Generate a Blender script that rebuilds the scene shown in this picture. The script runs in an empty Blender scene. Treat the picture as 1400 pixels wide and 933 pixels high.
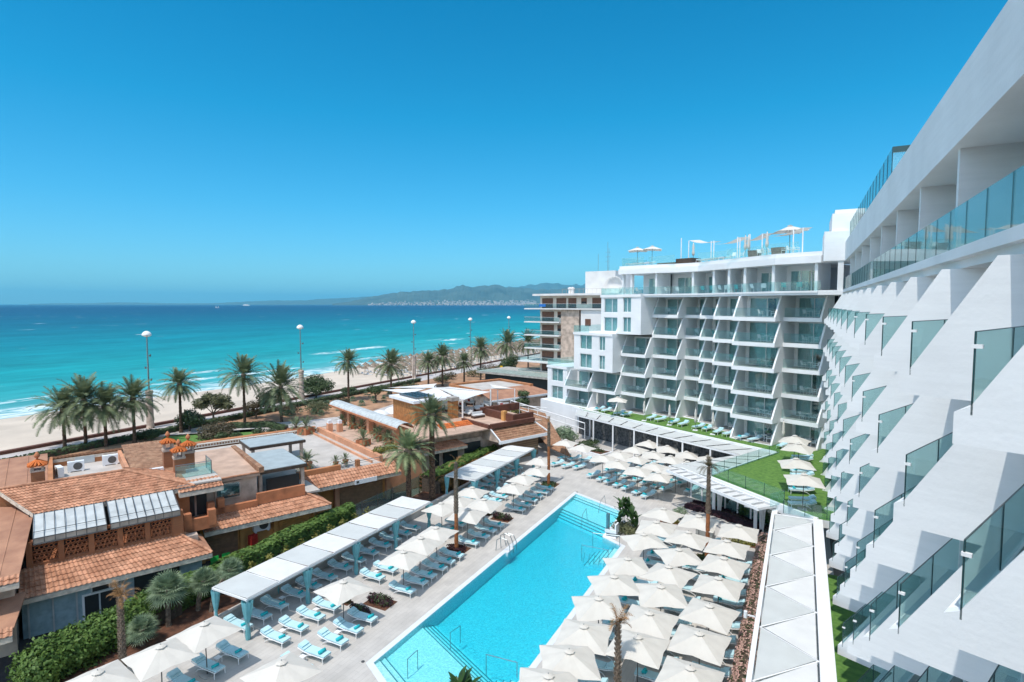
import bpy, math, random
from mathutils import Vector, Matrix
random.seed(7)
sc = bpy.context.scene
COL = sc.collection
rad = math.radians
# ------------------------------------------------------------------ camera, sky, sun, exposure
cam_d = bpy.data.cameras.new('camera'); cam = bpy.data.objects.new('camera', cam_d); COL.objects.link(cam)
cam.location = (0, 0, 20.0)
cam.rotation_euler = (rad(90 - 3.70), 0, rad(27.0))
cam_d.sensor_width = 36; cam_d.lens = 780 / 1400 * 36
cam_d.clip_start = 0.1; cam_d.clip_end = 60000
sc.camera = cam
SUN_EL, SUN_ROT = 65.5, 186.0
W = bpy.data.worlds.new('World'); sc.world = W; W.use_nodes = True
nt = W.node_tree; nt.nodes.clear()
sky = nt.nodes.new('ShaderNodeTexSky'); sky.sky_type = 'NISHITA'; sky.sun_disc = False
sky.sun_elevation = rad(SUN_EL); sky.sun_rotation = rad(SUN_ROT)
sky.air_density = 1.0; sky.dust_density = 0.3; sky.ozone_density = 2.0
bg = nt.nodes.new('ShaderNodeBackground'); bg.inputs[1].default_value = 0.12
wo = nt.nodes.new('ShaderNodeOutputWorld')
tc = nt.nodes.new('ShaderNodeTexCoord'); sp = nt.nodes.new('ShaderNodeSeparateXYZ')
rp = nt.nodes.new('ShaderNodeValToRGB'); mx = nt.nodes.new('ShaderNodeMix'); mx.data_type = 'RGBA'; mx.blend_type = 'MULTIPLY'
mx.inputs[0].default_value = 1.0
cr = rp.color_ramp
SKYTINT = [(0.0, (0.46, 0.90, 1.24)), (0.06, (0.40, 0.94, 1.24)), (0.16, (0.22, 0.97, 1.26)), (0.30, (0.05, 0.97, 1.24)), (0.5, (0.0, 0.90, 1.18)), (0.70, (2.3, 2.0, 1.5)), (1.0, (3.2, 2.6, 1.8))]  # overhead stops brightened and whitened out of view, as added fill light
cr.elements[0].position = SKYTINT[0][0]; cr.elements[0].color = (*SKYTINT[0][1], 1)
cr.elements[1].position = 1.0; cr.elements[1].color = (*SKYTINT[-1][1], 1)
for p_, c_ in SKYTINT[1:-1]:
    e_ = cr.elements.new(p_); e_.color = (*c_, 1)
nt.links.new(tc.outputs['Generated'], sp.inputs[0]); nt.links.new(sp.outputs[2], rp.inputs[0])
# added fill: sky behind the viewer tinted brighter to light walls and balconies
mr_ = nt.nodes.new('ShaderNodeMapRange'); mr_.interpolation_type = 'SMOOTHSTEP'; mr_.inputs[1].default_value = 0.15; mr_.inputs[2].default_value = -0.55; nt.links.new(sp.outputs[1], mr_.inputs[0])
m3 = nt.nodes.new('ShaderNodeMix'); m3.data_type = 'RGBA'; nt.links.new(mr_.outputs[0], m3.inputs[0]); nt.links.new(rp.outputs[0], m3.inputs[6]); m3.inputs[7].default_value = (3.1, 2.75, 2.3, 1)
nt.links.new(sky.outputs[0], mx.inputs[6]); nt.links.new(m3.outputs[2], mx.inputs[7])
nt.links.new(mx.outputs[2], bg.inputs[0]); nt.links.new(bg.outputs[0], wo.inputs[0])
sl = bpy.data.lights.new('sun', 'SUN'); sl.energy = 3.3; sl.angle = rad(0.5); sl.color = (1.0, 0.945, 0.865)
so = bpy.data.objects.new('sun', sl); COL.objects.link(so); so.location = (0, -20, 60)
sdir = Vector((-0.05, -0.45, 1.0)).normalized()
so.rotation_euler = sdir.to_track_quat('Z', 'Y').to_euler()
sc.view_settings.view_transform = 'Standard'; sc.view_settings.look = 'None'
sc.view_settings.gamma = 1; sc.view_settings.use_curve_mapping = False
sc.view_settings.exposure = 0.13
sc.render.engine = 'CYCLES'
sc.cycles.max_bounces = 8; sc.cycles.transparent_max_bounces = 24
sc.cycles.caustics_reflective = False; sc.cycles.caustics_refractive = False

# ------------------------------------------------------------------ materials
def mat(name, col, rough=0.7, var=0.08, scale=1.5, bump=0.0, bscale=20.0, metal=0.0, spec=0.5, col2=None, w=None, trans=None):
    m = bpy.data.materials.new(name); m.use_nodes = True; n = m.node_tree.nodes; l = m.node_tree.links
    b = n['Principled BSDF']; b.inputs['Roughness'].default_value = rough; b.inputs['Metallic'].default_value = metal
    b.inputs['Specular IOR Level'].default_value = spec
    t = n.new('ShaderNodeTexCoord'); nz = n.new('ShaderNodeTexNoise'); nz.inputs['Scale'].default_value = scale; nz.inputs['Detail'].default_value = 6
    l.new(t.outputs['Object'], nz.inputs['Vector'])
    c2 = col2 if col2 else tuple(max(0, c * (1 - 2.2 * var)) for c in col)
    c1 = col if col2 else tuple(min(1, c * (1 + var)) for c in col)
    r = n.new('ShaderNodeValToRGB'); r.color_ramp.elements[0].position = 0.32; r.color_ramp.elements[1].position = 0.68
    r.color_ramp.elements[0].color = (*c2, 1); r.color_ramp.elements[1].color = (*c1, 1)
    l.new(nz.outputs['Fac'], r.inputs[0]); l.new(r.outputs[0], b.inputs['Base Color'])
    if bump > 0:
        n2 = n.new('ShaderNodeTexNoise'); n2.inputs['Scale'].default_value = bscale; n2.inputs['Detail'].default_value = 5
        l.new(t.outputs['Object'], n2.inputs['Vector'])
        bp = n.new('ShaderNodeBump'); bp.inputs['Strength'].default_value = bump; bp.inputs['Distance'].default_value = 0.02
        l.new(n2.outputs['Fac'], bp.inputs['Height']); l.new(bp.outputs[0], b.inputs['Normal'])
    if trans:
        tr = n.new('ShaderNodeBsdfTranslucent'); l.new(r.outputs[0], tr.inputs[0]); ms = n.new('ShaderNodeMixShader'); ms.inputs[0].default_value = trans
        l.new(b.outputs[0], ms.inputs[1]); l.new(tr.outputs[0], ms.inputs[2]); l.new(ms.outputs[0], n['Material Output'].inputs[0])
    return m

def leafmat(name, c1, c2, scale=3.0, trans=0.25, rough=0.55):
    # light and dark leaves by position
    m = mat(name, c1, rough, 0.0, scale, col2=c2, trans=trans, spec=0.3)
    return m

def glassmat(name, tint, gloss=0.14, rough=0.02, diff=0.0, dcol=(0.5, 0.8, 0.8)):
    m = bpy.data.materials.new(name); m.use_nodes = True; n = m.node_tree.nodes; l = m.node_tree.links; n.clear()
    o = n.new('ShaderNodeOutputMaterial'); tr = n.new('ShaderNodeBsdfTransparent'); tr.inputs[0].default_value = (*tint, 1)
    g = n.new('ShaderNodeBsdfGlossy'); g.inputs['Roughness'].default_value = rough
    f = n.new('ShaderNodeLayerWeight'); f.inputs[0].default_value = 0.5
    pw_ = n.new('ShaderNodeMath'); pw_.operation = 'POWER'; pw_.inputs[1].default_value = 4.0; l.new(f.outputs['Facing'], pw_.inputs[0])
    a = n.new('ShaderNodeMath'); a.operation = 'MULTIPLY_ADD'; a.use_clamp = True; a.inputs[1].default_value = 0.45; a.inputs[2].default_value = gloss * 0.3
    ms = n.new('ShaderNodeMixShader'); l.new(pw_.outputs[0], a.inputs[0]); l.new(a.outputs[0], ms.inputs[0])
    src = tr
    if diff > 0:
        d = n.new('ShaderNodeBsdfDiffuse'); d.inputs[0].default_value = (*dcol, 1); m2 = n.new('ShaderNodeMixShader'); m2.inputs[0].default_value = diff
        l.new(tr.outputs[0], m2.inputs[1]); l.new(d.outputs[0], m2.inputs[2]); src = m2
    l.new(src.outputs[0], ms.inputs[1]); l.new(g.outputs[0], ms.inputs[2]); l.new(ms.outputs[0], o.inputs[0])
    return m

def brickmat(name, c1, c2, mortar, sx, sy, rough=0.8, msize=0.02, axis='xy', offset=0.5, bump=0.3):
    m = bpy.data.materials.new(name); m.use_nodes = True; n = m.node_tree.nodes; l = m.node_tree.links; b = n['Principled BSDF']
    b.inputs['Roughness'].default_value = rough
    t = n.new('ShaderNodeTexCoord'); s = n.new('ShaderNodeSeparateXYZ'); c = n.new('ShaderNodeCombineXYZ')
    l.new(t.outputs['Object'], s.inputs[0])
    ix = {'x': 0, 'y': 1, 'z': 2}
    l.new(s.outputs[ix[axis[0]]], c.inputs[0]); l.new(s.outputs[ix[axis[1]]], c.inputs[1])
    k = n.new('ShaderNodeTexBrick'); k.offset = offset
    k.inputs['Scale'].default_value = 1.0; k.inputs['Brick Width'].default_value = sx; k.inputs['Row Height'].default_value = sy
    k.inputs['Mortar Size'].default_value = msize; k.inputs['Color1'].default_value = (*c1, 1); k.inputs['Color2'].default_value = (*c2, 1); k.inputs['Mortar'].default_value = (*mortar, 1)
    l.new(c.outputs[0], k.inputs['Vector'])
    nz = n.new('ShaderNodeTexNoise'); nz.inputs['Scale'].default_value = 0.8; nz.inputs['Detail'].default_value = 8; l.new(t.outputs['Object'], nz.inputs['Vector'])
    mr = n.new('ShaderNodeMapRange'); mr.inputs[1].default_value = 0.3; mr.inputs[2].default_value = 0.7; mr.inputs[3].default_value = 0.86; mr.inputs[4].default_value = 1.06
    l.new(nz.outputs[0], mr.inputs[0])
    mm = n.new('ShaderNodeMix'); mm.data_type = 'RGBA'; mm.blend_type = 'MULTIPLY'; mm.inputs[0].default_value = 1
    l.new(k.outputs[0], mm.inputs[6]); l.new(mr.outputs[0], mm.inputs[7]); l.new(mm.outputs[2], b.inputs['Base Color'])
    if bump:
        bp = n.new('ShaderNodeBump'); bp.inputs['Strength'].default_value = bump; bp.inputs['Distance'].default_value = 0.01; bp.invert = True
        l.new(k.outputs['Fac'], bp.inputs['Height']); l.new(bp.outputs[0], b.inputs['Normal'])
    return m

def streakmat(name, col, var=0.10):
    # hand-trowelled white render with faint weather streaks
    m = mat(name, col, 0.75, 0.035, 0.35, bump=0.25, bscale=9)
    n = m.node_tree.nodes; l = m.node_tree.links
    t = n.new('ShaderNodeTexCoord'); mp = n.new('ShaderNodeMapping'); mp.inputs['Scale'].default_value = (0.25, 0.25, 3.5); mp.inputs['Rotation'].default_value = (0.12, 0.1, 0)
    nz = n.new('ShaderNodeTexNoise'); nz.inputs['Scale'].default_value = 2.2; nz.inputs['Detail'].default_value = 9; nz.inputs['Roughness'].default_value = 0.65
    l.new(t.outputs['Object'], mp.inputs[0]); l.new(mp.outputs[0], nz.inputs[0])
    mr = n.new('ShaderNodeMapRange'); mr.inputs[1].default_value = 0.35; mr.inputs[2].default_value = 0.62; mr.inputs[3].default_value = 1 - var; mr.inputs[4].default_value = 1.0
    l.new(nz.outputs[0], mr.inputs[0])
    mm = n.new('ShaderNodeMix'); mm.data_type = 'RGBA'; mm.blend_type = 'MULTIPLY'; mm.inputs[0].default_value = 1
    b = n['Principled BSDF']; src = b.inputs['Base Color'].links[0].from_socket
    l.new(src, mm.inputs[6]); l.new(mr.outputs[0], mm.inputs[7]); l.new(mm.outputs[2], b.inputs['Base Color'])
    return m

M = dict(
    render=streakmat('white_render', (0.80, 0.805, 0.81), 0.05),
    white=mat('white_paint', (0.80, 0.81, 0.82), 0.5, 0.03, 2.0),
    fabricwhite=mat('canvas_white', (0.66, 0.66, 0.65), 0.85, 0.03, 1.2, bump=0.15, bscale=60),
    panelgrey=mat('canvas_grey', (0.53, 0.55, 0.54), 0.85, 0.03, 1.0),
    umb=mat('umbrella_canvas', (0.69, 0.655, 0.595), 0.9, 0.035, 1.3, bump=0.2, bscale=5, trans=0.18),
    metalwhite=mat('white_powder_coat', (0.80, 0.80, 0.80), 0.35, 0.02, 5),
    pole=mat('dark_grey_metal', (0.12, 0.12, 0.12), 0.4, 0.1, 5, metal=0.4),
    steel=mat('brushed_steel', (0.28, 0.33, 0.35), 0.3, 0.05, 5, metal=0.9),
    cushion=mat('pale_turquoise_cushion', (0.46, 0.69, 0.75), 0.85, 0.05, 4, bump=0.2, bscale=25),
    towel=mat('turquoise_towel', (0.02, 0.48, 0.53), 0.95, 0.08, 12, bump=0.5, bscale=60),
    curtain=mat('turquoise_drape', (0.22, 0.56, 0.62), 0.85, 0.06, 3, trans=0.3),
    curtainw=mat('sheer_curtain', (0.80, 0.82, 0.82), 0.9, 0.05, 3, trans=0.3),
    deck=brickmat('deck_tiles', (0.53, 0.503, 0.47), (0.49, 0.465, 0.437), (0.36, 0.34, 0.32), 1.2, 0.3, 0.7, 0.006, 'yx', bump=0.1),
    coping=mat('pool_coping', (0.66, 0.69, 0.72), 0.5, 0.03, 2),
    stonegrey=mat('grey_stone_paving', (0.42, 0.42, 0.41), 0.8, 0.1, 1.5),
    balfloor=mat('balcony_floor', (0.34, 0.325, 0.31), 0.6, 0.1, 2),
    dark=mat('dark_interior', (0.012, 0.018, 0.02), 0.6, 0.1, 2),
    winframe=mat('window_frame', (0.78, 0.80, 0.80), 0.4, 0.03, 2),
    lawn=mat('lawn_grass', (0.125, 0.25, 0.045), 0.9, 0.0, 3.0, bump=0.8, bscale=45, col2=(0.06, 0.15, 0.025)),
    rail=glassmat('railing_glass', (0.74, 0.915, 0.905), 0.2, 0.02, 0.08, (0.52, 0.78, 0.78)),
    winglass=glassmat('window_glass', (0.82, 0.965, 0.97), 0.35, 0.02, 0.06, (0.25, 0.60, 0.62)),
    railclear=glassmat('clear_railing_glass', (0.86, 0.955, 0.95), 0.15, 0.02, 0.03, (0.5, 0.72, 0.72)),
    edge=mat('glass_edge', (0.02, 0.06, 0.065), 0.2, 0.05, 3),
    terracotta=mat('terracotta', (0.46, 0.17, 0.075), 0.85, 0.14, 1.2, bump=0.3, bscale=12),
    orangewall=mat('orange_render', (0.48, 0.20, 0.085), 0.85, 0.12, 1.0, bump=0.2, bscale=10),
    peachwall=mat('peach_render', (0.62, 0.30, 0.17), 0.85, 0.10, 1.0),
    ochre=mat('ochre_render', (0.66, 0.33, 0.10), 0.85, 0.12, 1.0),
    beige=mat('beige_stone_render', (0.54, 0.42, 0.34), 0.85, 0.18, 1.2, bump=0.3, bscale=8),
    pinkpave=mat('pink_terrace_paving', (0.52, 0.36, 0.27), 0.85, 0.12, 0.8),
    palepave=mat('pale_terrace_paving', (0.50, 0.46, 0.42), 0.85, 0.08, 0.6),
    brownwall=mat('rust_brown_wall', (0.13, 0.045, 0.025), 0.8, 0.15, 2),
    wood=mat('dark_wood', (0.07, 0.045, 0.03), 0.7, 0.2, 4),
    bluewood=mat('faded_blue_shutter_paint', (0.30, 0.42, 0.47), 0.7, 0.1, 3),
    shutter=mat('roller_shutter', (0.36, 0.20, 0.11), 0.6, 0.1, 3),
    black=mat('black_plastic', (0.015, 0.015, 0.016), 0.5, 0.1, 3),
    awning=mat('grey_awning_sheet', (0.50, 0.53, 0.53), 0.6, 0.08, 1.5),
    awningdark=mat('slate_awning_sheet', (0.37, 0.42, 0.43), 0.6, 0.06, 1.5),
    rustwood=mat('rust_orange_boards', (0.42, 0.185, 0.06), 0.8, 0.15, 2.5),
    concrete=mat('concrete', (0.42, 0.39, 0.35), 0.85, 0.12, 1.5, bump=0.2, bscale=12),
    trunk=mat('palm_bark', (0.13, 0.075, 0.045), 0.95, 0.35, 6, bump=1.0, bscale=14),
    trunkorange=mat('shaved_palm_trunk', (0.30, 0.105, 0.035), 0.85, 0.15, 5, bump=0.4, bscale=14),
    trunkbrown=mat('grey_palm_trunk', (0.20, 0.15, 0.11), 0.95, 0.25, 6, bump=0.8, bscale=14),
    deadfrond=mat('dry_palm_frond', (0.30, 0.16, 0.06), 0.9, 0.3, 5),
    frond=leafmat('palm_leaf', (0.23, 0.27, 0.14), (0.08, 0.115, 0.06), 1.2),
    frondlight=leafmat('palm_leaf_light', (0.34, 0.40, 0.20), (0.12, 0.18, 0.09), 1.2),
    fanleaf=leafmat('fan_palm_leaf', (0.34, 0.43, 0.27), (0.11, 0.17, 0.10), 2.5),
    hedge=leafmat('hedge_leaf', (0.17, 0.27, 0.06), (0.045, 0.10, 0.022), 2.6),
    treeleaf=leafmat('tree_leaf', (0.115, 0.165, 0.07), (0.035, 0.06, 0.025), 1.2),
    oliveleaf=leafmat('olive_leaf', (0.22, 0.22, 0.11), (0.06, 0.08, 0.04), 1.2),
    yellowleaf=leafmat('yellow_green_leaf', (0.30, 0.27, 0.06), (0.09, 0.12, 0.03), 2.5),
    orangeleaf=leafmat('copper_leaf', (0.34, 0.18, 0.06), (0.12, 0.09, 0.03), 2.5),
    bananaleaf=leafmat('broad_glossy_leaf', (0.06, 0.13, 0.03), (0.02, 0.05, 0.015), 2.0, rough=0.4),
    purpleleaf=leafmat('purple_leaf', (0.085, 0.03, 0.04), (0.025, 0.015, 0.02), 4),
    drygrass=leafmat('dry_bush_leaf', (0.16, 0.12, 0.07), (0.05, 0.05, 0.025), 5),
    pinkflower=leafmat('pink_flower', (0.80, 0.55, 0.48), (0.50, 0.30, 0.26), 6),
    soil=mat('orange_soil', (0.13, 0.055, 0.03), 0.95, 0.25, 3),
    bark=mat('tree_bark', (0.10, 0.075, 0.055), 0.95, 0.2, 8),
    sand=mat('beach_sand', (0.58, 0.49, 0.40), 0.95, 0.07, 0.12, bump=0.5, bscale=1.2),
    prom=mat('promenade_paving', (0.50, 0.46, 0.44), 0.85, 0.08, 0.4),
    earth=mat('garden_earth', (0.42, 0.24, 0.14), 0.95, 0.22, 0.35, bump=0.3, bscale=3),
    ground=mat('town_ground', (0.20, 0.165, 0.13), 0.95, 0.2, 0.08),
    asphalt=mat('asphalt', (0.10, 0.095, 0.095), 0.9, 0.15, 0.5),
    darkpave=mat('dark_paving', (0.055, 0.05, 0.052), 0.85, 0.15, 1.5),
    facadebeige=mat('old_facade_plaster', (0.66, 0.59, 0.52), 0.85, 0.08, 0.5),
    facadewhite=mat('old_facade_white', (0.72, 0.70, 0.68), 0.85, 0.05, 0.5),
    shutterbrown=mat('brown_roller_blind', (0.14, 0.06, 0.035), 0.6, 0.15, 2),
    green=mat('green_plastic', (0.02, 0.42, 0.07), 0.5, 0.05, 3),
    red=mat('red_plastic', (0.40, 0.03, 0.02), 0.5, 0.1, 3),
    yellow=mat('yellow_banner_cloth', (0.75, 0.42, 0.01), 0.8, 0.08, 3),
    blue=mat('blue_cloth', (0.02, 0.16, 0.50), 0.8, 0.08, 3),
    thatch=mat('thatch', (0.25, 0.19, 0.14), 0.95, 0.25, 3),
    wicker=mat('brown_wicker', (0.10, 0.055, 0.035), 0.85, 0.2, 8),
    tealchair=mat('teal_mesh_chair', (0.10, 0.42, 0.42), 0.7, 0.06, 5),
    roofpanel=glassmat('skylight_glass', (0.08, 0.10, 0.12), 0.5, 0.05, 0.3, (0.06, 0.07, 0.09)),
)
M['stonewall'] = brickmat('rubble_stone', (0.30, 0.20, 0.12), (0.42, 0.30, 0.19), (0.10, 0.07, 0.05), 0.5, 0.3, 0.9, 0.03, 'xz')
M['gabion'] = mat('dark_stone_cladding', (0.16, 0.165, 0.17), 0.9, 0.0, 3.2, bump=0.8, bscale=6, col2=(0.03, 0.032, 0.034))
M['brick'] = brickmat('orange_brick', (0.40, 0.15, 0.06), (0.34, 0.125, 0.055), (0.22, 0.12, 0.07), 0.28, 0.08, 0.9, 0.012, 'xz')
M['balustrade'] = mat('white_balustrade', (0.70, 0.64, 0.56), 0.8, 0.05, 3)

# ------------------------------------------------------------------ mesh helpers
class MB:
    def __init__(s): s.v = []; s.f = []; s.smooth = False
    def quad(s, a, b, c, d):
        k = len(s.v); s.v += [tuple(a), tuple(b), tuple(c), tuple(d)]; s.f.append((k, k + 1, k + 2, k + 3)); return s
    def tri(s, a, b, c):
        k = len(s.v); s.v += [tuple(a), tuple(b), tuple(c)]; s.f.append((k, k + 1, k + 2)); return s
    def box(s, x0, x1, y0, y1, z0, z1):
        k = len(s.v)
        s.v += [(x0, y0, z0), (x1, y0, z0), (x1, y1, z0), (x0, y1, z0), (x0, y0, z1), (x1, y0, z1), (x1, y1, z1), (x0, y1, z1)]
        for q in ((0, 3, 2, 1), (4, 5, 6, 7), (0, 1, 5, 4), (1, 2, 6, 5), (2, 3, 7, 6), (3, 0, 4, 7)): s.f.append(tuple(k + i for i in q))
        return s
    def prism(s, pts, z0, z1):      # polygon in plan, extruded; ccw or cw
        n = len(pts); k = len(s.v)
        area = sum(pts[i][0] * pts[(i + 1) % n][1] - pts[(i + 1) % n][0] * pts[i][1] for i in range(n))
        if area < 0: pts = pts[::-1]
        s.v += [(p[0], p[1], z0) for p in pts] + [(p[0], p[1], z1) for p in pts]
        s.f.append(tuple(k + n - 1 - i for i in range(n))); s.f.append(tuple(k + n + i for i in range(n)))
        for i in range(n):
            j = (i + 1) % n; s.f.append((k + i, k + j, k + n + j, k + n + i))
        return s
    def slabpoly(s, pts3, t):       # arbitrary planar 3-d polygon thickened by vector t
        n = len(pts3); k = len(s.v); t = Vector(t)
        s.v += [tuple(p) for p in pts3] + [tuple(Vector(p) + t) for p in pts3]
        s.f.append(tuple(k + n - 1 - i for i in range(n))); s.f.append(tuple(k + n + i for i in range(n)))
        for i in range(n):
            j = (i + 1) % n; s.f.append((k + i, k + j, k + n + j, k + n + i))
        return s
    def tube(s, a, b, r0, r1=None, n=8, cap=True):
        r1 = r0 if r1 is None else r1
        a = Vector(a); b = Vector(b); d = (b - a)
        if d.length < 1e-6: return s
        d.normalize(); u = d.orthogonal().normalized(); w = d.cross(u); k = len(s.v)
        for c, r in ((a, r0), (b, r1)):
            for i in range(n):
                t = 2 * math.pi * i / n; s.v.append(tuple(c + u * (r * math.cos(t)) + w * (r * math.sin(t))))
        for i in range(n):
            j = (i + 1) % n; s.f.append((k + i, k + j, k + n + j, k + n + i))
        if cap: s.f.append(tuple(k + n - 1 - i for i in range(n))); s.f.append(tuple(k + n + i for i in range(n)))
        return s
    def path(s, pts, r, n=6):
        for i in range(len(pts) - 1): s.tube(pts[i], pts[i + 1], r, r, n)
        return s
    def lathe(s, prof, cx=0, cy=0, n=12):   # prof: (r,z)
        k = len(s.v); m_ = len(prof)
        for r, z in prof:
            for i in range(n):
                t = 2 * math.pi * i / n; s.v.append((cx + r * math.cos(t), cy + r * math.sin(t), z))
        for q in range(m_ - 1):
            for i in range(n):
                j = (i + 1) % n; s.f.append((k + q * n + i, k + q * n + j, k + (q + 1) * n + j, k + (q + 1) * n + i))
        s.f.append(tuple(k + n - 1 - i for i in range(n))); s.f.append(tuple(k + (m_ - 1) * n + i for i in range(n)))
        return s
    def build(s, name, m, parent=None, smooth=False):
        me = bpy.data.meshes.new(name); me.from_pydata(s.v, [], s.f)
        me.materials.append(M[m] if isinstance(m, str) else m)
        if smooth: me.polygons.foreach_set('use_smooth', [True] * len(me.polygons))
        me.update()
        o = bpy.data.objects.new(name, me); COL.objects.link(o)
        if parent: o.parent = parent
        return o

def tag(o, label=None, cat=None, group=None, kind=None):
    if label: o['label'] = label
    if cat: o['category'] = cat
    if group: o['group'] = group
    if kind: o['kind'] = kind
    return o
def thing(name, label, cat, loc=(0, 0, 0), rz=0.0, group=None):
    o = bpy.data.objects.new(name, None); COL.objects.link(o); o.location = loc; o.rotation_euler = (0, 0, rz)
    o.empty_display_size = 0.2
    return tag(o, label, cat, group)
def struct(name, mb, m): return tag(mb.build(name, m), kind='structure')
KIDS = {}
def kids(o):
    if o.name not in KIDS: KIDS[o.name] = [c for c in bpy.data.objects if c.parent == o]
    return KIDS[o.name]
def copy_tree(o, parent=None):
    c = o.copy(); COL.objects.link(c)
    if parent: c.parent = parent
    for ch in kids(o): copy_tree(ch, c)
    return c
def place(proto, loc, rz=None, label=None, group=None, scale=None):
    if proto.get('_used'):
        c = copy_tree(proto)
        if '_used' in c: del c['_used']
    else:
        c = proto
    FIRST.setdefault(proto.name, proto)
    proto['_used'] = 1
    c.location = loc
    if rz is not None: c.rotation_euler = (0, 0, rz)
    if label: c['label'] = label
    if group: c['group'] = group
    if scale: c.scale = scale if hasattr(scale, '__len__') else (scale,) * 3
    return c
FIRST = {}
def nth(i):
    return ['1st', '2nd', '3rd'][i - 1] if i in (1, 2, 3) else ('%dst' % i if i % 10 == 1 and i > 20 else '%dnd' % i if i % 10 == 2 and i > 20 else '%drd' % i if i % 10 == 3 and i > 20 else '%dth' % i)
A24 = rad(24.0); CA, SA = math.cos(A24), math.sin(A24)
def xy(s, w): return (s * CA + w * SA, -s * SA + w * CA)      # village / far wing axes -> world
def frame(name, label, cat, group=None):                       # an Empty turned to those axes, at the origin
    return thing(name, label, cat, (0, 0, 0), -A24, group)

# ================================================================== SETTING
from mathutils.geometry import tessellate_polygon
def sheet(name, m, pts, z, holes=()):
    loops = [[Vector((p[0], p[1], z)) for p in pts]] + [[Vector((p[0], p[1], z)) for p in h] for h in holes]
    tri = tessellate_polygon(loops); allp = [p for lp in loops for p in lp]
    mb = MB(); mb.v = [tuple(p) for p in allp]
    for t in tri:
        a, b, c = (allp[i] for i in t)
        if (b - a).cross(c - a).z < 0: t = (t[0], t[2], t[1])
        mb.f.append(tuple(t))
    return struct(name, mb, m)

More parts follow.
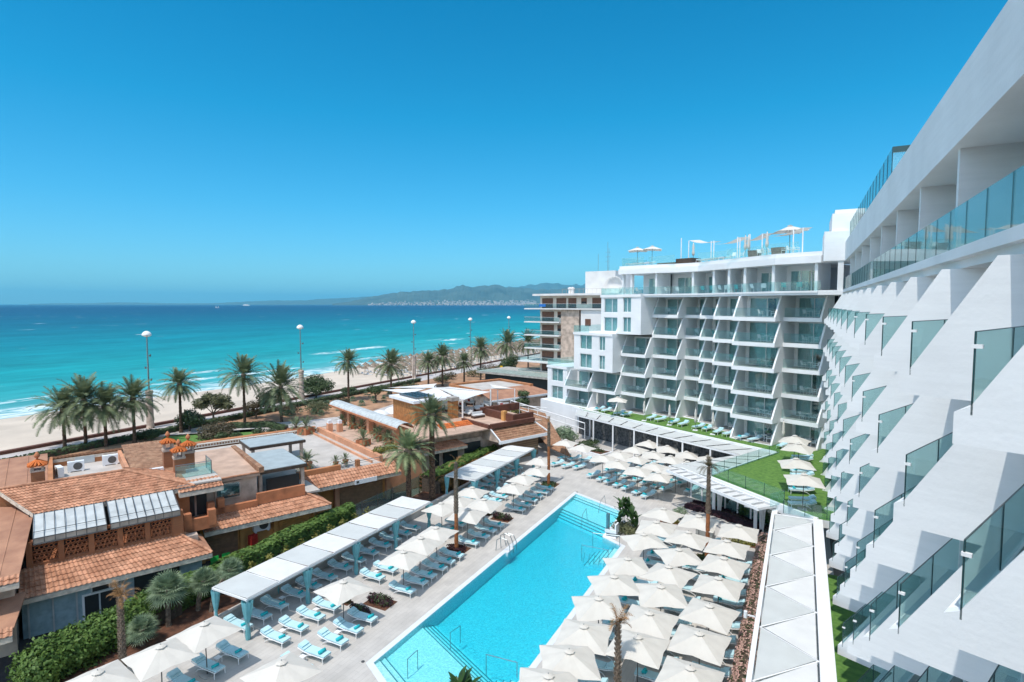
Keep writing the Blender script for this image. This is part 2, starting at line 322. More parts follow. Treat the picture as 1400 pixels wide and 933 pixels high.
# sea -------------------------------------------------------------
def sea_material():
    m = bpy.data.materials.new('sea_water'); m.use_nodes = True; n = m.node_tree.nodes; l = m.node_tree.links; b = n['Principled BSDF']
    t = n.new('ShaderNodeTexCoord'); s = n.new('ShaderNodeSeparateXYZ'); l.new(t.outputs['Object'], s.inputs[0])
    def noise(scale, vec=(1, 1, 1), detail=4, dist=0.0):
        mp = n.new('ShaderNodeMapping'); mp.inputs['Scale'].default_value = vec; l.new(t.outputs['Object'], mp.inputs[0])
        z = n.new('ShaderNodeTexNoise'); z.inputs['Scale'].default_value = scale; z.inputs['Detail'].default_value = detail; z.inputs['Distortion'].default_value = dist
        l.new(mp.outputs[0], z.inputs[0]); return z.outputs[0]
    def math_(op, a, b_=None, clamp=False):
        q = n.new('ShaderNodeMath'); q.operation = op; q.use_clamp = clamp
        for i, x in enumerate((a, b_)):
            if x is None: continue
            if isinstance(x, (int, float)): q.inputs[i].default_value = x
            else: l.new(x, q.inputs[i])
        return q.outputs[0]
    # distance offshore (metres), gently warped
    warp = math_('MULTIPLY', math_('SUBTRACT', noise(0.012, (1, 0.35, 1), 3), 0.5), 60)
    off = math_('SUBTRACT', -136.0, s.outputs[0])
    offw = math_('ADD', off, warp)
    lg = math_('LOGARITHM', math_('MAXIMUM', math_('ADD', math_('MULTIPLY', offw, 0.05), 1.0), 1.0), 10.0)
    fac = math_('DIVIDE', lg, 2.2, True)
    r = n.new('ShaderNodeValToRGB'); e = r.color_ramp.elements
    e[0].position = 0.0; e[0].color = (0.30, 0.47, 0.45, 1); e[1].position = 1.0; e[1].color = (0.0, 0.035, 0.115, 1)
    for p_, c_ in ((0.06, (0.17, 0.42, 0.43)), (0.16, (0.045, 0.345, 0.345)), (0.32, (0.008, 0.29, 0.30)), (0.50, (0.0, 0.205, 0.25)), (0.66, (0.0, 0.115, 0.18)), (0.82, (0.0, 0.066, 0.14))):
        q = r.color_ramp.elements.new(p_); q.color = (*c_, 1)
    l.new(fac, r.inputs[0])
    patch = n.new('ShaderNodeMapRange'); l.new(noise(0.03, (0.9, 0.22, 1), 5), patch.inputs[0])
    patch.inputs[1].default_value = 0.3; patch.inputs[2].default_value = 0.7; patch.inputs[3].default_value = 0.80; patch.inputs[4].default_value = 1.12
    mm = n.new('ShaderNodeMix'); mm.data_type = 'RGBA'; mm.blend_type = 'MULTIPLY'; mm.inputs[0].default_value = 1
    l.new(r.outputs[0], mm.inputs[6]); l.new(patch.outputs[0], mm.inputs[7])
    chop = n.new('ShaderNodeMapRange'); l.new(noise(0.22, (1, 0.3, 1), 8, 0.6), chop.inputs[0])
    chop.inputs[1].default_value = 0.34; chop.inputs[2].default_value = 0.66; chop.inputs[3].default_value = 0.80; chop.inputs[4].default_value = 1.10
    m0 = mm; mm = n.new('ShaderNodeMix'); mm.data_type = 'RGBA'; mm.blend_type = 'MULTIPLY'; mm.inputs[0].default_value = 1
    l.new(m0.outputs[2], mm.inputs[6]); l.new(chop.outputs[0], mm.inputs[7])
    # foam: shoreline wash, breaking lines, scattered whitecaps
    def band(centre, width, wob, thr, seed):
        wv = math_('MULTIPLY', math_('SUBTRACT', noise(0.02, (0.4, 1, 1), 3), 0.5), wob)
        d = math_('ABSOLUTE', math_('SUBTRACT', math_('ADD', off, wv), centre))
        k = math_('SUBTRACT', 1.0, math_('DIVIDE', d, width), True)
        mp = n.new('ShaderNodeMapping'); mp.inputs['Location'].default_value = (seed, seed * 1.7, 0); mp.inputs['Scale'].default_value = (0.5, 1, 1); l.new(t.outputs['Object'], mp.inputs[0])
        z = n.new('ShaderNodeTexNoise'); z.inputs['Scale'].default_value = 0.028; z.inputs['Detail'].default_value = 2; l.new(mp.outputs[0], z.inputs[0])
        g = math_('MULTIPLY', math_('SUBTRACT', z.outputs[0], thr, True), 9.0, True)
        fine = math_('MULTIPLY', math_('SUBTRACT', noise(0.45, (1, 0.5, 1), 8, 0.8), 0.40, True), 6.0, True)
        return math_('MULTIPLY', math_('MULTIPLY', math_('MULTIPLY', k, 2.2, True), g), fine)
    f = band(57, 5.0, 20, 0.50, 11)
    f = math_('MAXIMUM', f, band(38, 2.6, 16, 0.55, 47))
    f = math_('MAXIMUM', f, band(22, 2.6, 14, 0.47, 95))
    f = math_('MAXIMUM', f, math_('MULTIPLY', band(8, 5.0, 10, 0.36, 140), 0.9))
    f = math_('MAXIMUM', f, math_('MULTIPLY', band(1, 3.5, 7, 0.2, 30), 0.8))
    wc = math_('MULTIPLY', math_('SUBTRACT', noise(0.085, (1, 0.30, 1), 3, 0.3), 0.705, True), 16.0, True)
    f = math_('MAXIMUM', f, wc, True)
    m2 = n.new('ShaderNodeMix'); m2.data_type = 'RGBA'; l.new(f, m2.inputs[0]); l.new(mm.outputs[2], m2.inputs[6]); m2.inputs[7].default_value = (0.80, 0.84, 0.84, 1)
    l.new(m2.outputs[2], b.inputs['Base Color'])
    b.inputs['Roughness'].default_value = 0.42; b.inputs['Specular IOR Level'].default_value = 0.22
    bp = n.new('ShaderNodeBump'); bp.inputs['Strength'].default_value = 0.5; bp.inputs['Distance'].default_value = 0.35
    l.new(noise(0.35, (1, 0.45, 1), 6), bp.inputs['Height']); l.new(bp.outputs[0], b.inputs['Normal'])
    return m
mb = MB(); mb.quad((-42000, -42000, -2), (-100, -42000, -2), (-100, 42000, -2), (-42000, 42000, -2)); struct('sea', mb, sea_material())
# beach: sloping sand, long enough to vanish
mb = MB()
ys = [-400, -100] + list(range(-60, 400, 12)) + [600, 1200, 4000, 12000, 40000]
xs = [(-94.6, -0.45), (-98, -0.5), (-106, -0.75), (-116, -1.1), (-126, -1.5), (-134, -1.85), (-138, -2.02), (-146, -2.5), (-152, -3.0)]
for j, y in enumerate(ys):
    sh = 4.0 * math.sin(y * 0.021) + 2.5 * math.sin(y * 0.057 + 1)
    for i, (x, z) in enumerate(xs):
        k = i / (len(xs) - 1); mb.v.append((x + sh * k, y, z + (random.uniform(-.06, .06) if 0 < i < 6 else 0)))
nx = len(xs)
for j in range(len(ys) - 1):
    for i in range(nx - 1):
        mb.f.append((j * nx + i + 1, j * nx + i, (j + 1) * nx + i, (j + 1) * nx + i + 1))
struct('beach_sand', mb, 'sand')
# land ------------------------------------------------------------
POOL = [(-20.8, 23.8), (-20.8, 55.7), (-15.0, 52.8), (-14.8, 46.2), (-12.9, 45.1), (-12.9, 19.45)]
DECK = [(-31.8, 2), (2.6, 2), (2.6, 80), (-20, 92), (-46, 96), (-46, 78), (-36.5, 64.5), (-31.8, 64.5)]
sheet('ground', 'ground', [(-94.2, -400), (40000, -400), (40000, 40000), (-94.2, 40000)], -0.06, [[(p[0], p[1]) for p in [(-31, 3), (2, 3), (2, 70), (-31, 64)]]])
def inset(poly, d):
    out = []; n = len(poly)
    for i in range(n):
        p0, p1, p2 = Vector(poly[i - 1]), Vector(poly[i]), Vector(poly[(i + 1) % n])
        a = (p1 - p0).normalized(); b = (p2 - p1).normalized()
        na = Vector((a.y, -a.x)); nb = Vector((b.y, -b.x))       # poly is clockwise here: inside on the right
        t = (na + nb); t = t / max(0.3, t.dot(na)); out.append(tuple(p1 + t * d))
    return out
sheet('pool_deck', 'deck', DECK, 0.0, [POOL])
COP = inset(POOL, -0.38)
sheet('pool_coping', 'coping', COP, 0.012, [POOL])
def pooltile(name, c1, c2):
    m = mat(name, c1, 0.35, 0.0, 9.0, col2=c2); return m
M['tile'] = pooltile('painted_sparkle_tile', (0.60, 0.90, 0.92), (0.32, 0.66, 0.73))  # light and dark noise paints water sparkle into the tile colour
mb = MB()
n = len(POOL)
for i in range(n):
    a, b = POOL[i], POOL[(i + 1) % n]
    mb.quad((a[0], a[1], -1.05), (b[0], b[1], -1.05), (b[0], b[1], 0.004), (a[0], a[1], 0.004))
mb.v += [(p[0], p[1], -1.05) for p in POOL]; mb.f.append(tuple(range(len(mb.v) - 1, len(mb.v) - 1 - n, -1)))
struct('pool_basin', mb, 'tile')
# shallow ledges and their steps at both slanted ends, stair flights on the right side
def yat(x, base): return base - 0.505 * (x + 20.79)
mb = MB(); x0, x1 = -20.79, -12.91
def near(d, z): mb.prism([(x0, 23.82), (x1, 19.48), (x1, yat(x1, 23.82) + d + .0), (x0, 23.82 + d)], -1.04, z)
for d, z in ((0.5, -0.16), (0.95, -0.26), (4.6, -0.36), (4.95, -0.5), (5.3, -0.64), (5.65, -0.78), (6.0, -0.92)): near(d, z)
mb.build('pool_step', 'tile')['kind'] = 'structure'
mb = MB(); x1 = -15.01
def far(d, z): mb.prism([(x0, 55.68), (x1, 52.78), (x1, 52.78 - d), (x0, 55.68 - d)], -1.04, z)
for d, z in ((0.45, -0.16), (0.85, -0.26), (3.9, -0.36), (4.25, -0.5), (4.6, -0.64), (4.95, -0.78), (5.3, -0.92)): far(d, z)
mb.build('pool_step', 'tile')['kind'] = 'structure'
mb = MB()
for i in range(5): mb.box(-15.0 + 0.4 * i, -14.602 + 0.4 * i, 42.2, 44.9, -1.04, -0.88 + 0.17 * i)
for i in range(6): mb.box(-15.6 + 0.44 * i, -15.162 + 0.44 * i, 22.2, 26.2, -1.045, -0.95 + 0.15 * i)
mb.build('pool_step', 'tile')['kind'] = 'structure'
mb = MB()
def nose(xa, xb, ya, yb, z): 
    a = Vector((xa, ya, z)); b = Vector((xb, yb, z)); mb.tube(a, b, .035, n=4)
for d, z in ((0.5, -0.16), (0.95, -0.26), (4.6, -0.36), (4.95, -0.5), (5.3, -0.64), (5.65, -0.78)): nose(x0, -12.95, 23.82 + d, yat(-12.95, 23.82) + d, z)
for d, z in ((0.45, -0.16), (0.85, -0.26), (3.9, -0.36), (4.25, -0.5), (4.6, -0.64), (4.95, -0.78)): nose(x0, -15.03, 55.68 - d, 52.8 - d, z)
for i in range(5): nose(-15.0 + 0.4 * i, -15.0 + 0.4 * i, 42.2, 44.9, -.88 + 0.17 * i)
for i in range(6): nose(-15.6 + 0.44 * i, -15.6 + 0.44 * i, 22.2, 26.2, -.95 + 0.15 * i)
mb.build('step_edge', mat('dark_step_edge', (0.03, 0.20, 0.24), 0.5, 0.05, 4))['kind'] = 'structure'
# water: a closed body with real absorption
def water_material():
    m = bpy.data.materials.new('pool_water'); m.use_nodes = True; n = m.node_tree.nodes; l = m.node_tree.links; n.clear()
    o = n.new('ShaderNodeOutputMaterial'); tr = n.new('ShaderNodeBsdfTransparent'); g = n.new('ShaderNodeBsdfGlossy'); g.inputs['Roughness'].default_value = 0.06
    t = n.new('ShaderNodeTexCoord'); nz = n.new('ShaderNodeTexNoise'); nz.inputs['Scale'].default_value = 6.5; nz.inputs['Detail'].default_value = 6; nz.inputs['Distortion'].default_value = 1.2; l.new(t.outputs['Object'], nz.inputs[0])
    bp = n.new('ShaderNodeBump'); bp.inputs['Strength'].default_value = 0.9; bp.inputs['Distance'].default_value = 0.10; l.new(nz.outputs[0], bp.inputs['Height'])
    f = n.new('ShaderNodeLayerWeight'); f.inputs[0].default_value = 0.5; l.new(bp.outputs[0], f.inputs['Normal']); l.new(bp.outputs[0], g.inputs['Normal'])
    fp = n.new('ShaderNodeMath'); fp.operation = 'POWER'; fp.inputs[1].default_value = 5.0; l.new(f.outputs['Facing'], fp.inputs[0])
    fa = n.new('ShaderNodeMath'); fa.operation = 'MULTIPLY_ADD'; fa.inputs[1].default_value = 0.9; fa.inputs[2].default_value = 0.02; l.new(fp.outputs[0], fa.inputs[0])
    ms = n.new('ShaderNodeMixShader'); l.new(fa.outputs[0], ms.inputs[0]); l.new(tr.outputs[0], ms.inputs[1]); l.new(g.outputs[0], ms.inputs[2]); l.new(ms.outputs[0], o.inputs[0])
    va = n.new('ShaderNodeVolumeAbsorption'); va.inputs[0].default_value = (0.0, 0.93, 0.985, 1); va.inputs[1].default_value = 0.95; l.new(va.outputs[0], o.inputs['Volume'])
    return m
mb = MB(); mb.prism([(p[0], p[1]) for p in inset(POOL, 0.004)], -1.048, -0.07)
struct('pool_water', mb, water_material())

mb = MB()
sheet('promenade', 'prom', [(-94.2, -300), (-88.2, -300), (-88.2, 1500), (-94.2, 1500)], 0.0)
mb = MB(); mb.box(-95.0, -94.2, -300, 1500, -0.9, 0.42); tag(mb.build('promenade_wall', 'brownwall'), 'low dark red brown wall between the sand and the paved promenade', 'wall')
sheet('garden_ground', 'earth', [(-88.2, -200), (-66, -200), (-66, 600), (-88.2, 600)], -0.02)
sheet('road', 'asphalt', [(-73.5, 96), (-66.5, 84), (-64, 84), (-64, 600), (-73.5, 600)], 0.0)
sheet('garden_path', 'prom', [(-88, 50), (-70, 66), (-66.5, 84), (-73.5, 96), (-71, 80), (-76, 70), (-88, 58)], 0.0)
sheet('garden_lawn', 'lawn', [(-86, 52.5), (-72, 40), (-68, 48), (-71, 60), (-78, 62)], 0.0)
sheet('service_yard', 'darkpave', [(-47, 2), (-36.2, 2), (-36.2, 46), (-58, 46)], -0.02)
sheet('planting_soil', 'soil', [(-35.2, 4), (-32.0, 4), (-32.0, 64), (-35.2, 64)], 0.25)
sheet('wing_lawn', 'lawn', [(1.75, 2), (9, 2), (9, 47.3), (1.75, 47.3)], 0.01)
# far shore: hills and the town at their foot
def hills(name, m, dist, prof, depth, dz=-2.0):
    mb = MB(); rows = 9; cols = []
    f0 = Vector((-math.sin(rad(27)), math.cos(rad(27)), 0)); r0 = Vector((math.cos(rad(27)), math.sin(rad(27)), 0))
    xs_ = []
    for i in range(len(prof) - 1):
        (xa, ha), (xb, hb) = prof[i], prof[i + 1]; st = max(1, int(abs(xb - xa) / 4))
        for j in range(st): xs_.append((xa + (xb - xa) * j / st, ha + (hb - ha) * j / st))
    xs_.append(prof[-1])
    rg = random.Random(3); ridge = [h * (1 + rg.uniform(-.05, .05)) for _, h in xs_]
    for r in range(rows):
        k = r / (rows - 1)
        for i, (x, h) in enumerate(xs_):
            hh = ridge[i] * (math.sin(k * math.pi / 2) ** 1.2) * (1 + (0.22 * math.sin(i * 0.9 + r * 1.1) + 0.13 * math.sin(i * 0.37 - r * 2)) * (1 - k) * (k > 0))
            p = f0 * (dist + depth * k) + r0 * ((x - 700) / 780 * (dist + depth * k)); mb.v.append((p.x, p.y, dz + hh / 780 * dist * (1 + depth * k / dist)))
    c = len(xs_)
    for r in range(rows - 1):
        for i in range(c - 1): mb.f.append((r * c + i, r * c + i + 1, (r + 1) * c + i + 1, (r + 1) * c + i))
    return struct(name, mb, m)
M['hill'] = mat('hazy_hill_scrub', (0.075, 0.11, 0.095), 0.95, 0.0, 0.002, col2=(0.035, 0.06, 0.06))  # scrub green leaning blue, some distance haze painted into the colour
hills('hills', 'hill', 10500, [(455, 2), (480, 5), (505, 11), (530, 15), (548, 18), (575, 19), (603, 20), (617, 23), (633, 27), (645, 24.5), (658, 26), (668, 25.5), (677, 27), (688, 25), (700, 22.5), (712, 23.5), (730, 22), (745, 21), (770, 23), (800, 24), (840, 22), (900, 20), (1000, 18)], 2500)
hills('hills', 'hill', 17500, [(40, 1), (75, 2), (120, 2), (150, 3), (190, 3), (230, 2), (290, 2), (350, 5), (385, 6), (420, 6), (440, 8), (470, 9), (520, 12), (600, 16), (700, 24), (735, 28), (755, 30), (775, 27), (820, 28)], 3000)
mb = MB(); rg = random.Random(5)
for i in range(700):
    px = rg.uniform(505, 735); k = rg.random() ** 1.8
    if px < 600 and rg.random() < 0.45: continue
    d = 10350 + 700 * k
    f0 = Vector((-math.sin(rad(27)), math.cos(rad(27)), 0)); r0 = Vector((math.cos(rad(27)), math.sin(rad(27)), 0))
    p = f0 * d + r0 * ((px - 700) / 780 * d); s = rg.uniform(8, 22); h = rg.uniform(8, 26); z = -2 + k * 85 * (0.5 + 0.5 * min(1, max(0, (px - 500) / 130)))
    mb.box(p.x - s, p.x + s, p.y - s, p.y + s, z - 10, z + h)
M['town'] = mat('town_walls', (0.50, 0.46, 0.43), 0.9, 0.15, 0.01)
tag(mb.build('town', 'town'), 'pale town buildings packed along the far shore below the hills', 'town', kind='stuff')

# ================================================================== HOTEL, FAR WING
ZF = [4 + 2.9 * i for i in range(7)]        # floor levels; ZF[6] = 21.4
def fin_mb(x0, x1, w0, wb, zf, base=False):
    # side wall of a balcony: full depth at slab level, leaning back to the ceiling
    mb = MB(); zb = zf - (0.45 if not base else 0.05)
    pts = [(w0 - .02, zb), (w0 - .02, zf + .02), (w0 + 0.06, zf + .16), (w0 + 1.34, zf + 2.447), (wb, zf + 2.447), (wb, zb)]
    mb.slabpoly([(x0, y, z) for y, z in pts], (x1 - x0, 0, 0)); return mb
def window(parent, x0, x1, y, z0, z1, splits=2, gap=None, curtain=True, out=-1):
    # frame in the plane y, glass set back, curtain and dark room behind (facing -y)
    t = 0.075; mb = MB()
    mb.box(x0, x1, y - .03, y + .05, z1 - t, z1); mb.box(x0, x1, y - .03, y + .05, z0, z0 + t)
    mb.box(x0, x0 + t, y - .03, y + .05, z0 + t, z1 - t); mb.box(x1 - t, x1, y - .03, y + .05, z0 + t, z1 - t)
    for i in range(1, splits):
        xm = x0 + (x1 - x0) * i / splits; mb.box(xm - .05, xm + .05, y - .035, y + .045, z0 + t, z1 - t)
    fr = mb.build('window', 'winframe', parent)
    mb = MB(); mb.box(x0 + t, x1 - t, y, y + .015, z0 + t, z1 - t); mb.build('pane', 'winglass', fr)
    if curtain:
        mb = MB(); nseg = max(6, int((x1 - x0) / 0.07)); k = 0
        op = gap if gap else None
        for i in range(nseg):
            xa = x0 + (x1 - x0) * i / nseg; xb = x0 + (x1 - x0) * (i + 1) / nseg
            if op and op[0] < (i + .5) / nseg < op[1]: continue
            ya = y + .22 + .05 * math.sin(i * 2.1); yb = y + .22 + .05 * math.sin((i + 1) * 2.1)
            mb.quad((xa, ya, z0 + .05), (xb, yb, z0 + .05), (xb, yb, z1 - .05), (xa, ya, z1 - .05))
        mb.build('curtain', 'curtainw', fr)
    return fr
def wallhole(mb, x0, x1, y0, y1, z0, z1, hx0, hx1, hz0, hz1):
    if hx0 > x0: mb.box(x0, hx0, y0, y1, z0, z1)
    if hx1 < x1: mb.box(hx1, x1, y0, y1, z0, z1)
    if hz1 < z1: mb.box(hx0, hx1, y0, y1, hz1, z1)
    if hz0 > z0: mb.box(hx0, hx1, y0, y1, z0, hz0)
far = frame('hotel_wing', 'white stepped hotel wing facing the camera with leaning balcony walls and teal windows', 'hotel')
COLS = [('z', -65.7, -60.7, 64.1, (0, 1)), ('a', -60.6, -55.95, 65.0, (0, 1)), ('b', -55.85, -51.5, 66.3, (0, 1, 2, 3)), ('c', -51.4, -47.3, 67.9, range(6)),
        ('d', -47.2, -43.8, 69.7, range(6)), ('e', -43.7, -40.3, 68.1, range(6)), ('f', -40.2, -36.1, 65.7, range(6)), ('g', -36.0, -31.15, 63.0, range(6)), ('h', -31.05, -27.0, 64.9, range(6))]
rg = random.Random(11)
BALC = []      # (s0,s1,w0,floor index,column index)
for ci, (nm, s0, s1, w0, fl) in enumerate(COLS):
    wb = w0 + 2.9
    for i in fl:
        zf = ZF[i]; th = 0.45 if i else 0.2
        MB().box(s0, s1 + .1, w0, wb + .4, zf - th, zf).build('balcony_slab', 'render', far)
        MB().box(s0 + .16, s1 - .02, w0 + .16, wb - .01, zf + .001, zf + .012).build('balcony_floor', 'balfloor', far)
        wx0 = s0 + .35; wx1 = s1 - .22
        mb = MB(); wallhole(mb, s0, s1 + .1, wb, wb + .22, zf, zf + 2.45, wx0, wx1, zf, zf + 2.25); mb.build('back_wall', 'render', far)
        g = rg.choice([None, (0.45, 0.62), (0.6, 0.85), None, (0.5, 0.72)])
        window(far, wx0, wx1, wb + .06, zf, zf + 2.25, 2, g)
        if i or nm == 'z':
            mb = MB(); mb.box(s0 + .08, s1 - .12, w0 + .1, w0 + .118, zf + .01, zf + 1.08)
            mb.build('glass_railing', 'railclear', far)
        if i or w0 < 66:
            BALC.append((s0, s1, w0, i, ci))
    # dark rooms behind the windows of this column
    top = ZF[max(fl)] + 2.45
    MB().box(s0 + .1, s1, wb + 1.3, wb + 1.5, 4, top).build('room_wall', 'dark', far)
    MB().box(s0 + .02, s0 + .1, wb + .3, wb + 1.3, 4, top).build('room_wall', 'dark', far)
for ci in range(len(COLS)):
    nm, s0, s1, w0, fl = COLS[ci]
    for i in fl:
        # fin on the right edge
        wn = COLS[ci + 1][3] if ci + 1 < len(COLS) else 99
        fin_mb(s1 - .08, s1 + .12, min(w0, wn), max(w0, wn if wn < 90 else w0) + 3.0, ZF[i], base=(i == 0)).build('balcony_fin', 'render', far)
        if ci == 0 or (i not in COLS[ci - 1][4]):
            fin_mb(s0 - .12, s0 + .08, w0, w0 + 3.0, ZF[i], base=(i == 0)).build('balcony_fin', 'render', far)
# solid white blocks stepping down to the sea
def block(s0, s1, w0, w1, z0, z1, wins, zs, curt=True):
    mb = MB(); mb.box(s0 - .12, s1, w0 - .12, w1, z1 - .38, z1 + .0)
    levels = zs
    for zi, zf in enumerate(levels):
        zt = zf + 2.9 if zf + 2.9 < z1 - .5 else z1 - .38
        xs_ = s0; hole = sorted(wins)
        for (a, b, h0, h1) in hole:
            mb.box(xs_, a, w0, w0 + .3, zf, zt); mb.box(a, b, w0, w0 + .3, zf, zf + h0); mb.box(a, b, w0, w0 + .3, zf + h1, zt); xs_ = b
        mb.box(xs_, s1, w0, w0 + .3, zf, zt)
    mb.box(s0, s0 + .25, w0 + .3, w1, levels[0], z1 - .38); mb.box(s1 - .2, s1, w0 + .3, w1, levels[0], z1 - .38)
    mb.build('wall', 'render', far)
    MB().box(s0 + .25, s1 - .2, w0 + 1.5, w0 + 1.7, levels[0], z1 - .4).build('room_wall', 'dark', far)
    for zf in levels:
        for (a, b, h0, h1) in wins: window(far, a, b, w0 + .16, zf + h0, zf + h1, 2, None, curt)
block(-70.6, -65.9, 64.9, 76, 3.9, 9.8, [(-69.6, -66.9, .35, 2.45)], [4.0, 6.9])
block(-64.0, -56.0, 64.5, 76, 9.8, 15.6, [(-62.7, -60.2, .3, 2.5), (-58.7, -57.5, .3, 2.45)], [9.8, 12.7])
block(-60.6, -56.0, 67.0, 78, 15.6, 21.4, [(-60.0, -56.9, .2, 2.4)], [15.6, 18.5])
block(-55.95, -51.6, 65.4, 78, 15.6, 21.4, [(-54.9, -53.4, .3, 2.5)], [15.6, 18.5])
fin_mb(-56.2, -55.95, 65.2, 69, 15.6).build('balcony_fin', 'render', far)
# end slabs and rails on the stepped roofs
for (a, b, w0, w1, z) in ((-70.6, -64.1, 64.8, 72, 9.8), (-64.1, -60.8, 64.4, 74, 15.6), (-60.6, -57, 66.9, 76, 21.4)):
    MB().box(a, b, w0 + .1, w0 + .118, z + .02, z + 1.05).build('glass_railing', 'railclear', far)
    MB().box(a + .02, a + .04, w0 + .12, w1, z + .02, z + 1.05).build('glass_railing', 'railclear', far)
MB().box(-66, -60.8, 66.9, 78, 9.3, 9.8).build('roof_slab', 'render', far)
MB().box(-71.5, -26.5, 69.5, 84, -0.1, 3.98).box(-70.4, -60, 72, 84, 4, 9.3).box(-63.8, -52, 71.5, 84, 9.3, 15.4).box(-60.4, -27, 73.5, 84, 15.4, 21.35).box(-55, -27, 72.8, 84, 4, 15.4).build('building_core', 'render', far)
# plinth below the lawn terrace at the seaward end
MB().prism([(-71.8, 64.4), (-65.9, 63.8), (-60.8, 63.6), (-58.6, 62.6), (-58.6, 69.6), (-71.8, 69.6)], -0.1, 3.95).build('plinth', 'render', far)
# penthouse floor
FRONT = [(-55.9, 65.6), (-51.5, 66.0), (-47.0, 67.2), (-43.8, 67.4), (-36.1, 64.6), (-31.1, 62.8), (-26.3, 63.0)]
def fw(s):
    for (a, wa), (b, wb_) in zip(FRONT, FRONT[1:]):
        if a <= s <= b: return wa + (wb_ - wa) * (s - a) / (b - a)
    return FRONT[-1][1]
MB().prism(FRONT + [(-26.3, 80), (-55.9, 80)], 20.97, 21.22).prism([(a, b - .12) for a, b in FRONT] + [(-26.2, 80), (-56.0, 80)], 21.22, 21.42).build('floor_slab', 'render', far)
MB().prism([(a, b - .15) for a, b in FRONT] + [(-26.2, 80), (-56.05, 80)], 24.35, 25.12).prism([(a, b + .1) for a, b in FRONT] + [(-26.2, 80), (-55.95, 80)], 25.12, 25.55).build('roof_slab', 'render', far)
for i in range(len(FRONT) - 1):
    (a, wa), (b, wb_) = FRONT[i], FRONT[i + 1]
    MB().slabpoly([(a + .03, wa + .06, 21.43), (b - .03, wb_ + .06, 21.43), (b - .03, wb_ + .06, 22.45), (a + .03, wa + .06, 22.45)], (0, .02, 0)).build('glass_railing', 'railclear', far)
for s in (-55.4, -53.9, -50.0, -44.7, -41.0, -38.3, -35.7, -31.5, -26.9):
    w_ = fw(s) + .2
    MB().box(s - .16, s + .16, w_, w_ + (.5 if s < -51 else 3.2), 21.42, 24.36).build('pillar', 'render', far)
PHW = [(-53.6, -50.4, 2), (-49.2, -45.3, 3), (-44.3, -41.3, 2), (-40.5, -38.5, 2), (-37.9, -35.9, 2), (-35.3, -31.9, 3), (-31.1, -27.3, 3)]
for a, b, sp_ in PHW:
    y = max(fw(a), fw(b)) + 3.0
    mb = MB(); wallhole(mb, a - .7, b + .5, y, y + .2, 21.42, 24.36, a + .2, b - .1, 21.42, 23.8); mb.build('back_wall', 'render', far)
    window(far, a + .2, b - .1, y + .06, 21.43, 23.8, sp_, rg.choice([None, (.55, .8)]))
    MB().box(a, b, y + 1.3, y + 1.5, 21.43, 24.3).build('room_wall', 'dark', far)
MB().box(-56, -26.5, 72.9, 80, 21.43, 24.36).build('building_core', 'render', far)
# roof terrace rails, planter and the white stair towers at the corner
for a, b in ((-55.8, -51.8), (-51.6, -47.2), (-43.4, -38.5), (-38.2, -33), (-32.8, -28.8)):
    MB().box(a, b, fw((a + b) / 2) + .35, fw((a + b) / 2) + .37, 25.56, 26.75).build('glass_railing', 'railclear', far)
MB().box(-55.85, -55.83, 66.2, 72, 25.56, 26.75).build('glass_railing', 'railclear', far)
mb = MB(); mb.box(-47.6, -45, fw(-46) + .5, fw(-46) + 2.6, 25.55, 26.25).box(-50.5, -47.6, fw(-48) + .5, fw(-48) + 1.3, 25.55, 25.8)
mb.build('planter', 'wood', far)

# ================================================================== HOTEL, NEAR WING
near_w = thing('hotel_wing', 'long white hotel wing at the right, sawtooth leaning balcony walls and glass railings', 'hotel', (0, 0, 0), -A24)
def sw(v, u): return (v * CA - u * SA, v * SA + u * CA)
UN = [sw(2.1, 9.75 + 5.05 * k) for k in range(-2, 12)]
KB = []
for i in range(6):
    zf = ZF[i]
    for k, (s0, w0) in enumerate(UN[:-1]):
        w1 = UN[k + 1][1]; xb = s0 + 2.9
        if k == 0 and i < 3: continue
        MB().box(s0 - .2, xb + .3, w0 + .21, w1 + .002, zf - .45, zf).build('balcony_slab', 'render', near_w)
        KB.append((k, i, s0, w0, w1))
for i in range(6):
    zf = ZF[i]
    mb = MB(); mf = MB(); wn = MB(); mc = MB()
    for k, (s0, w0) in enumerate(UN[:-1]):
        w1 = UN[k + 1][1]; xb = s0 + 2.9
        mb.box(xb, xb + .25, w0 + .21, w1, zf, zf + 2.3); mb.box(xb, xb + .25, w0 + .21, w1, zf + 2.3, zf + 2.45)
        mf.box(s0 + .05, xb - .004, w0 + .215, w1 - .004, zf + .003, zf + .014)
    mb.build('back_wall', 'render', near_w); mf.build('balcony_floor', 'balfloor', near_w)
fincount = 0
